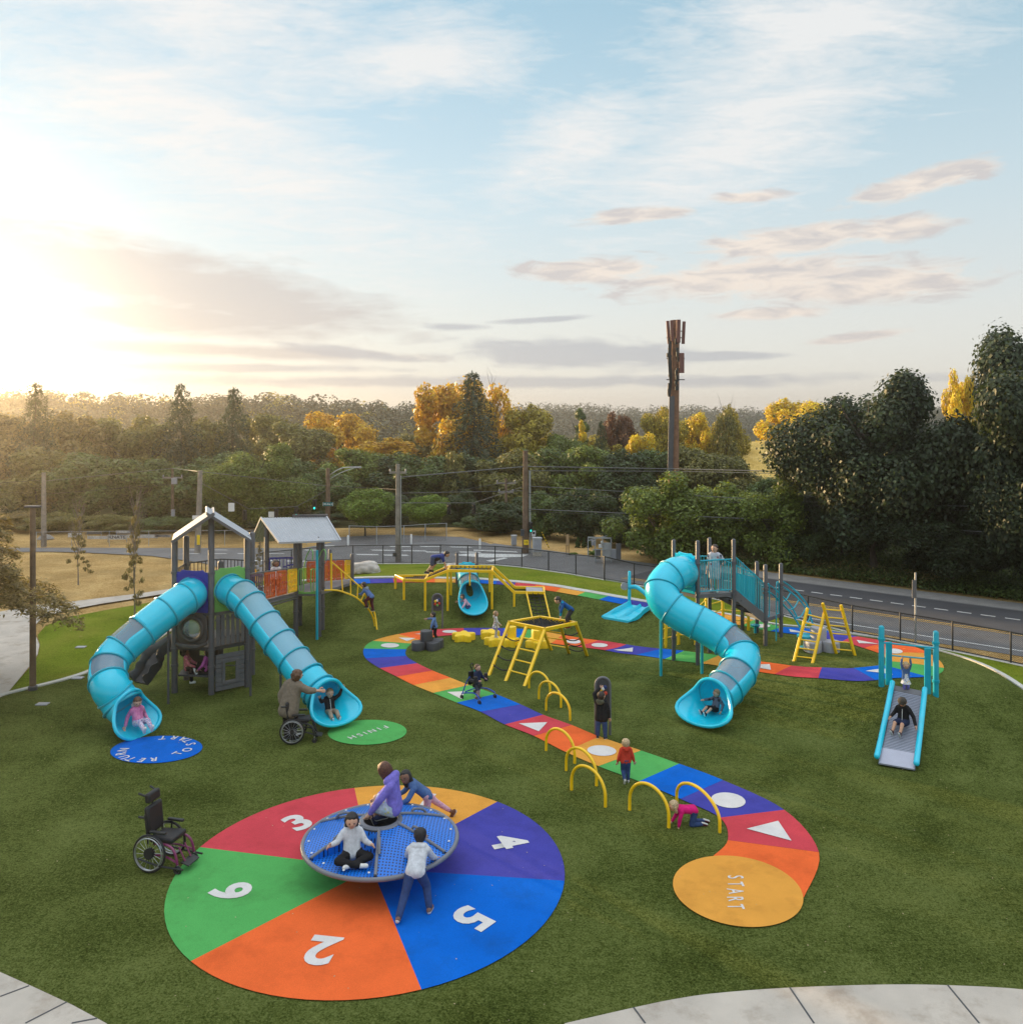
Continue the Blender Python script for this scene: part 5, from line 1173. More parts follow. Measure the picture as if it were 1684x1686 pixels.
for i,(px,Y,pt,w,k,l) in enumerate([(590,72,728,140,'broadA','bush'),(650,70,735,150,'broadB','deep'),(705,68,735,150,'broadC','mid'),(770,68,738,150,'broadA','deep'),(840,66,728,160,'broadB','olive'),(900,70,722,160,'broadC','mid'),(960,66,722,150,'broadA','bush'),(1020,64,728,150,'broadB','deep'),(1085,66,722,150,'broadC','mid'),(1150,64,724,150,'broadA','olive'),(1205,66,742,120,'broadB','olive'),(1285,58,772,130,'broadC','mid'),(1340,58,740,120,'broadA','deep'),
  (925,82,705,110,'broadA','bush'),(985,90,708,110,'broadB','goldg'),(1040,94,702,110,'broadC','olive'),(1120,96,700,110,'broadA','deep'),(1170,94,704,100,'broadB','goldg'),(845,92,700,110,'broadC','goldg'),(690,92,706,110,'broadA','olive'),(600,95,702,110,'broadB','olive'),
  (640,60,800,90,'bush','deep'),(755,62,800,90,'bushB','deep'),(880,60,800,90,'bush','deep'),(1130,52,820,120,'bushB','mid'),(1230,50,830,120,'bush','deep')]):
    tree('wood_tree',k,l,px,Y,pt,w,'leafy tree of the dark wood behind the junction',grp=MW)
# near spruce on the left and young street trees
tree('spruce_tree','spruceN','hazy',-175,21.5,690,520,'shaggy spruce hanging over the footpath at the left edge',0,cat='tree')
tree('young_tree','young','young',222,31.8,832,58,'slender young tree with sparse leaves, nearer the footpath edge',0,bark='barkp')
tree('young_tree','young','young',129,38.3,838,48,'slender young tree with sparse leaves, farther out in dry grass',0,bark='barkp')
tree('young_tree','young','young',427,40,892,26,'tiny bare sapling seen below the two corrugated roofs',0,bark='barkp')
for i,px in enumerate((951,961,970)): tree('arborvitae','arb','arb',px,49.5,884+(i==1)*2,13,['leftmost','middle','rightmost'][i]+' of three slim arborvitae by the utility cabinets',cat='shrub')
tree('verge_shrub','bush','bright',978,46.5,903,24,'bright green low shrub in front of the utility cabinets',cat='shrub')
tree('verge_shrub','bush','bright',944,47,909,18,'bright green low shrub left of the arborvitae',cat='shrub')
# undergrowth along the far side of the road
rng=np.random.default_rng(3); n=70000
s=rng.uniform(1,25,n); d=rng.random(n)**1.1*7; hgt=(.35+d*.25)*(.85+.35*np.sin(s*1.7)*np.sin(s*.63+1))
P=np.c_[RN.x*(40.2+d)+RD.x*s,RN.y*(40.2+d)+RD.y*s,rng.random(n)*np.maximum(.15,hgt)]
me=leaf_mesh('undergrowth',P,rng.normal(size=(n,3))*.6+np.array([0,-.2,.8]),rng.uniform(.04,.085,n),rng); me.materials.clear(); me.materials.append(LM['mid'])
o=bpy.data.objects.new('undergrowth',me); COL.objects.link(o); o['kind']='stuff'
n=5000; s=rng.uniform(10,21,n); d=rng.random(n)*2.0; P=np.c_[RN.x*(40.1+d)+RD.x*s,RN.y*(40.1+d)+RD.y*s,rng.random(n)*.7]
me=leaf_mesh('weeds',P,rng.normal(size=(n,3)),rng.uniform(.03,.10,n),rng,.2); me.materials.clear(); me.materials.append(LM['young'])
o=bpy.data.objects.new('dry_weeds',me); COL.objects.link(o); o['kind']='stuff'
# distant hills with far woodland
def ridge(name, Y, prof, m, depth=60):
    X=[(p[0]-CX)*Y/F for p in prof]; Zt=[H-(p[1]-HZ)*Y/F for p in prof]; mb=MB(); vs=[]; 
    for x,z in zip(X,Zt): vs+=[Vector((x*.86,Y-depth,-2)),Vector((x,Y,z)),Vector((x*1.1,Y+depth*2,z*.6-3))]
    n=len(prof); mb.add(vs,[(3*i+j,3*i+3+j,3*i+4+j,3*i+1+j) for i in range(n-1) for j in range(2)]); o=mb.build(name,m); o['kind']='structure'; return X,Zt
M['hill']=mat('hill_wood_floor',(.06,.06,.025),.95,var=.3,vscale=.05)
M['field']=turf_mat('dry_field',(.40,.26,.06),(.62,.42,.12),(.74,.54,.20),.25)
profA=[(-1500,640),(-700,645),(-100,655),(60,660),(180,666),(250,672),(330,668),(430,664),(520,672),(600,680),(690,682),(760,690),(800,700)]
XA,ZA=ridge('hill',240,profA,M['hill'])
profB=[(600,700),(800,682),(920,678),(980,680),(1060,684),(1140,682),(1250,686),(1400,682),(1700,676),(2300,668)]
XB,ZB=ridge('far_hill',520,profB,M['hill'],120)
ridge('field_hill',92,[(1120,745),(1180,735),(1240,727),(1320,718),(1420,714),(1500,720)],M['field'],18)
def forest(name, Y, X, Z, depth, n, rad, q, leaf, seed, lowfrac=.0):
    rng=np.random.default_rng(seed); x=rng.uniform(X[0],X[-1],n); zt=np.interp(x,X,Z); t=rng.random(n)
    y=Y-depth*t; z=-2+(zt+2)*(1-t); xx=x*(1-.14*t); r=rng.uniform(*rad,n)
    dd=sph(rng,n*q).reshape(n,q,3); dd[:,:,2]=np.abs(dd[:,:,2])*1.2-.1; P=(np.c_[xx,y,z][:,None]+dd*r[:,None,None]*np.array([1,1,1.15])).reshape(-1,3)
    N=(dd+rng.normal(size=(n,q,3))*.4).reshape(-1,3); me=leaf_mesh(name,P,N,np.repeat(r,q)*rng.uniform(.08,.17,n*q),rng); me.materials.clear(); me.materials.append(LM[leaf])
    o=bpy.data.objects.new(name,me); COL.objects.link(o); o['kind']='stuff'
forest('far_woodland',240,XA,ZA,60,4200,(1.0,3.6),84,'farw',21)
forest('far_woodland_gold',240,XA,ZA,60,420,(1.8,3.2),90,'goldg',22)
forest('distant_woodland',520,XB,ZB,120,4200,(2,5.5),40,'farw',23)

# windblown bits and dry leaves lying on the turf
rng=np.random.default_rng(9); n=900; xx=rng.uniform(-13,13,n); yy=rng.uniform(9.5,30,n); zz=Tn(np.c_[xx,yy])+.024
me=leaf_mesh('leaf_litter',np.c_[xx,yy,zz],rng.normal(size=(n,3))*.25+np.array([0,0,1]),rng.uniform(.005,.016,n),rng); me.materials.clear(); me.materials.append(mat('dry_leaf',(.42,.33,.20),.9,var=.4,vscale=9))
o=bpy.data.objects.new('leaf_litter',me); COL.objects.link(o); o['kind']='stuff'
# ------------------------------------------------------------------ fence, street furniture, wires
def linkmat():
    m,nt,b=newmat('chain_link'); geo=nt.n('ShaderNodeTexCoord').outputs['UV']; sx_=nt.n('ShaderNodeSeparateXYZ'); nt.L.new(geo,sx_.inputs[0])
    def lines(v): f=nt.math('FRACT',nt.math('MULTIPLY',v,1/.065)); return nt.math('LESS_THAN',f,.12)
    a=lines(nt.math('ADD',sx_.outputs[0],sx_.outputs[1])); c=lines(nt.math('ADD',nt.math('SUBTRACT',sx_.outputs[0],sx_.outputs[1]),10.0))
    fac=nt.math('MAXIMUM',a,c); b.inputs['Base Color'].default_value=(.012,.012,.012,1); b.inputs['Roughness'].default_value=.5
    tr=nt.n('ShaderNodeBsdfTransparent'); ms=nt.n('ShaderNodeMixShader'); nt.L.new(fac,ms.inputs[0]); nt.L.new(tr.outputs[0],ms.inputs[1]); nt.L.new(b.outputs[0],ms.inputs[2])
    nt.L.new(ms.outputs[0],m.node_tree.nodes['Material Output'].inputs['Surface']); return m
M['link']=linkmat()
FH=.95
def link_fence(name,lb,P,hgt,postm,meshm,pr=.028,bottom=True,sink=None):
    fe=thing(name,lb,'fence',P[0]); D=0; mb=MB(); uv=[]
    for i in range(len(P)-1):
        a,b=P[i],P[i+1]; L=(b-a).length; up=Vector((0,0,hgt)); f=Vector((0,0,.03)); mb.add([a+f,b+f,b+up,a+up],[(0,1,2,3)]); uv+=[(D,0),(D+L,0),(D+L,hgt),(D,hgt)]; D+=L
    o=mb.build('mesh',meshm,fe,smooth=False); ul=o.data.uv_layers.new(name='UVMap')
    for l in o.data.loops: ul.data[l.index].uv=uv[l.vertex_index]
    for p in P: mb=MB(); mb.post(p.x,p.y,p.z-.05,p.z+hgt+.03,pr,8); mb.build('post',postm,fe)
    mb=MB(); mb.tube([p+Vector((0,0,hgt)) for p in P],.022 if bottom else .013,8); mb.build('top_rail',postm,fe)
    if bottom: mb=MB(); mb.tube([p+Vector((0,0,.05)) for p in P],.018,6); mb.build('bottom_rail',postm,fe)
    return fe
FP=[G(*p) for p in [(433,942),(480,937),(532,931),(581,929),(630.6,928),(678,928),(725,927.5),(770,928.5),(815,930),(859,934),(903,940),(948,946.5),(995,955),(1044,963),(1100,972),(1180,987),(1250,1004),(1330,1024),(1403,1042),(1482,1056),(1568,1072),(1664,1092),(1775,1116),(1900,1143)]]
link_fence('chain_link_fence','black chain link fence running between the play lawn and the road',FP,FH,M['blacks'],M['link'])
mb=MB()
for i in range(len(FP)-1):
    a,b=FP[i],FP[i+1]; mb.slab([a+Vector((-.06,-.10,.015)),b+Vector((-.06,-.10,.015)),b+Vector((.06,.12,.015)),a+Vector((.06,.12,.015))],.1)
tag(mb.build('fence_kerb',M['kerb'],smooth=False),kind='structure')
M['galv']=mat('galvanised',(.34,.35,.36),.5,metal=.3)
P=[Z0(x,y) for x,y in ((575,896),(620,897.5),(665,896),(700,893),(735,891))]; link_fence('wire_fence','pale wire fence before the two round trees',P,1.1,M['galv'],M['link'],.022,False)
P=[Z0(x,y) for x,y in ((60,900),(118,899),(180,898.5),(245,898),(305,897.5),(370,897),(440,896),(505,895))]; link_fence('wire_fence','thin wire fence across the tan verge beyond the left road',P,.85,M['galv'],M['link'],.018,False)
# boulders
def rock(name,lb,px,py,rx,ry,rz,seed):
    g=G(px,py); o=thing(name,lb,'boulder',g); bm=bmesh.new(); bmesh.ops.create_icosphere(bm,subdivisions=4,radius=1)
    for v in bm.verts:
        d=v.co.copy(); q=mnoise.noise(d*1.1+Vector((seed,0,0)))*.35+mnoise.noise(d*2.8+Vector((0,seed,0)))*.16+mnoise.noise(d*7)*.05
        p=d*(1+q); p=Vector((math.copysign(abs(p.x)**.8,p.x)*rx,p.y*ry,max(-.2,math.copysign(abs(p.z)**.7,p.z))*rz)); v.co=p
    me=bpy.data.meshes.new('stone'); bm.to_mesh(me); bm.free(); me.materials.append(M['rock']); me.polygons.foreach_set('use_smooth',[True]*len(me.polygons)); x=bpy.data.objects.new('stone',me); COL.objects.link(x); x.parent=o; x.location=(0,0,rz*.25)
rock('boulder','large pale boulder on the lawn right of the lattice bridge',602,942,.62,.45,.36,3)
rock('boulder','smaller pale boulder on the lawn behind the climbing bridge',752,938,.55,.4,.22,8)
# utility poles
def pole(px,Y,pt,r,lb,m='wood',name='utility_pole',arm=None,pb=None,extra=None,lean=0):
    X=(px-CX)*Y/F; b=Vector((X,Y,0)); t=W(px+lean,pt,Y); o=thing(name,lb,'utility pole',b); mb=MB(); mb.tube([b-Vector((0,0,.2)),b.lerp(t,.5),t],[r*1.15,r,r*.8],10); mb.build('shaft',M[m],o)
    if arm:
        for (dz,w) in arm: 
            mb=MB(); c=t-Vector((0,0,dz)); mb.bar(c-Vector((w/2,0,0)),c+Vector((w/2,0,0)),.09,.11); x=mb.build('crossarm',M['woodg'],o,smooth=False)
            for s in (-.45,0.,.45): mb=MB(); mb.lathe([(.04,0),(.05,.05),(.03,.14)],c+Vector((w*s,0,.06)),8); mb.build('insulator',M['lgrey'],x)
    return o,b,t
pl1,_,T1=pole(72,50,778,.14,'pale wooden pole in the glare left of the young trees','woodg')
pl2,b2_,T2=pole(325,47.5,775,.15,'leaning pale wooden pole behind the gabled tower roof','woodg',lean=5)
mb=MB(); mb.box(b2_+Vector((.12,-.16,.75)),(.16,.05,.55)); mb.build('marker',M['yplas'],pl2,smooth=False); mb=MB(); mb.box(W(326,852,47.3),(.62,.04,.22)); mb.build('sign_blade',M['white'],pl2,smooth=False)
pl3,_,T3=pole(284,58,772,.10,'thin dark pole with a white box near its top','wood',arm=[(.6,1.4)]); mb=MB(); mb.box(W(287,792,57.7),(.34,.2,.42)); mb.build('box',M['lgrey'],pl3,smooth=False); mb=MB(); mb.box(W(285,845,57.8),(.2,.2,.5)); mb.build('box',M['lgrey'],pl3,smooth=False)
pl4,b4,T4=pole(540,55,771,.15,'brown wooden pole carrying a green street sign and a lamp arm')
mb=MB(); mb.tube(catmull([W(541,783,55),W(562,771,54.8),W(585,769,54.7)],5),.035,6); mb.tube(catmull([W(541,790,55),W(562,778,54.8),W(585,770,54.7)],5),.025,6); mb.build('lamp_arm',M['silver'],pl4); mb=MB(); mb.box(W(588,769.5,54.7),(.55,.2,.1)); mb.build('lamp_head',M['lgrey'],pl4,bevel=.03)
sg=thing('street_sign','green street name sign with white letters on the brown wooden pole','sign',W(540,830,54.6)); M['sgreen']=mat('sign_green',(.0,.16,.17),.5); mb=MB(); mb.box(W(540,830,54.6),(.66,.03,.23)); mb.build('sign_blade',M['sgreen'],sg,smooth=False); mb=MB()
for s in (-1,1): mb.box(W(540,830,54.58)+Vector((s*.32,0,0)),(.02,.03,.23))
mb.build('sign_border',M['white'],sg,smooth=False)
def sign_text(txt,c,size,m,par,bold=.01,rotz=0,sx=1):
    me=glyph(txt,size,bold); base=rootloc(par)
    for v in me.vertices: v.co=(c.x+v.co.x*sx-base.x,c.y-base.y,c.z+v.co.y-base.z)
    me.materials.clear(); me.materials.append(m); o=bpy.data.objects.new('lettering',me); COL.objects.link(o); o.parent=par; return o
sign_text('42 Ave S',W(540,830,54.6)+Vector((0,-.022,0)),.15,M['white'],sg,.02)
pl5,b5,T5=pole(655,44.5,764,.13,'tall grey wooden pole standing just outside the black fence','woodg',arm=[(.45,.9)]); mb=MB(); mb.box(W(650,913,44.2),(.2,.14,.2)); mb.build('box',M['dgrey'],pl5,smooth=False); mb=MB(); mb.tube([Vector((b5.x+.17,b5.y-.05,0)),Vector((b5.x+.16,b5.y-.05,T5.z-.6))],.03,6); mb.build('conduit',M['galv'],pl5)
pl6,b6,T6=pole(865,47.5,742,.17,'brown utility pole with a yellow tag beside the grey street cabinet'); mb=MB(); mb.tube([Vector((b6.x+.26,b6.y-.06,0)),Vector((b6.x+.24,b6.y-.06,4.6))],.05,8); mb.build('conduit',M['galv'],pl6); mb=MB(); mb.box(W(866,893,47.2),(.26,.02,.28)); mb.build('tag',M['yplas'],pl6,smooth=False)
sign_text('15',W(866,893,47.18),.17,M['black'],pl6,.01)
mb=MB(); mb.box(W(860,877,47.2),(.2,.2,.36)); mb.build('box',M['dgrey'],pl6,smooth=False)
pl7,b7,T7=pole(833,56,788,.10,'thin pole in the shrubs left of the brown pole with yellow tag',arm=[(.3,1.3),(.9,1.0)])
# cell tower
ct=thing('cell_tower','thick brown timber cell tower with red-brown antenna panels and a grey cable cover','cell tower',(((1108-CX)*56/F),56,0)); c0=Vector(ct.location)
mb=MB(); mb.tube([c0,Vector((c0.x+.05,56,7)),Vector((c0.x+.16,56,W(0,527,56).z))],[.37,.33,.27],14); mb.build('shaft',M['woodr'],ct)
mb=MB(); mb.bar(W(1103,780,55.6),W(1106,652,55.6),.34,.12,Vector((0,1,0))); mb.build('cable_cover',M['post'],ct,smooth=False)
for (px,y0,y1,w,dy,tl) in ((1099,528,566,.20,-.3,3),(1105.5,527,562,.20,-.5,1),(1117,526,564,.26,-.55,-.5),(1126,529,566,.20,-.2,-2)):
    mb=MB(); mb.bar(W(px,y0,56+dy),W(px+tl*.8,y1,56+dy),w,.14,Vector((0,1,0))); mb.build('antenna',M['redbrown'],ct,smooth=False,bevel=.02)
mb=MB(); mb.bar(W(1122,581,55.5),W(1122,614,55.5),.32,.2,Vector((0,1,0))); mb.build('antenna',M['redbrown'],ct,smooth=False,bevel=.02)
mb=MB(); rr_=random.Random(4)
for k in range(34):
    y=rr_.uniform(560,655); px=rr_.choice([1101,1102.5,1113.5,1115])+rr_.uniform(-1,1); mb.box(W(px,y,55.6+rr_.uniform(-.1,.1)),(rr_.uniform(.08,.22),.15,rr_.uniform(.12,.4)))
for k in range(6):
    x=1101+k*.9; mb.tube(catmull([W(x,560,55.6),W(x-1,590,55.5),W(x+.6,620,55.5),W(1104,650,55.6)],3),.025,5)
for y in (545,556,590,625): mb.bar(W(1097,y,55.9),W(1127,y,55.9),.06)
mb.build('mounting_gear',M['blacks'],ct,smooth=False)
# lamp post at left
lp=thing('lamp_post','slim brown lamp post with a flat T head beside the left footpath','lamp post',G(54,1136)); g=Vector(lp.location); zt=W(54,836,g.y).z
mb=MB(); mb.tube([g-Vector((0,0,.05)),Vector((g.x,g.y,zt))],[.085,.07],12); mb.build('shaft',M['wood'],lp); mb=MB(); mb.lathe([(.12,0),(.12,.10),(.09,.12)],g,12); mb.build('base',M['post'],lp)
mb=MB(); mb.box((g.x,g.y,zt+.03),(.42,.16,.06)); mb.build('lamp_head',M['post'],lp,bevel=.02)
# sign post on the right seen from behind
g=Z0(1507,1062); sgp=thing('road_sign','narrow grey road sign seen edge-on on a thin post beyond the fence','sign',g); mb=MB(); mb.box(g+Vector((0,0,1.2)),(.05,.05,2.4)); mb.build('post',M['galv'],sgp,smooth=False); mb=MB(); tt=W(1505,970,g.y-.05); mb.box(tt,(.14,.03,.6)); mb.build('panel',M['mgrey'],sgp,smooth=False)
# cabinet and small signs
def cab(px,py,w,d,h,lb,plinth=.22,m='cabinet'):
    g=Z0(px,py); o=thing('street_cabinet',lb,'cabinet',g); mb=MB(); mb.box(g+Vector((0,0,plinth/2)),(w*1.04,d*1.04,plinth)); mb.build('plinth',M['conc'],o,smooth=False); mb=MB(); mb.box(g+Vector((0,0,plinth+h/2)),(w,d,h),Matrix.Rotation(.15,3,'Z')); b=mb.build('body',M[m],o,smooth=False,bevel=.02); mb=MB(); mb.box(g+Vector((.0,-d*.52,plinth+h/2)),(w*.8,.02,h*.86),Matrix.Rotation(.15,3,'Z')); mb.build('door',M['lgrey'],o,smooth=False); mb=MB(); mb.box(g+Vector((0,0,plinth+h+.03)),(w*1.1,d*1.1,.06),Matrix.Rotation(.15,3,'Z')); mb.build('lid',M[m],o,smooth=False)
cab(884,915,.46,.4,.72,'pale grey street cabinet beside the brown utility pole'); cab(846,898,.3,.3,.5,'small grey street cabinet at the foot of the shrubs',.05)
g=Z0(880,906); o=thing('road_sign','white square road sign on a short post above the grey cabinet','sign',g); tz=W(878,878,g.y).z; mb=MB(); mb.tube([g,Vector((g.x,g.y,tz))],.025,6); mb.build('post',M['galv'],o); mb=MB(); mb.box((g.x-.05,g.y-.04,tz),(.22,.02,.3)); mb.build('panel',M['white'],o,smooth=False); mb=MB(); mb.lathe([(.07,0),(.07,.01)],(g.x-.05,g.y-.05,tz+.02),12,(0,-1,0)); mb.build('symbol',M['black'],o); mb=MB(); mb.box((g.x-.05,g.y-.04,tz-.26),(.16,.02,.16)); mb.build('plate',M['white'],o,smooth=False)
g=Z0(934,914); o=thing('notice_board','narrow wooden notice board on two legs by the arborvitae','notice board',g); M['ply']=mat('plywood',(.42,.27,.14),.8)
for s in (-.05,.07): mb=MB(); mb.box(g+Vector((s,0,.35)),(.04,.04,.7)); mb.build('leg',M['wood'],o,smooth=False)
mb=MB(); mb.box(g+Vector((.01,-.03,.85)),(.16,.04,.6)); mb.build('board',M['ply'],o,smooth=False)
g=Z0(906,904); o=thing('guy_wire','yellow and black striped guy wire guard leaning by the shrubs','guy wire',g); mb=MB(); mb.tube([W(904,903,g.y),W(892,876,g.y)],.03,6); mb.build('guard',M['yplas'],o); mb=MB()
for k in range(6): a=W(904,903,g.y-.02).lerp(W(892,876,g.y-.02),(k+.5)/6); mb.box(a,(.05,.04,.06))
mb.build('band',M['black'],o,smooth=False)['kind']='stuff'
# utility compound
g=Z0(990,926); uc=thing('utility_compound','steel framed compound of utility cabinets at the wood edge','utility cabinets',g); y0=g.y
for (px,pt,pb) in ((968,884,924),(980,885,926),(992,884,926),(1006,888,926)): mb=MB(); a=W(px,pt,y0); mb.bar(Vector((a.x,y0,0)),a,.05,.05); mb.build('frame_post',M['galv'],uc,smooth=False)
mb=MB(); mb.bar(W(968,885,y0),W(1006,886,y0),.06,.07); mb.bar(W(968,890,y0+.6),W(1000,882,y0+.6),.05,.05); mb.bar(W(975,905,y0),W(1000,905,y0),.04,.04); mb.build('frame_beam',M['galv'],uc,smooth=False)
for (px,py,w,h,m) in ((977,894,.22,.24,'lgrey'),(988,899,.16,.16,'white'),(991,893,.12,.12,'white'),(999,908,.36,.9,'cabinet'),(1009,912,.30,.5,'lgrey'),(984,912,.3,.5,'mgrey'),(1018,908,.25,.8,'mgrey')): mb=MB(); mb.box(W(px,py,y0+.2),(w,.2,h)); mb.build('cabinet',M[m],uc,smooth=False)
# signals on span wires
def signal(px,py,Y,lb,lit=True,back=False):
    c=W(px,py,Y); o=thing('traffic_light',lb,'traffic light',c,'traffic lights hung on span wires'); s=Y/F; mb=MB(); mb.box(c,(6*s,.2,17*s)); mb.build('housing',M['blacks'],o,smooth=False,bevel=.02)
    for k in range(3):
        z=c.z+(1-k)*5.2*s; mb=MB(); mb.lathe([(2.2*s,0),(2.4*s,.10),(2.0*s,.10)],(c.x+.3*s,c.y-.1,z),12,(.3,-1,0),cap=False); mb.build('visor',M['blacks'],o)
        if lit and k==2:
            mb=MB(); mb.lathe([(2.0*s,0),(.001,.02)],(c.x+.3*s,c.y-.105,z),12,(.3,-1,0),cap=False); mb.build('lens',M['glow'],o)
m,nt_,b=newmat('signal_green'); b.inputs['Emission Color'].default_value=(.02,.75,.6,1); b.inputs['Emission Strength'].default_value=1.2; b.inputs['Base Color'].default_value=(.01,.2,.15,1); M['glow']=m
signal(403,848,52,'traffic light right of the gabled roof, turned away',False); signal(455,846,53,'traffic light just above the second corrugated roof',False); signal(488,843,54,'lit traffic light left of the street sign, lower one'); signal(518,831,56,'lit traffic light nearest the street sign'); signal(739,838,50,'left one of two traffic lights over the junction, turned away',False); signal(780,838,50,'right one of two traffic lights over the junction, turned away',False); signal(873.5,868,47.2,'lit traffic light fixed on the brown pole with yellow tag')
for (px,py,w,h,Y,lb) in ((381,835,10,14,51,'blank white square sign hung on the span wire'),(447,847,10,9,53,'small blank white sign above the second corrugated roof')):
    c=W(px,py,Y); o=thing('hanging_sign',lb,'sign',c); s=Y/F; mb=MB(); mb.box(c,(w*s,.03,h*s)); mb.build('panel',M['white'],o,smooth=False)
c=W(555,888,52); o=thing('road_sign','small dark blue sign at the corner beyond the second roof','sign',Vector((c.x,c.y,0))); mb=MB(); mb.box(c,(.26,.03,.26)); mb.build('panel',M['dropb'],o,smooth=False); mb=MB(); mb.tube([Vector((c.x,c.y+.04,0)),c+Vector((0,.04,0))],.025,6); mb.build('post',M['galv'],o)
for i,(px,py) in enumerate(((573,898),(677,896),(790,904))): g=Z0(px,py); o=thing('marker_post',['white marker post left of the larger round tree','white marker post right of the larger round tree','white marker post at the far kerb of the junction'][i],'post',g); mb=MB(); mb.lathe([(.06,0),(.06,.55),(.04,.6)],g,8); mb.build('shaft',M['white'],o)
# wires
WG='overhead wires'
def wire(pts,lb,r=.016,sag=0):
    P=[W(*p) for p in pts]; o=thing('power_line',lb,'wire',P[0],WG); mb=MB()
    for a,b in zip(P[:-1],P[1:]):
        n=14; mb.tube([a.lerp(b,k/n)-Vector((0,0,sag*4*(k/n)*(1-k/n))) for k in range(n+1)],r,5)
    mb.build('cable',M['wirel'] if r>.015 else M['wire'],o)
M['wirel']=mat('wire_grey',(.12,.12,.12),.5)
wire([(655,786,44.5),(865,768,47.5),(1110,772,52),(1760,787,34)],'thick grey wire from the tall grey pole across to the right edge',.03)
wire([(865,775,47.5),(1120,776,50),(1760,790,33)],'second wire just below the thick grey one',.018)
wire([(865,800,47.5),(1320,826,42),(1760,838,33)],'wire crossing the dark maples, upper of the middle pair',.018); wire([(865,812,47.5),(1320,832,42),(1760,846,33)],'wire crossing the dark maples, lower of the middle pair',.014)
wire([(865,838,47.5),(1320,858,42),(1760,884,33)],'lowest thick wire in front of the dark maples',.024); wire([(865,842,47.5),(1320,861,42),(1760,888,33)],'thin wire along the lowest thick one',.012)
wire([(655,812,44.5),(865,808,47.5)],'wire between tall grey pole and brown pole, upper',.016); wire([(655,822,44.5),(865,790,47.5)],'wire rising from tall grey pole to brown pole',.014); wire([(540,800,55),(655,806,44.5)],'wire between street sign pole and tall grey pole',.015)
wire([(72,792,50),(284,771,58),(325,776,47.5),(540,800,55)],'long pale wire over the left road',.018); wire([(72,814,50),(284,797,58)],'lower pale wire over the left road',.014); wire([(325,792,47.5),(410,838,52),(488,834,54),(540,806,55)],'span wire with hanging signals on the left',.018); wire([(655,828,44.5),(739,828,50),(780,828,50),(865,800,47.5)],'span wire with hanging signals over the junction',.018)
wire([(-60,800,48),(72,790,50)],'pale wire leaving the frame at the left',.014)
for i,(px,py) in enumerate(((133,1066),(70,1160),(128,1117))):
    g=G(px,py); o=thing('valve_cover',['pale valve cover in the middle of the left lawn','pale valve cover beside the lamp post foot','pale valve cover near the kerb of the left lawn'][i],'valve cover',g); mb=MB(); mb.box(g+Vector((0,0,.012)),(.3,.2,.03)); mb.build('lid',M['lgrey'],o,smooth=False,bevel=.008)
# banners along the far verge on the left
BG='banners on the far verge'
M['bann']=mat('banner_white',(.52,.52,.54),.7,var=.25,vscale=3); M['bannk']=mat('banner_ink',(.06,.06,.07),.7)
def banner(px,py,w,h,Y,txt,lb,m='bann',tm='bannk',sz=.5):
    c=W(px,py,Y); s=Y/F; o=thing('banner',lb,'banner',Vector((c.x,c.y,c.z-h*s/2)),BG); mb=MB(); mb.box(c,(w*s,.03,h*s)); mb.build('sheet',M[m],o,smooth=False)
    if txt: sign_text(txt,c+Vector((0,-.025,0)),h*s*.95,M[tm],o,.02,sx=1.25)
    for e in (-.48,.48): mb=MB(); p=Vector((c.x+w*s*e,c.y+.03,0)); mb.tube([p,Vector((p.x,p.y,c.z+h*s/2))],.025,5); mb.build('stake',M['galv'],o)
banner(193,884.5,32,7.5,51.5,'KNATE','pale banner with the bold dark lettering KNATE'); banner(160,885,32,5,53.2,'','long pale banner left of the lettered one'); banner(123,881,22,7,53.5,'','pale banner behind the farther young tree'); banner(235,883,50,5.5,53.4,'','long pale banner right of the lettered one'); banner(203,876,24,4.5,54.5,'SHOP','pale banner raised behind the lettered one','lgrey','white'); banner(155,877.5,24,3.5,54.5,'','dark narrow banner at the back','mgrey'); banner(268,882.5,26,4,53.4,'MOTORS','dark banner nearest the leaning pole','lgrey')
g=Z0(75,887); o=thing('gravel_heap','pale low heap of gravel at the road edge by the left pole','heap',g); mb=MB(); mb.lathe([(.5,0),(.35,.16),(.15,.26),(.001,.3)],g,12,cap=False); mb.build('mound',M['gravel'],o)
# haze of the low sun
if HAZE>0:
    mb=MB(); mb.box((0,300,14),(1700,1300,32)); hz=mb.build('haze',M['white'],smooth=False); hz['kind']='stuff'; hm=bpy.data.materials.new('haze'); hm.use_nodes=True; nn_=hm.node_tree; nn_.nodes.remove(nn_.nodes['Principled BSDF'])
    v=nn_.nodes.new('ShaderNodeVolumePrincipled'); v.inputs['Density'].default_value=HAZE; v.inputs['Color'].default_value=(.95,.92,.86,1); v.inputs['Anisotropy'].default_value=.85; nn_.links.new(v.outputs[0],nn_.nodes['Material Output'].inputs['Volume']); hz.data.materials.clear(); hz.data.materials.append(hm)
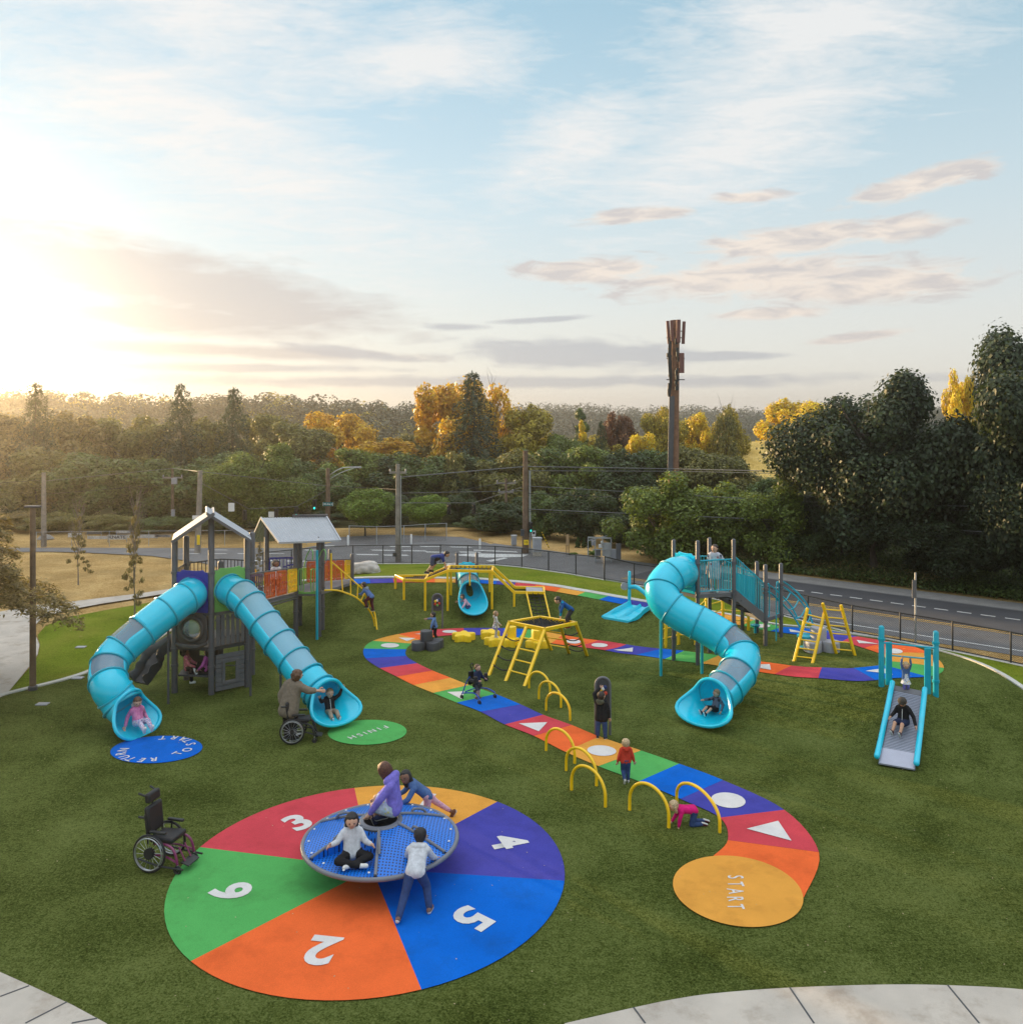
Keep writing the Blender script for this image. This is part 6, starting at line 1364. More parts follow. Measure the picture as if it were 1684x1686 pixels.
# ------------------------------------------------------------------ people
def cloth(name,col,pat=None,var=.15,rough=.85):
    m,nt,b=newmat(name); geo=nt.n('ShaderNodeTexCoord').outputs['Object']; n1=nt.noise(geo,14,4,.6)
    c=nt.ramp(n1,[(.3,tuple(x*(1-var*1.6) for x in col)),(.7,tuple(min(1,x*(1+var)) for x in col))])
    if pat:
        vo=nt.n('ShaderNodeTexVoronoi'); vo.inputs['Scale'].default_value=pat[0]; nt.L.new(geo,vo.inputs['Vector']); sp=nt.n('ShaderNodeSeparateColor'); nt.L.new(vo.outputs['Color'],sp.inputs[0])
        k=len(pat[1]); st=[(i/k,pc) for i,pc in enumerate(pat[1])]; c=nt.mix(nt.ramp(vo.outputs['Distance'],[(.35,1),(.5,0)]),c,nt.ramp(sp.outputs[0],st,'CONSTANT'))
    nt.L.new(c,b.inputs['Base Color']); b.inputs['Roughness'].default_value=rough; b.inputs['Specular IOR Level'].default_value=.2
    bp=nt.n('ShaderNodeBump',i_Strength=.35); bp.inputs['Distance'].default_value=.02; nt.L.new(nt.noise(geo,22,3,.6,.8),bp.inputs['Height']); nt.L.new(bp.outputs[0],b.inputs['Normal']); return m
SK={'light':mat('skin_light',(.56,.33,.23),.55,var=.06),'tan':mat('skin_tan',(.48,.27,.17),.55,var=.06),'brown':mat('skin_brown',(.20,.095,.055),.55,var=.06)}
HR={k:mat('hair_'+k,c,.55,var=.65,vscale=55,bump=.8,bscale=90) for k,c in {'black':(.012,.010,.010),'dark':(.035,.022,.016),'brown':(.11,.055,.028),'red':(.10,.040,.022),'blond':(.48,.35,.20),'sandy':(.30,.19,.10)}.items()}
M['eye']=mat('eye_dark',(.02,.015,.012),.3); M['lip']=mat('lip',(.38,.11,.09),.5); M['sole']=mat('shoe_sole',(.6,.6,.58),.7)
CL={}
def K(n,col,pat=None):
    if n not in CL: CL[n]=cloth('cloth_'+n,col,pat)
    return CL[n]
STAND=dict(P=(0,0,.50),C=(.0,0,.755),N=(0,0,.82),Hd=(.012,0,.915),face=(1,0,-.05),sL=(0,.105,.765),sR=(0,-.105,.765),eL=(-.01,.135,.60),eR=(-.01,-.135,.60),wL=(.04,.145,.46),wR=(.04,-.145,.46),
 hL=(0,.052,.49),hR=(0,-.052,.49),kL=(.012,.06,.27),kR=(.012,-.06,.27),aL=(0,.06,.05),aR=(0,-.06,.05),tL=(1,.15,-.1),tR=(1,-.15,-.1))
def pose(base=STAND,**k): d=dict(base); d.update(k); return d
SIT=pose(P=(0,0,.09),C=(-.07,0,.335),N=(-.07,0,.40),Hd=(-.045,0,.495),sL=(-.07,.105,.345),sR=(-.07,-.105,.345),eL=(-.12,.17,.21),eR=(-.12,-.17,.21),wL=(-.02,.20,.09),wR=(-.02,-.20,.09),hL=(.01,.055,.085),hR=(.01,-.055,.085),kL=(.23,.075,.15),kR=(.23,-.075,.15),aL=(.42,.075,.05),aR=(.42,-.075,.05),tL=(.45,.05,.9),tR=(.45,-.05,.9))
CROSS=pose(SIT,kL=(.15,.20,.10),kR=(.15,-.20,.10),aL=(.20,-.05,.05),aR=(.24,.06,.05),tL=(.6,-.8,.2),tR=(.6,.8,.2),hL=(0,.06,.085),hR=(0,-.06,.085))
CRAWL=pose(P=(-.15,0,.31),C=(.12,0,.33),N=(.17,0,.35),Hd=(.27,0,.40),face=(1,0,-.25),sL=(.12,.1,.32),sR=(.12,-.1,.32),eL=(.17,.12,.17),eR=(.17,-.12,.17),wL=(.19,.12,.035),wR=(.26,-.12,.035),hL=(-.15,.055,.29),hR=(-.15,-.055,.29),kL=(-.09,.07,.045),kR=(-.17,-.07,.045),aL=(-.30,.07,.045),aR=(-.38,-.07,.045),tL=(-1,0,-.3),tR=(-1,0,-.3))
BEAR=pose(P=(-.10,0,.43),C=(.15,0,.47),N=(.21,0,.49),Hd=(.30,0,.52),face=(1,0,-.5),sL=(.15,.1,.46),sR=(.15,-.1,.46),eL=(.22,.12,.29),eR=(.24,-.12,.27),wL=(.26,.12,.12),wR=(.30,-.12,.13),hL=(-.10,.055,.42),hR=(-.10,-.055,.42),kL=(-.04,.07,.23),kR=(-.13,-.07,.21),aL=(-.16,.07,.05),aR=(-.28,-.07,.03))
HANG=pose(P=(0,0,.40),C=(0,0,.66),N=(0,0,.72),Hd=(.02,0,.80),sL=(0,.10,.69),sR=(0,-.10,.69),eL=(.02,.135,.85),eR=(.02,-.135,.85),wL=(.02,.12,.99),wR=(.02,-.12,.99),hL=(0,.05,.39),hR=(0,-.05,.39),kL=(.05,.055,.19),kR=(.04,-.055,.18),aL=(-.02,.055,.0),aR=(.0,-.055,-.02),tL=(.7,0,-.6),tR=(.7,0,-.6))
PUSH=pose(P=(.04,0,.43),C=(.25,0,.585),N=(.30,0,.62),Hd=(.37,0,.70),face=(1,0,-.15),sL=(.25,.105,.585),sR=(.25,-.105,.585),eL=(.34,.15,.46),eR=(.34,-.15,.46),wL=(.45,.13,.40),wR=(.45,-.17,.39),hL=(.04,.055,.42),hR=(.04,-.055,.42),kL=(-.03,.10,.24),kR=(.10,-.12,.25),aL=(-.24,.14,.06),aR=(.0,-.17,.05),tL=(.8,.2,-.6))
def rmesh(mb, vox, smooth=6):
    me=bpy.data.meshes.new('t'); me.from_pydata([tuple(v) for v in mb.v],[],mb.f); o=bpy.data.objects.new('t',me); COL.objects.link(o)
    r=o.modifiers.new('r','REMESH'); r.mode='VOXEL'; r.voxel_size=vox; s=o.modifiers.new('s','SMOOTH'); s.factor=.5; s.iterations=smooth
    dg=bpy.context.evaluated_depsgraph_get(); dg.update(); out=bpy.data.meshes.new_from_object(o.evaluated_get(dg)); bpy.data.objects.remove(o); bpy.data.meshes.remove(me); return out
def cap(mb,a,b,r0,r1,n=10):
    a=Vector(a); b=Vector(b); d=b-a; L=d.length
    if L<1e-6: mb.ball(a,r0,n); return
    t=d/L; u=t.cross(Vector((0,0,1))); u=u.normalized() if u.length>1e-3 else Vector((1,0,0)); w=t.cross(u); vs=[];fs=[]; prof=[(-1,.02),(-.92,.38),(-.7,.71),(-.38,.92),(0,1)]
    rows=[(a+t*(z*r0),r0*q) for z,q in prof]+[(b+t*(-z*r1),r1*q) for z,q in reversed(prof)]
    for c,r in rows:
        for k in range(n): an=2*math.pi*k/n; vs.append(c+(u*math.cos(an)+w*math.sin(an))*r)
    m=len(rows)
    for i in range(m-1):
        for k in range(n): fs.append((i*n+k,i*n+(k+1)%n,(i+1)*n+(k+1)%n,(i+1)*n+k))
    fs.append(tuple(range(n-1,-1,-1))); fs.append(tuple((m-1)*n+k for k in range(n))); mb.add(vs,fs)
def person(lb, loc, ang, h, ps, top, bot, skin='light', hair='brown', hs=1.0, style='short', sleeve='long', legs='long', shoe=(.03,.03,.035), pitch=0, girth=1.0, hood=False, skirt=None, trim=None, topname='jacket', collar=None, extra=None, tunic=0):
    loc=Vector(loc); o=thing('person',lb,'person',loc); ca,sa=math.cos(R(ang)),math.sin(R(ang)); cp,sp_=math.cos(R(pitch)),math.sin(R(pitch))
    def D(p): f,l,u=p; f,u=f*cp+u*sp_,u*cp-f*sp_; return Vector((f*ca-l*sa,f*sa+l*ca,u))
    def J(k): v=ps[k]; return loc+D(v)*h
    hr=.082*hs; fd=D(ps['face']).normalized(); upv=(J('Hd')-J('N')).normalized(); sd_=upv.cross(fd).normalized(); upv=fd.cross(sd_); hc=J('Hd')
    g=girth
    def limb(mb,pts,rs,add=0):
        for i in range(len(pts)-1): cap(mb,pts[i],pts[i+1],(rs[i]+add)*h,(rs[i+1]+add)*h)
    def torso(mb,add,low=0):
        P,C=J('P'),J('C'); lat=(J('sL')-J('sR')).normalized(); lath=(J('hL')-J('hR')).normalized(); dn=(P-C).normalized()
        for s in (-1,0,1):
            cap(mb,C-dn*.02*h+lat*s*.058*h*g,P.lerp(C,.45)+lat*s*.045*h*g,(.058+add)*h,(.058*g+add)*h); cap(mb,P.lerp(C,.45)+lat*s*.045*h*g,P+lath*s*.052*h*g+dn*low*h,(.058*g+add)*h,(.066*g+add+low*.12)*h)
        cap(mb,J('sL').lerp(C,.15),J('sR').lerp(C,.15),(.043+add)*h,(.043+add)*h)
    vox=max(.009,.0105*h)
    # body
    mb=MB(); mb.ball(hc,hr*h*.98,14,(1,1,1.08)); mb.ball(hc-upv*hr*h*.35+fd*hr*h*.16,hr*h*.78,12); mb.ball(hc+fd*hr*h*.96-upv*hr*h*.12,hr*h*.17,8)
    for s in (-1,1): mb.ball(hc+sd_*s*hr*h*.97-upv*hr*h*.08-fd*hr*h*.1,hr*h*.2,8)
    cap(mb,J('C'),hc-upv*hr*h*.4-fd*hr*h*.1,.036*h,.034*h); torso(mb,-.008)
    for s in 'LR':
        limb(mb,[J('s'+s),J('e'+s),J('w'+s)],[.034*g,.028*g,.0195]); limb(mb,[J('h'+s),J('k'+s),J('a'+s)],[.06*g,.041*g,.026])
        d=(J('w'+s)-J('e'+s)).normalized(); cap(mb,J('w'+s),J('w'+s)+d*.04*h,.019*h,.024*h)
    me=rmesh(mb,vox); b2=MB()
    b2.v=[tuple(v.co) for v in me.vertices]; b2.f=[tuple(p.vertices) for p in me.polygons]; b2.m=[0]*len(b2.f); bpy.data.meshes.remove(me)
    for s in 'LR':
        d=(J('w'+s)-J('e'+s)).normalized(); w=J('w'+s)+d*.055*h; lat=d.cross(fd); lat=lat.normalized() if lat.length>.1 else sd_; nrm=lat.cross(d)
        for i,(q,L) in enumerate(((-1.5,.036),(-.5,.044),(.5,.042),(1.5,.032))):
            a=w+lat*q*.0115*h; m_=a+d*L*h*.55+nrm*.004*h; cap(b2,a,m_,.0085*h,.008*h,6); cap(b2,m_,m_+d*L*h*.4+nrm*.012*h,.008*h,.0065*h,6)
        a=J('w'+s)+d*.02*h+lat*.02*h; m_=a+lat*.022*h+d*.018*h; cap(b2,a,m_,.010*h,.009*h,6); cap(b2,m_,m_+d*.022*h,.009*h,.007*h,6)
    b2.cur=1
    for s in (-1,1): b2.ball(hc+fd*hr*h*.90+sd_*s*hr*h*.36+upv*hr*h*.06,hr*h*.115,7)
    b2.cur=2; cap(b2,hc+fd*hr*h*.93-upv*hr*h*.46+sd_*hr*h*.18,hc+fd*hr*h*.93-upv*hr*h*.46-sd_*hr*h*.18,hr*h*.06,hr*h*.06,6)
    b2.build('body',[SK[skin],M['eye'],M['lip']],o,angle=80)
    def rb(name,mb,m,sm=5,par=None):
        me=rmesh(mb,vox,sm); q=MB(); q.v=[tuple(v.co) for v in me.vertices]; q.f=[tuple(p.vertices) for p in me.polygons]; bpy.data.meshes.remove(me); return q.build(name,m,par or o,angle=80)
    # trousers / shorts
    mb=MB(); lath=(J('hL')-J('hR')).normalized()
    cap(mb,J('hL')+(J('C')-J('P')).normalized()*.03*h,J('hR')+(J('C')-J('P')).normalized()*.03*h,.07*h*g,.07*h*g)
    for s in 'LR':
        k=J('k'+s); a=J('a'+s)
        if legs=='long': limb(mb,[J('h'+s),k,a.lerp(k,.06)],[.064*g,.047*g,.036],.005)
        elif legs=='shorts': limb(mb,[J('h'+s),J('h'+s).lerp(k,.8)],[.066*g,.056*g],.008)
        else: limb(mb,[J('h'+s),k,a.lerp(k,.25)],[.062*g,.043*g,.031],.003)
    rb('trousers' if legs!='shorts' else 'shorts',mb,bot)
    # top
    mb=MB(); torso(mb,.006+tunic*.08,tunic)
    for s in 'LR':
        if sleeve=='long': limb(mb,[J('s'+s),J('e'+s),J('w'+s).lerp(J('e'+s),.08)],[.040*g,.034*g,.026],.006)
        elif sleeve=='short': limb(mb,[J('s'+s),J('s'+s).lerp(J('e'+s),.6)],[.042*g,.038*g],.006)
        elif sleeve=='mid': limb(mb,[J('s'+s),J('e'+s),J('e'+s).lerp(J('w'+s),.55)],[.042*g,.038*g,.036],.008)
    tp=rb(topname,mb,top)
    bkv=-(D((1,0,0)));
    if hood:
        mb=MB(); c=J('N')-fd*.055*h-Vector((0,0,.005*h)); cap(mb,c+sd_*.055*h,c-sd_*.055*h,.046*h,.046*h); cap(mb,c+sd_*.03*h-fd*.02*h-upv*.035*h,c-sd_*.03*h-fd*.02*h-upv*.035*h,.034*h,.034*h); rb('hood',mb,collar or top,5,tp)
    if trim:
        mb=MB(); fw=D((1,0,0)); q=(J('P')-J('C')).normalized(); n_=fw-q*fw.dot(q); n_.normalize(); mb.tube([J('C')+n_*.074*h,J('C').lerp(J('P'),.5)+n_*.076*h,J('P')+n_*.083*h],.006*h,6); mb.build('zip',trim,tp)
    if skirt:
        P,C=J('P'),J('C'); dn=(P-C).normalized(); mb=MB(); L=skirt[1]*h; mb.lathe([(.075*h,-.16*h),(.085*h,-.05*h),(.125*h,L*.6),(.15*h,L),(.14*h,L)],P,20,dn,cap=False); x=mb.build('skirt',skirt[0],o,angle=80)
    # shoes
    for s in 'LR':
        a=J('a'+s); t=D(ps['t'+s]).normalized(); sh=(J('k'+s)-a).normalized(); mb=MB(); mb.cur=0; q=a-sh*.018*h; cap(mb,q-t*.025*h,q+t*.075*h,.030*h,.027*h,10); cap(mb,q,a+sh*.012*h,.03*h,.031*h,10)
        mb.cur=1; dn=t.cross(sh).normalized(); so_n=-(sh-t*sh.dot(t)).normalized(); cap(mb,q-t*.027*h+so_n*.014*h,q+t*.077*h+so_n*.012*h,.025*h,.023*h,10)
        mb.build('shoe',[K('shoe%s'%(shoe,),shoe),M['sole']],o,angle=60)
    # hair
    mb=MB(); H_=hr*h; 
    if style!='cap':
        mb.ball(hc-fd*H_*.24+upv*H_*.20,H_*1.02,14,(1,1,1.02)); mb.ball(hc-fd*H_*.34-upv*H_*.2,H_*.86,12)
        for s in (-1,1): cap(mb,hc+fd*H_*.40+upv*H_*.72+sd_*s*H_*.25,hc-fd*H_*.1+upv*H_*.45+sd_*s*H_*.62,H_*.32,H_*.42)
    if style in ('bob','long','curly'):
        for s in (-1,0,1): cap(mb,hc-fd*H_*(.5 if s==0 else .15)+sd_*s*H_*.72,hc-fd*H_*(.55 if s==0 else .25)+sd_*s*H_*.70-upv*H_*(1.15 if style!='long' else 1.7),H_*.48,H_*.36)
    if style=='curly':
        rr=random.Random(3)
        for k in range(26): q=Vector((rr.gauss(0,1),rr.gauss(0,1),rr.gauss(0,1))).normalized(); 
        for k in range(40):
            q=(upv*rr.uniform(-1.3,1)+sd_*rr.uniform(-1,1)-fd*rr.uniform(-.1,1)).normalized(); mb.ball(hc-fd*H_*.25-upv*H_*.1+q*H_*1.15,H_*.33,6)
    if style=='long': cap(mb,hc-fd*H_*.7-upv*H_*.5,hc-fd*H_*1.1-upv*H_*2.6,H_*.55,H_*.3)
    if style in ('pony','braid'):
        q=hc-fd*H_*1.05+upv*H_*.2; cap(mb,q,q-fd*H_*.5-upv*H_*.9,H_*.32,H_*.26); cap(mb,q-fd*H_*.5-upv*H_*.9,q-fd*H_*.45-upv*H_*2.0,H_*.26,H_*.12)
    if style=='bunches':
        for s in (-1,1): mb.ball(hc+sd_*s*H_*1.05+upv*H_*.45,H_*.36,8)
    if style=='cap':
        mb.ball(hc-fd*H_*.30-upv*H_*.1,H_*.95,12)
    rb('hair',mb,HR[hair],3)
    if style=='cap':
        mb=MB(); mb.ball(hc+upv*H_*.30-fd*H_*.04,H_*1.08,16,(1,1,.9)); cap(mb,hc+fd*H_*.8+upv*H_*.42+sd_*H_*.3,hc+fd*H_*.8+upv*H_*.42-sd_*H_*.3,H_*.34,H_*.34); x=rb('cap',mb,K('cap',(.07,.06,.05)),3)
    if style=='bunches':
        for s in (-1,1): mb=MB(); mb.ball(hc+sd_*s*H_*.98+upv*H_*.62,H_*.22,8,(1.3,1,1)); mb.build('bow',M['yplas'],o)
    if extra: extra(o,J,h,hc,H_,fd,upv,sd_)
    return o
denim=K('denim',(.075,.14,.30)); jeans=K('jeans',(.035,.065,.17)); blk=K('black',(.016,.016,.018)); khaki=K('khaki',(.34,.27,.20)); navy=K('navy',(.02,.03,.07)); gry=K('grey',(.56,.58,.62)); pink=K('pink',(.62,.22,.40)); char=K('charcoal',(.04,.04,.045)); zipm=M['white']
white=(.7,.7,.68)
def seat(px,py,Y): return W(px,py,Y)
# slides
person('child in pink hooded jacket and patterned leggings at the curved slide mouth',seat(228,1197,20.2),-42,1.18,pose(SIT,face=(1,-.2,-.45),wR=(-.06,-.24,.06),kL=(.24,.08,.17),kR=(.22,-.06,.13)),K('pinkjacket',(.60,.20,.38),(9,[(.65,.25,.42),(.45,.12,.28)])),K('dotleg',(.55,.55,.65),(38,[(.06,.06,.35),(.6,.15,.3),(.1,.15,.5)])),'light','brown',1,'braid',hood=True,collar=K('whitefluff',(.62,.60,.58)),shoe=white)
person('boy in black jacket and khaki trousers raising both arms in the straight slide mouth',seat(544,1179,21.0),-62,1.12,pose(SIT,C=(-.10,0,.34),eL=(-.06,.22,.42),wL=(-.02,.27,.57),eR=(-.04,-.19,.33),wR=(.03,-.25,.44),face=(1,0,-.05)),blk,khaki,'light','sandy',1.05,trim=zipm,shoe=(.04,.06,.04))
person('toddler in grey jumper and black shorts pointing in the winding slide mouth',seat(1177,1173,21.2),212,.95,pose(SIT,eR=(.02,-.17,.30),wR=(.20,-.20,.31),face=(1,-.2,-.1)),K('greyblue',(.13,.15,.20),(10,[(.13,.15,.20),(.03,.03,.04)])),blk,'light','sandy',1.08,legs='shorts',shoe=(.02,.025,.05),topname='jumper')
g=G(771,1013); person('girl in pale pink top and jeans hopping off the mound slide',Vector((g.x-.05,g.y+.05,g.z+.06)),205,1.02,pose(P=(-.06,0,.28),C=(.10,0,.48),N=(.13,0,.53),Hd=(.19,0,.62),face=(1,.2,-.15),sL=(.1,.1,.48),sR=(.1,-.1,.48),eL=(.17,.17,.36),wL=(.27,.2,.27),eR=(.12,-.19,.42),wR=(.26,-.25,.40),hL=(-.06,.055,.27),hR=(-.06,-.055,.27),kL=(.08,.06,.16),kR=(.06,-.06,.15),aL=(-.06,.06,.03),aR=(-.03,-.06,.02)),K('palepink',(.60,.36,.44)),jeans,'tan','black',1,'bob',shoe=(.6,.3,.36),topname='shirt')
mid_=lambda q: (tL+tR)*.5*(1-q)+(bL+bR)*.5*q
q=mid_(.52); dr=((bL+bR)-(tL+tR)); person('boy in cap, black jacket and shorts riding the roller slide',q+Vector((.03,0,.0)),math.degrees(math.atan2(dr.y,dr.x))-14,1.12,pose(SIT,face=(1,0,-.55),eL=(-.02,.2,.22),wL=(.10,.27,.12),eR=(-.02,-.17,.23),wR=(.10,-.2,.20),kL=(.22,.06,.15),kR=(.20,-.09,.14)),blk,navy,'tan','dark',1,'cap',legs='shorts',trim=zipm,shoe=(.08,.04,.04),pitch=14)
hb=W(1491,1083,20.38); person('toddler in denim jacket and flowered dress hanging from the chin bar',Vector((hb.x,hb.y,hb.z-.80*1.03)),-97,.80,pose(HANG,face=(1,0,-.2)),denim,K('lilac',(.20,.17,.50)),'light','blond',1.12,'bunches',skirt=(K('flower',(.62,.62,.66),(30,[(.6,.6,.65),(.15,.25,.45),(.65,.45,.08)])),.14),legs='tights',shoe=(.35,.22,.15))
# towers
person('girl in grey printed T-shirt and white shorts standing on the open tower deck',Vector((6.03,25.15,2.37)),-118,1.42,pose(face=(1,-.35,0),eL=(-.06,.19,.62),wL=(-.0,.11,.52),kL=(.02,.06,.27)),K('tee',(.5,.52,.58),(12,[(.5,.52,.58),(.5,.52,.58),(.30,.10,.12),(.05,.06,.10)])),K('whiteshort',(.62,.62,.62)),'light','dark',.86,'pony',sleeve='short',legs='shorts',shoe=(.62,.62,.64),topname='shirt')
person('child with curly dark hair in white top on the lattice bridge',Vector((-7.78,28.0,1.70)),-60,1.12,pose(),K('whitetop',(.6,.6,.62)),char,'brown','dark',1.05,'curly',topname='shirt')
dL=(C_-L_); person('girl in coral patterned jacket sitting at the left end of the sheltered bench',at(L_+dL*.30+bk*.35,.53),10,1.12,pose(SIT,face=(1,.1,-.1),C=(-.02,0,.34),sL=(-.02,.1,.345),sR=(-.02,-.1,.345),wL=(.22,.1,.14),eL=(.08,.15,.2),wR=(.2,-.08,.12),eR=(.06,-.15,.2),kL=(.16,.06,.10),kR=(.10,-.10,.09),aL=(.30,.06,.04),aR=(.12,-.11,-.22),tR=(1,0,0)),K('coral',(.55,.16,.18),(16,[(.6,.2,.25),(.6,.4,.25),(.5,.08,.2)])),blk,'brown','black',1,'curly',shoe=white)
person('girl in dark vest and magenta sleeves sitting at the right end of the sheltered bench',at(L_+dL*.80+bk*.35,.53),186,1.12,pose(SIT,face=(1,-.2,0),C=(-.02,0,.34),sL=(-.02,.1,.345),sR=(-.02,-.1,.345),kL=(.14,.07,.22),kR=(.16,-.07,.2),aL=(.20,.07,.04),aR=(.24,-.06,.04),wL=(.14,.12,.10),eL=(.04,.17,.2)),K('magenta',(.42,.10,.32)),blk,'tan','dark',1,'long',shoe=white,topname='shirt',extra=lambda o,J,h,hc,H_,fd,up,sd:(lambda mb:(cap(mb,J('C')-Vector((0,0,.01)),J('P'),.093*h,.095*h),mb.build('vest',char,o,angle=80)))(MB()))
g=W(605,1004,29.95); person('boy in blue hooded jumper and maroon trousers climbing the yellow arch ladder',g,158,1.12,pose(BEAR,P=(-.14,0,.42),C=(.06,0,.62),N=(.09,0,.67),Hd=(.14,0,.77),face=(1,0,-.3),sL=(.06,.1,.62),sR=(.06,-.1,.62),eL=(.15,.14,.5),eR=(.13,-.14,.48),wL=(.24,.13,.5),wR=(.22,-.13,.44),hL=(-.14,.055,.41),hR=(-.14,-.055,.41),kL=(.03,.09,.30),kR=(-.10,-.08,.22),aL=(-.02,.07,.12),aR=(-.16,-.07,.0)),K('bluejumper',(.09,.16,.36)),K('maroon',(.09,.015,.03)),'tan','dark',1,hood=True,collar=K('hoodgrey',(.22,.27,.34)),topname='jumper')
p8=t3.lerp(t4,.45)+Vector((0,.45,.04)); person('boy in navy T-shirt and shorts crawling up the yellow beam bridge',p8,4,1.35,pose(BEAR),K('navytee',(.03,.05,.20)),K('slate',(.06,.08,.14)),'tan','black',.92,sleeve='short',legs='shorts',topname='shirt',extra=lambda o,J,h,hc,H_,fd,up,sd:(lambda mb:(mb.ball(J('P').lerp(J('C'),.5)-Vector((0,.09,.06)),.085,10,(1.3,1,1.1)),mb.build('bag',blk,o,angle=80)))(MB()))
g=G(717,1057); person('boy in blue patterned top and black trousers stepping up by the dark stumps',g,178,1.02,pose(C=(.05,0,.74),N=(.06,0,.80),Hd=(.09,0,.89),sL=(.05,.1,.745),sR=(.05,-.1,.745),eR=(.14,-.2,.72),wR=(.30,-.16,.72),eL=(.10,.17,.64),wL=(.12,.2,.5),kR=(.16,-.06,.40),aR=(.14,-.06,.22),kL=(.02,.06,.27),aL=(-.10,.06,.05),face=(1,0,0)),K('bluepat',(.12,.22,.45),(14,[(.12,.22,.45),(.03,.04,.10),(.45,.10,.05)])),blk,'tan','black',1.05,topname='shirt')
g=G(826,1062); person('toddler in white patterned dress standing on the long yellow block',Vector((g.x-.2,g.y,g.z+.245)),8,.86,pose(face=(1,-.1,-.15),eR=(.05,-.13,.62),wR=(.14,-.12,.54),kL=(.04,.06,.26)),K('whitepat',(.60,.58,.57),(20,[(.6,.58,.57),(.6,.58,.57),(.25,.05,.08),(.05,.05,.08)])),K('greyleg',(.42,.42,.46),(24,[(.45,.45,.5),(.25,.25,.28)])),'light','sandy',1.12,'bob',hood=True,skirt=(K('whitepat',(.6,.58,.57)),.10),shoe=(.55,.55,.6),topname='shirt')
g=W(934,1033,25.9); person('boy in blue and turquoise top bending over the yellow net frame',g,186,1.18,pose(P=(-.10,0,.46),C=(.12,0,.62),N=(.17,0,.65),Hd=(.26,0,.71),face=(1,0,-.7),sL=(.12,.11,.62),sR=(.12,-.11,.62),eL=(.19,.15,.47),eR=(.17,-.15,.47),wL=(.20,.12,.33),wR=(.14,-.16,.32),hL=(-.10,.055,.45),hR=(-.10,-.055,.45),kL=(.03,.08,.26),kR=(-.04,-.08,.26),aL=(-.02,.07,.04),aR=(-.14,-.1,.06)),K('bluetop',(.01,.09,.28),(7,[(.01,.06,.22),(.0,.28,.42)])),char,'light','dark',.98,shoe=(.40,.06,.03),topname='shirt')
# on the path
g=G(786,1151); person('boy in dark clothes standing in the blue wheeled walking frame',g,-38,.92,pose(face=(1,.1,.05),P=(0,0,.48),eL=(.06,.16,.62),wL=(.16,.14,.60),eR=(.06,-.16,.62),wR=(.16,-.14,.60),kR=(.06,-.06,.27)),navy,K('darkgreyshort',(.09,.09,.10)),'light','brown',1.05,legs='shorts',hood=True,collar=K('teal',(.02,.22,.20)),shoe=(.12,.12,.13))
GT=thing('walking_frame','blue wheeled walking frame with black supports around the boy',"walker",g)
gx=Vector((math.cos(R(-38)),math.sin(R(-38)),0)); gy=Vector((-gx.y,gx.x,0))
def caster(par,p,r,ax,name='caster'):
    mb=MB(); mb.torus(p+Vector((0,0,r)),r*.78,r*.24,ax,16,6); mb.lathe([(r*.5,-.012),(r*.5,.012)],p+Vector((0,0,r)),10,ax); x=mb.build(name,M['black'],par); mb=MB(); mb.tube([p+Vector((0,0,r)),p+Vector((0,0,r*2.6))],.014,6); mb.build('fork',M['silver'],x)
M['bframe']=mat('blue_frame',(.01,.06,.40),.35)
for a,b in ((.34,.32),(.34,-.32),(-.32,.27),(-.32,-.27)): caster(GT,g+gx*a+gy*b,.06,gy)
mb=MB()
for s in (-1,1): mb.tube(catmull([g+gx*.34+gy*s*.32+Vector((0,0,.16)),g+gx*.10+gy*s*.26+Vector((0,0,.24)),g-gx*.32+gy*s*.27+Vector((0,0,.16))],5),.018,6); mb.tube(catmull([g-gx*.30+gy*s*.25+Vector((0,0,.18)),g-gx*.22+gy*s*.2+Vector((0,0,.45)),g-gx*.10+gy*s*.2+Vector((0,0,.62))],5),.018,6)
mb.tube([g-gx*.2+gy*.26+Vector((0,0,.22)),g-gx*.2-gy*.26+Vector((0,0,.22))],.016,6); mb.build('frame',M['bframe'],GT)
mb=MB(); mb.tube(catmull([g+gx*.18+gy*.18+Vector((0,0,.52)),g+gx*.04+gy*.22+Vector((0,0,.54)),g-gx*.14+gy*.15+Vector((0,0,.54)),g-gx*.14-gy*.15+Vector((0,0,.54)),g+gx*.04-gy*.22+Vector((0,0,.54)),g+gx*.18-gy*.18+Vector((0,0,.52))],5),.05,8); mb.box(g-gx*.17+Vector((0,0,.56)),(.06,.30,.34),Matrix.Rotation(R(-38),3,'Z')); mb.box(g+Vector((0,0,.36)),(.20,.16,.09),Matrix.Rotation(R(-38),3,'Z')); mb.build('body_support',M['black'],GT)
mb=MB(); mb.torus(g-gx*.24+gy*.05+Vector((0,0,.84)),.055,.015,gx,16,6); mb.tube([g-gx*.24+gy*.05+Vector((0,0,.79)),g-gx*.18+Vector((0,0,.55))],.014,6); mb.build('push_loop',M['black'],GT)
for s in (-1,1): mb=MB(); mb.box(g+gx*.12+gy*s*.21+Vector((0,0,.56)),(.10,.09,.22)); mb.build('arm_prompt',M['black'],GT,bevel=.015)
g=G(990,1216.5); person('boy in black hooded jacket and jeans reaching up to the grey sensory panel',Vector((g.x,g.y,g.z)),72,1.10,pose(face=(1,-.35,.1),eL=(.06,.17,.92),wL=(.17,.06,1.02),eR=(.0,-.15,.61),wR=(.03,-.16,.46),kL=(0,.075,.27),aL=(0,.08,.05),kR=(0,-.075,.27),aR=(-.01,-.085,.05)),blk,jeans,'light','dark',1.02,hood=True,collar=K('olivehood',(.09,.09,.06)),girth=1.12,tunic=.06)
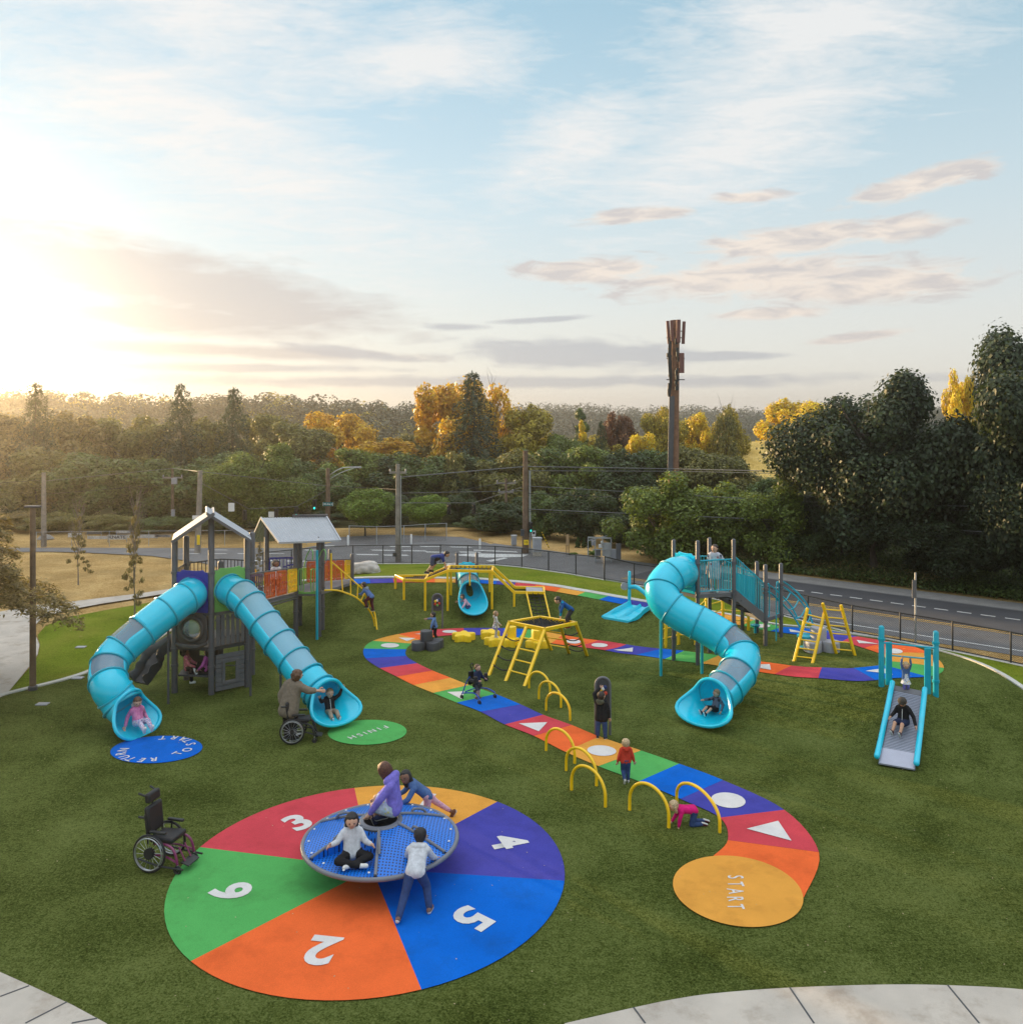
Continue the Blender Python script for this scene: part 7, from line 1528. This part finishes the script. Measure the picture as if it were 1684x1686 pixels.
g=G(1030,1288); person('blond toddler in red hooded jacket and jeans walking away on the green tile',g,97,.88,pose(face=(1,.05,0),kL=(.06,.05,.27),aL=(-.12,.055,.10),tL=(.5,0,-.85),kR=(.03,-.06,.26),eL=(-.01,.16,.61),wL=(.02,.19,.48),eR=(-.02,-.16,.61),wR=(.0,-.2,.48)),K('redjacket',(.58,.055,.03)),jeans,'light','blond',1.15,hood=True,girth=1.12,shoe=(.42,.40,.38))
g=G(1130,1359); person('blond toddler in magenta jacket and jeans crawling through the hoops',Vector((g.x,g.y,.0)),184,.92,pose(CRAWL),K('magjacket',(.60,.01,.16)),jeans,'light','blond',1.12,'bob',hood=True,girth=1.08,shoe=(.10,.02,.03))
# adult by the wheelchair
g=G(477,1219); person("woman in taupe cardigan and black trousers leaning to hold a child's hand",Vector((g.x,g.y,0)),62,1.66,pose(P=(0,0,.50),C=(.05,-.03,.755),N=(.07,-.045,.82),Hd=(.095,-.07,.905),face=(1,-.45,-.25),sL=(.05,.09,.765),sR=(.06,-.14,.755),eL=(.0,.16,.62),wL=(-.02,.14,.47),eR=(.12,-.24,.70),wR=(.18,-.36,.70),kL=(0,.05,.27),kR=(.02,-.06,.27)),K('taupe',(.20,.165,.125)),K('blacktrouser',(.012,.012,.013)),'light','brown',.80,'curly',sleeve='mid',girth=1.18,tunic=.09,topname='cardigan',shoe=(.03,.03,.03))
# spinner riders
a_m=R(245); c0s=Vector((SPC.x+.14,SPC.y+.03,0)); person('girl in pale grey hoodie and black leggings sitting cross legged in the spinner seat',(c0s.x+.80*math.cos(a_m),c0s.y+.80*math.sin(a_m),.505),-72,1.24,pose(CROSS,face=(1,-.1,-.2),eR=(.0,-.19,.27),wR=(.10,-.28,.29),eL=(-.01,.17,.22),wL=(.10,.22,.23)),gry,blk,'light','black',1,'bob',hood=True,shoe=white,topname='hoodie')
person('person in violet hoodie and flowered shorts sitting on the spinner centre ring',(c0s.x+.22,c0s.y+.10,.835),176,1.62,pose(SIT,C=(.03,0,.335),N=(.06,0,.40),Hd=(.11,0,.48),face=(.8,-.9,-.3),sL=(.03,.105,.345),sR=(.03,-.105,.345),eL=(.13,.15,.22),wL=(.23,.13,.075),eR=(.10,-.15,.22),wR=(.2,-.12,.14),kL=(.20,.08,.13),kR=(.20,-.05,.15),aL=(.12,.03,.02),aR=(.22,-.05,-.06),tL=(1,.3,-.2)),K('violet',(.20,.17,.58)),K('flowershort',(.45,.52,.62),(20,[(.35,.5,.6),(.5,.5,.2),(.55,.6,.7)])),'light','red',.84,'bob',legs='shorts',hood=True,girth=1.08,topname='hoodie',shoe=(.03,.04,.09))
person('girl in denim jacket and pink leggings pushing the spinner from behind',(-1.50,15.62,.017),196,1.30,pose(PUSH,face=(.75,.95,-.1),C=(.24,0,.60),aL=(-.02,.08,.05),aR=(-.36,-.16,.06),kR=(-.10,-.10,.27),kL=(.06,.07,.25),tR=(.5,0,-.85),Hd=(.35,0,.72)),denim,K('pinkleg',(.72,.42,.48),(22,[(.72,.42,.48),(.6,.28,.42)])),'brown','black',.96,'long',legs='tights',shoe=(.16,.07,.04))
person('boy in grey hoodie and jeans pushing the spinner from the camera side',(-1.47,12.87,.017),86,1.32,pose(PUSH,face=(1,0,-.1)),gry,jeans,'tan','black',.95,hood=True,topname='hoodie',shoe=(.20,.12,.10))
# ------------------------------------------------------------------ wheelchairs
M['plum']=mat('plum_frame',(.20,.02,.10),.3,coat=.4)
def wheelchair(lb, g, ang, wd, wr, fr, tall, loc_extra=None):
    o=thing('wheelchair',lb,'wheelchair',g); fx=Vector((math.cos(R(ang)),math.sin(R(ang)),0)); fy=Vector((-fx.y,fx.x,0)); Z=Vector((0,0,1))
    def q(f,l,u): return g+fx*f+fy*l+Z*u
    for s in (-1,1):
        c=q(-.08,s*wd/2,wr); ax=fy+Z*s*.06
        mb=MB(); mb.torus(c,wr-.018,.019,ax,40,8); w=mb.build('wheel',M['black'],o); mb=MB(); mb.torus(c+fy*s*.035,wr-.055,.010,ax,36,6); mb.build('push_rim',M['silver'],w); mb=MB(); mb.torus(c,wr-.04,.010,ax,36,6); mb.build('rim',M['silver'],w)
        mb=MB(); mb.lathe([(.05 if not tall else .09,-.03),(.05 if not tall else .09,.03)],c,16,ax); mb.build('hub',M['blacks'],w); mb=MB()
        u=fx; v=ax.normalized().cross(u)
        for k in range(16): an=2*math.pi*k/16; mb.tube([c+(u*math.cos(an)+v*math.sin(an))*.04,c+(u*math.cos(an+.3)+v*math.sin(an+.3))*(wr-.04)],.0028,4)
        mb.build('spokes',M['silver'],w)['kind']='stuff'
        cs=q(.42,s*wd*.42,0); caster(o,cs,.075 if tall else .06,fy)
        mb=MB(); mb.tube(catmull([q(-.05,s*wd*.36,.44),q(.22,s*wd*.38,.45),q(.36,s*wd*.41,.36),q(.42,s*wd*.42,.16)],5),.021,8); mb.build('side_frame',M[fr],o)
        mb=MB(); mb.tube(catmull([q(-.12,s*wd*.36,.25),q(.15,s*wd*.37,.26),q(.40,s*wd*.42,.2)],4),.017,8); mb.build('lower_tube',M['blacks'] if not tall else M[fr],o)
        mb=MB(); mb.tube([q(-.16,s*wd*.36,.42),q(-.22,s*wd*.36,.86 if not tall else .9)],.016,8); mb.tube([q(-.22,s*wd*.36,.85),q(-.34,s*wd*.36,.85)],.02,8); mb.build('push_handle',M['blacks'],o)
        mb=MB(); mb.box(q(.06,s*wd*.44,.66),(.30,.06,.04),Matrix.Rotation(R(ang),3,'Z')); x=mb.build('armrest',M['blacks'],o,bevel=.012); mb=MB(); mb.tube([q(-.02,s*wd*.42,.45),q(-.02,s*wd*.44,.65)],.014,6); mb.build('arm_post',M['blacks'],x)
        if tall: mb=MB(); mb.tube(catmull([q(-.3,s*wd*.5,.2),q(.1,s*wd*.53,.14),q(.55,s*wd*.5,.12)],4),.016,6); mb.build('anti_tip_bar',M['blacks'],o)
    rt=Matrix.Rotation(R(ang),3,'Z')
    mb=MB(); mb.box(q(.08,0,.50),(.44,wd*.74,.09),rt@Matrix.Rotation(-.06,3,'Y')); mb.build('seat',M['black'],o,bevel=.03)
    mb=MB(); bh=.46 if tall else .38; mb.box(q(-.19,0,.56+bh/2),(.09,wd*.72,bh),rt@Matrix.Rotation(-.10,3,'Y')); mb.build('backrest',M['black'],o,bevel=.04)
    if tall:
        mb=MB(); mb.box(q(-.22,0,1.14),(.10,.30,.16),rt@Matrix.Rotation(-.12,3,'Y')); hd=mb.build('headrest',M['black'],o,bevel=.03); mb=MB(); mb.tube([q(-.22,0,.95),q(-.24,0,1.12)],.015,6); 
        for s in (-1,1): mb.tube([q(-.26,s*.13,1.18),q(-.38,s*.15,1.22)],.018,6)
        mb.build('headrest_stem',M['blacks'],hd)
    mb=MB(); mb.box(q(.50,0,.14),(.16,wd*.55,.02),rt@Matrix.Rotation(.25,3,'Y')); f=mb.build('footplate',M['blacks'],o,bevel=.006); mb=MB(); mb.tube([q(.34,.08,.38),q(.46,.08,.16)],.013,6); mb.tube([q(.34,-.08,.38),q(.46,-.08,.16)],.013,6); mb.build('foot_hanger',M[fr],f)
    return o
wheelchair('empty black wheelchair with headrest and plum frame left of the numbered circle',Z0(270,1424),-14,.54,.31,'plum',True)
wc=wheelchair('small empty black wheelchair with big silver rims in front of the woman',Z0(489,1220),6,.42,.29,'blacks',False)
g=Vector(wc.location); b_=g+Vector((-.24,-.06,.62)); o=thing('drink_bottle','yellow drink bottle with a green cap on the small wheelchair back','bottle',b_); mb=MB(); mb.lathe([(.04,0),(.048,.03),(.048,.15),(.025,.2)],b_,12); mb.build('bottle_body',M['yplas'],o); mb=MB(); mb.lathe([(.027,.2),(.027,.26),(.012,.28)],b_,10); mb.build('cap',M['green'],o)
